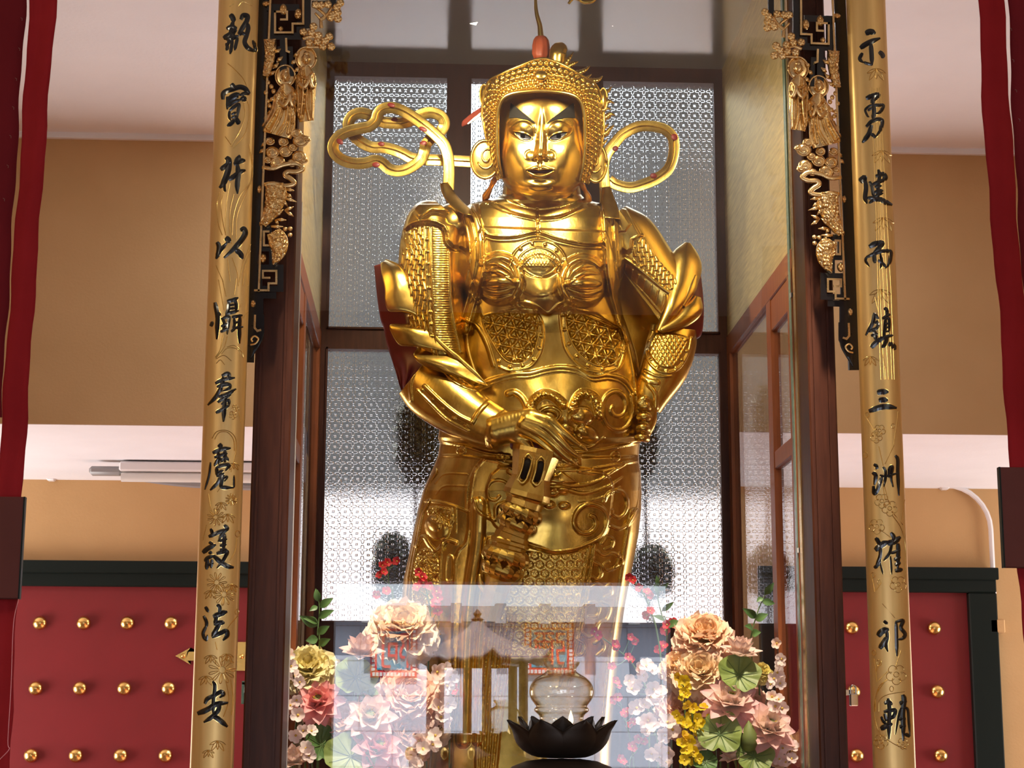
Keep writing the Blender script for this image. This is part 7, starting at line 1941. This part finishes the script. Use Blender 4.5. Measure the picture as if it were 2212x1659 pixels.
lotus_cup(zl(1638), zl(1556), 28*KL, 112*KL, 8, .35, 'petal')
lotus_cup(zl(1634), zl(1548), 24*KL, 86*KL, 8, .35+math.pi/8, 'petal', .006)
lotus_cup(zl(1740), zl(1668), 40*KL, 150*KL, 10, .2, 'petal')
V, Fs = lathe_mesh([(.001, zl(1639)), (40*KL, zl(1639)), (75*KL, zl(1644)), (105*KL, zl(1656)), (124*KL, zl(1674)), (120*KL, zl(1680)), (40*KL, zl(1690)), (.001, zl(1690))], 30); obj('dome', V+[xl_, YL_, 0], Fs, M['lotus_black'], lampo)
# globe: closed thin glass shell
t = NT('lamp_glass'); t.n.remove(t.p)
tr = t.new('ShaderNodeBsdfTransparent'); gl = t.new('ShaderNodeBsdfGlossy'); gl.inputs['Roughness'].default_value = 0.02
lw = t.new('ShaderNodeLayerWeight')
t.link(t.ramp(lw.outputs['Facing'], [(0.42, (0.985, 0.975, 0.94)), (0.80, (0.86, 0.73, 0.46)), (1.0, (0.42, 0.27, 0.08))]), tr.inputs[0])
p4 = t.math('MULTIPLY_ADD', t.math('POWER', lw.outputs['Facing'], 3.0), .75, .07)
mx = t.new('ShaderNodeMixShader'); t.link(p4, mx.inputs[0]); t.link(tr.outputs[0], mx.inputs[1]); t.link(gl.outputs[0], mx.inputs[2]); t.link(mx.outputs[0], t.out.inputs[0])
M['lamp_glass'] = t.m
prof = [(40, 1430), (37, 1437), (32.5, 1443), (31.5, 1449), (38, 1455), (54, 1465), (65, 1478), (69, 1494), (66, 1508), (58, 1520), (54, 1526), (58, 1531), (57, 1537), (50, 1543), (46, 1552), (50, 1566), (50, 1585)]
pts = np.array([(r*KL, zl(v)) for r, v in prof]); pts = cr(pts, 4)
inner = pts[::-1].copy(); inner[:, 0] -= .0022
V, Fs = lathe_mesh(np.vstack([pts, inner]), 56); obj('glass_globe', V+[xl_, YL_, 0], Fs, M['lamp_glass'], lampo)
M['oil'] = mat('oil', (0.30, 0.16, 0.04), 0.1, spec=.6)
V, Fs = lathe_mesh([(.001, zl(1592)), (40*KL, zl(1590)), (44*KL, zl(1568)), (42*KL, zl(1567)), (.001, zl(1567))], 30); obj('oil_cup', V+[xl_, YL_, 0], Fs, M['oil'], lampo)
t = NT('flame'); t.p.inputs['Base Color'].default_value = (0, 0, 0, 1); t.p.inputs['Emission Color'].default_value = (1.0, 0.72, 0.34, 1); t.p.inputs['Emission Strength'].default_value = 9
M['flame'] = t.m
fx = float(at(1232, 1550, YL_)[0])
V, Fs = lathe_mesh([(.0005, zl(1567)), (.003, zl(1563)), (.0046, zl(1557)), (.0036, zl(1549)), (.0016, zl(1541)), (.0004, zl(1535))], 12); obj('flame', V+[fx, YL_-.012, 0], Fs, M['flame'], lampo)

# ------------------------------------------------------------------ red cloth banners at both edges of the picture
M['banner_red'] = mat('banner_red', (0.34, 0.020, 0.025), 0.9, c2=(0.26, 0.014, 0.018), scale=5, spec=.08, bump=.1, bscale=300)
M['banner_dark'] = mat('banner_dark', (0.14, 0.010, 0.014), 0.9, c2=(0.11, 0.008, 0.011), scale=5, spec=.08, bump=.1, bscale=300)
M['banner_tick'] = mat('banner_tick', (0.16, 0.06, 0.05), 0.7)
M['panel_maroon'] = mat('panel_maroon', (0.13, 0.040, 0.034), 0.8, c2=(0.11, 0.034, 0.029), scale=8, spec=.15)


def cloth(name, label, left, right, Y, m, amp=.006):
    """hanging strip of cloth between two pixel edge lines"""
    n = 60; vs = np.linspace(left[0][1], left[-1][1], n)
    L = np.interp(vs, [p[1] for p in left], [p[0] for p in left]); R = np.interp(vs, [p[1] for p in right], [p[0] for p in right])
    k = 9; V = []
    for i in range(n):
        for j in range(k):
            s = j/(k-1); p = at(L[i]*(1-s)+R[i]*s, vs[i], Y); p = p+np.array([.0018*math.sin(vs[i]*.021+j*.1)+.001*math.sin(vs[i]*.05), amp*math.sin(s*5+vs[i]*.004), 0]); V.append(p)
    V = np.array(V); b = len(V); Fq = grid_faces(n, k)
    ed = [[(i+1)*k, i*k, b+i*k, b+(i+1)*k] for i in range(n-1)]+[[i*k+k-1, (i+1)*k+k-1, b+(i+1)*k+k-1, b+i*k+k-1] for i in range(n-1)]
    root = thing(name, label, 'banner', V[-1])
    obj('cloth', np.vstack([V, V+[0, .003, 0]]), np.vstack([Fq[:, ::-1], Fq+b, np.array(ed)]), m, root)
    return root, V.reshape(n, k, 3)


zc_ = -260
top = lambda a, b, v: a[0]+(b[0]-a[0])*(v-a[1])/(b[1]-a[1])
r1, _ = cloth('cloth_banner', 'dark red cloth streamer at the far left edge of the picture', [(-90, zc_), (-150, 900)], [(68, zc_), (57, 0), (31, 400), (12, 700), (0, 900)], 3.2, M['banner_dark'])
r2, _ = cloth('cloth_banner', 'red cloth streamer left of the gold board, with a maroon panel low on it', [(80, zc_), (63, 0), (45, 300), (17, 700), (-6, 1073), (-40, 1700)], [(143, zc_), (123, 0), (100, 280), (70, 680), (47, 1073), (38, 1300), (20, 1700)], 3.5, M['banner_red'])
r3, _ = cloth('cloth_banner', 'red cloth streamer right of the gold board, with a maroon panel low on it', [(2096, zc_), (2114, 0), (2128, 290), (2162, 700), (2178, 1000), (2195, 1230), (2225, 1500), (2240, 1700)], [(2150, zc_), (2166, 0), (2186, 300), (2212, 640), (2245, 1000), (2300, 1700)], 3.5, M['banner_red'])
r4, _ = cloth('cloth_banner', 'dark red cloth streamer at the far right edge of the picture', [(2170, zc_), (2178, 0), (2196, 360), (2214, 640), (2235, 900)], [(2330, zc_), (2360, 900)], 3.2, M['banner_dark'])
for r, P, Y in ((r1, [(48, 40), (43, 105), (36, 170), (30, 232), (24, 294), (18, 358), (10, 430)], 3.2), (r4, [(2185, 62), (2190, 130), (2196, 195), (2203, 258)], 3.2)):
    tk = MB()
    for u, v in P:
        q = at(u, v, Y-.008); tk.tube([q+up(-.003, 0, .0015), q, q+up(.0, 0, -.004)], .0006, 5)
    tk.build('edge_stitching', M['banner_tick'], r)
for r, (u0, v0, u1, v1), Y in ((r2, (-60, 1073, 53, 1293), 3.47), (r3, (2170, 1010, 2290, 1226), 3.47)):
    a = at(u0, v1, Y); b = at(u1, v0, Y)
    MB().box(a[0], b[0], Y, Y+.012, a[2], b[2], .002).build('maroon_panel', M['panel_maroon'], r, smooth=False, label='flat maroon panel')
    e = b[0] if u0 < 0 else a[0]
    MB().box(e-.0015, e+.0015, Y-.001, Y+.013, a[2], b[2]).build('panel_edge', M['dark_green_paint'], r, smooth=False)
th = MB().tube(cr([at(40, 1294, 3.468), at(29, 1350, 3.468), at(24, 1480, 3.468), at(17, 1600, 3.468), at(20, 1618, 3.468), at(-2, 1642, 3.468)], 6), .0007, 6)
th.build('thread', M['pet_rose'], r2)

# ------------------------------------------------------------------ padlocks
M['steel'] = mat('steel', (0.62, 0.60, 0.56), 0.22, 1.0)
M['mint_paint'] = mat('mint_paint', (0.30, 0.55, 0.42), 0.5)
def padlock(name, label, u, v, w, hgt, Y, body, extra=None):
    c = at(u, v, Y); k = Y/F_PX; root = thing(name, label, 'lock', (c[0], Y, c[2]-hgt*k/2))
    MB().box(c[0]-w*k/2, c[0]+w*k/2, Y-.008, Y+.008, c[2]-hgt*k/2, c[2]+hgt*k/2, .002).build('lock_body', body, root, smooth=False)
    r = w*k*.34; z = c[2]+hgt*k/2
    MB().tube([(c[0]-r, Y, z-.002)]+[(c[0]+r*math.cos(a), Y, z+hgt*k*.45+r*math.sin(a)) for a in np.linspace(math.pi, 0, 9)]+[(c[0]+r, Y, z-.002)], .0022, 8).build('shackle', M['steel'], root)
    return root
padlock('padlock', 'small steel padlock on the right post of the cabinet', 1844, 1512, 17, 26, 4.43, M['steel'])
rt_ = padlock('padlock', 'small brass padlock hanging on a mint green hasp at the left post', 532, 1506, 8, 24, 4.41, M['brass'])
p = at(527, 1494, 4.425); k = 4.425/F_PX
MB().box(p[0]-5*k, p[0]+2*k, 4.42, 4.43, p[2]-26*k, p[2]+20*k, .001).box(p[0]-5*k, p[0]+12*k, 4.42, 4.43, p[2]+14*k, p[2]+22*k, .001).build('hasp', M['mint_paint'], rt_, smooth=False, label='mint green painted hasp')
p = at(1836, 1496, 4.44)
MB().box(p[0]-40*k, p[0]+8*k, 4.435, 4.445, p[2]-6*k, p[2]+6*k, .001).build('hasp', M['steel'], [o for o in bpy.data.objects if o.name == 'padlock'][0], smooth=False)
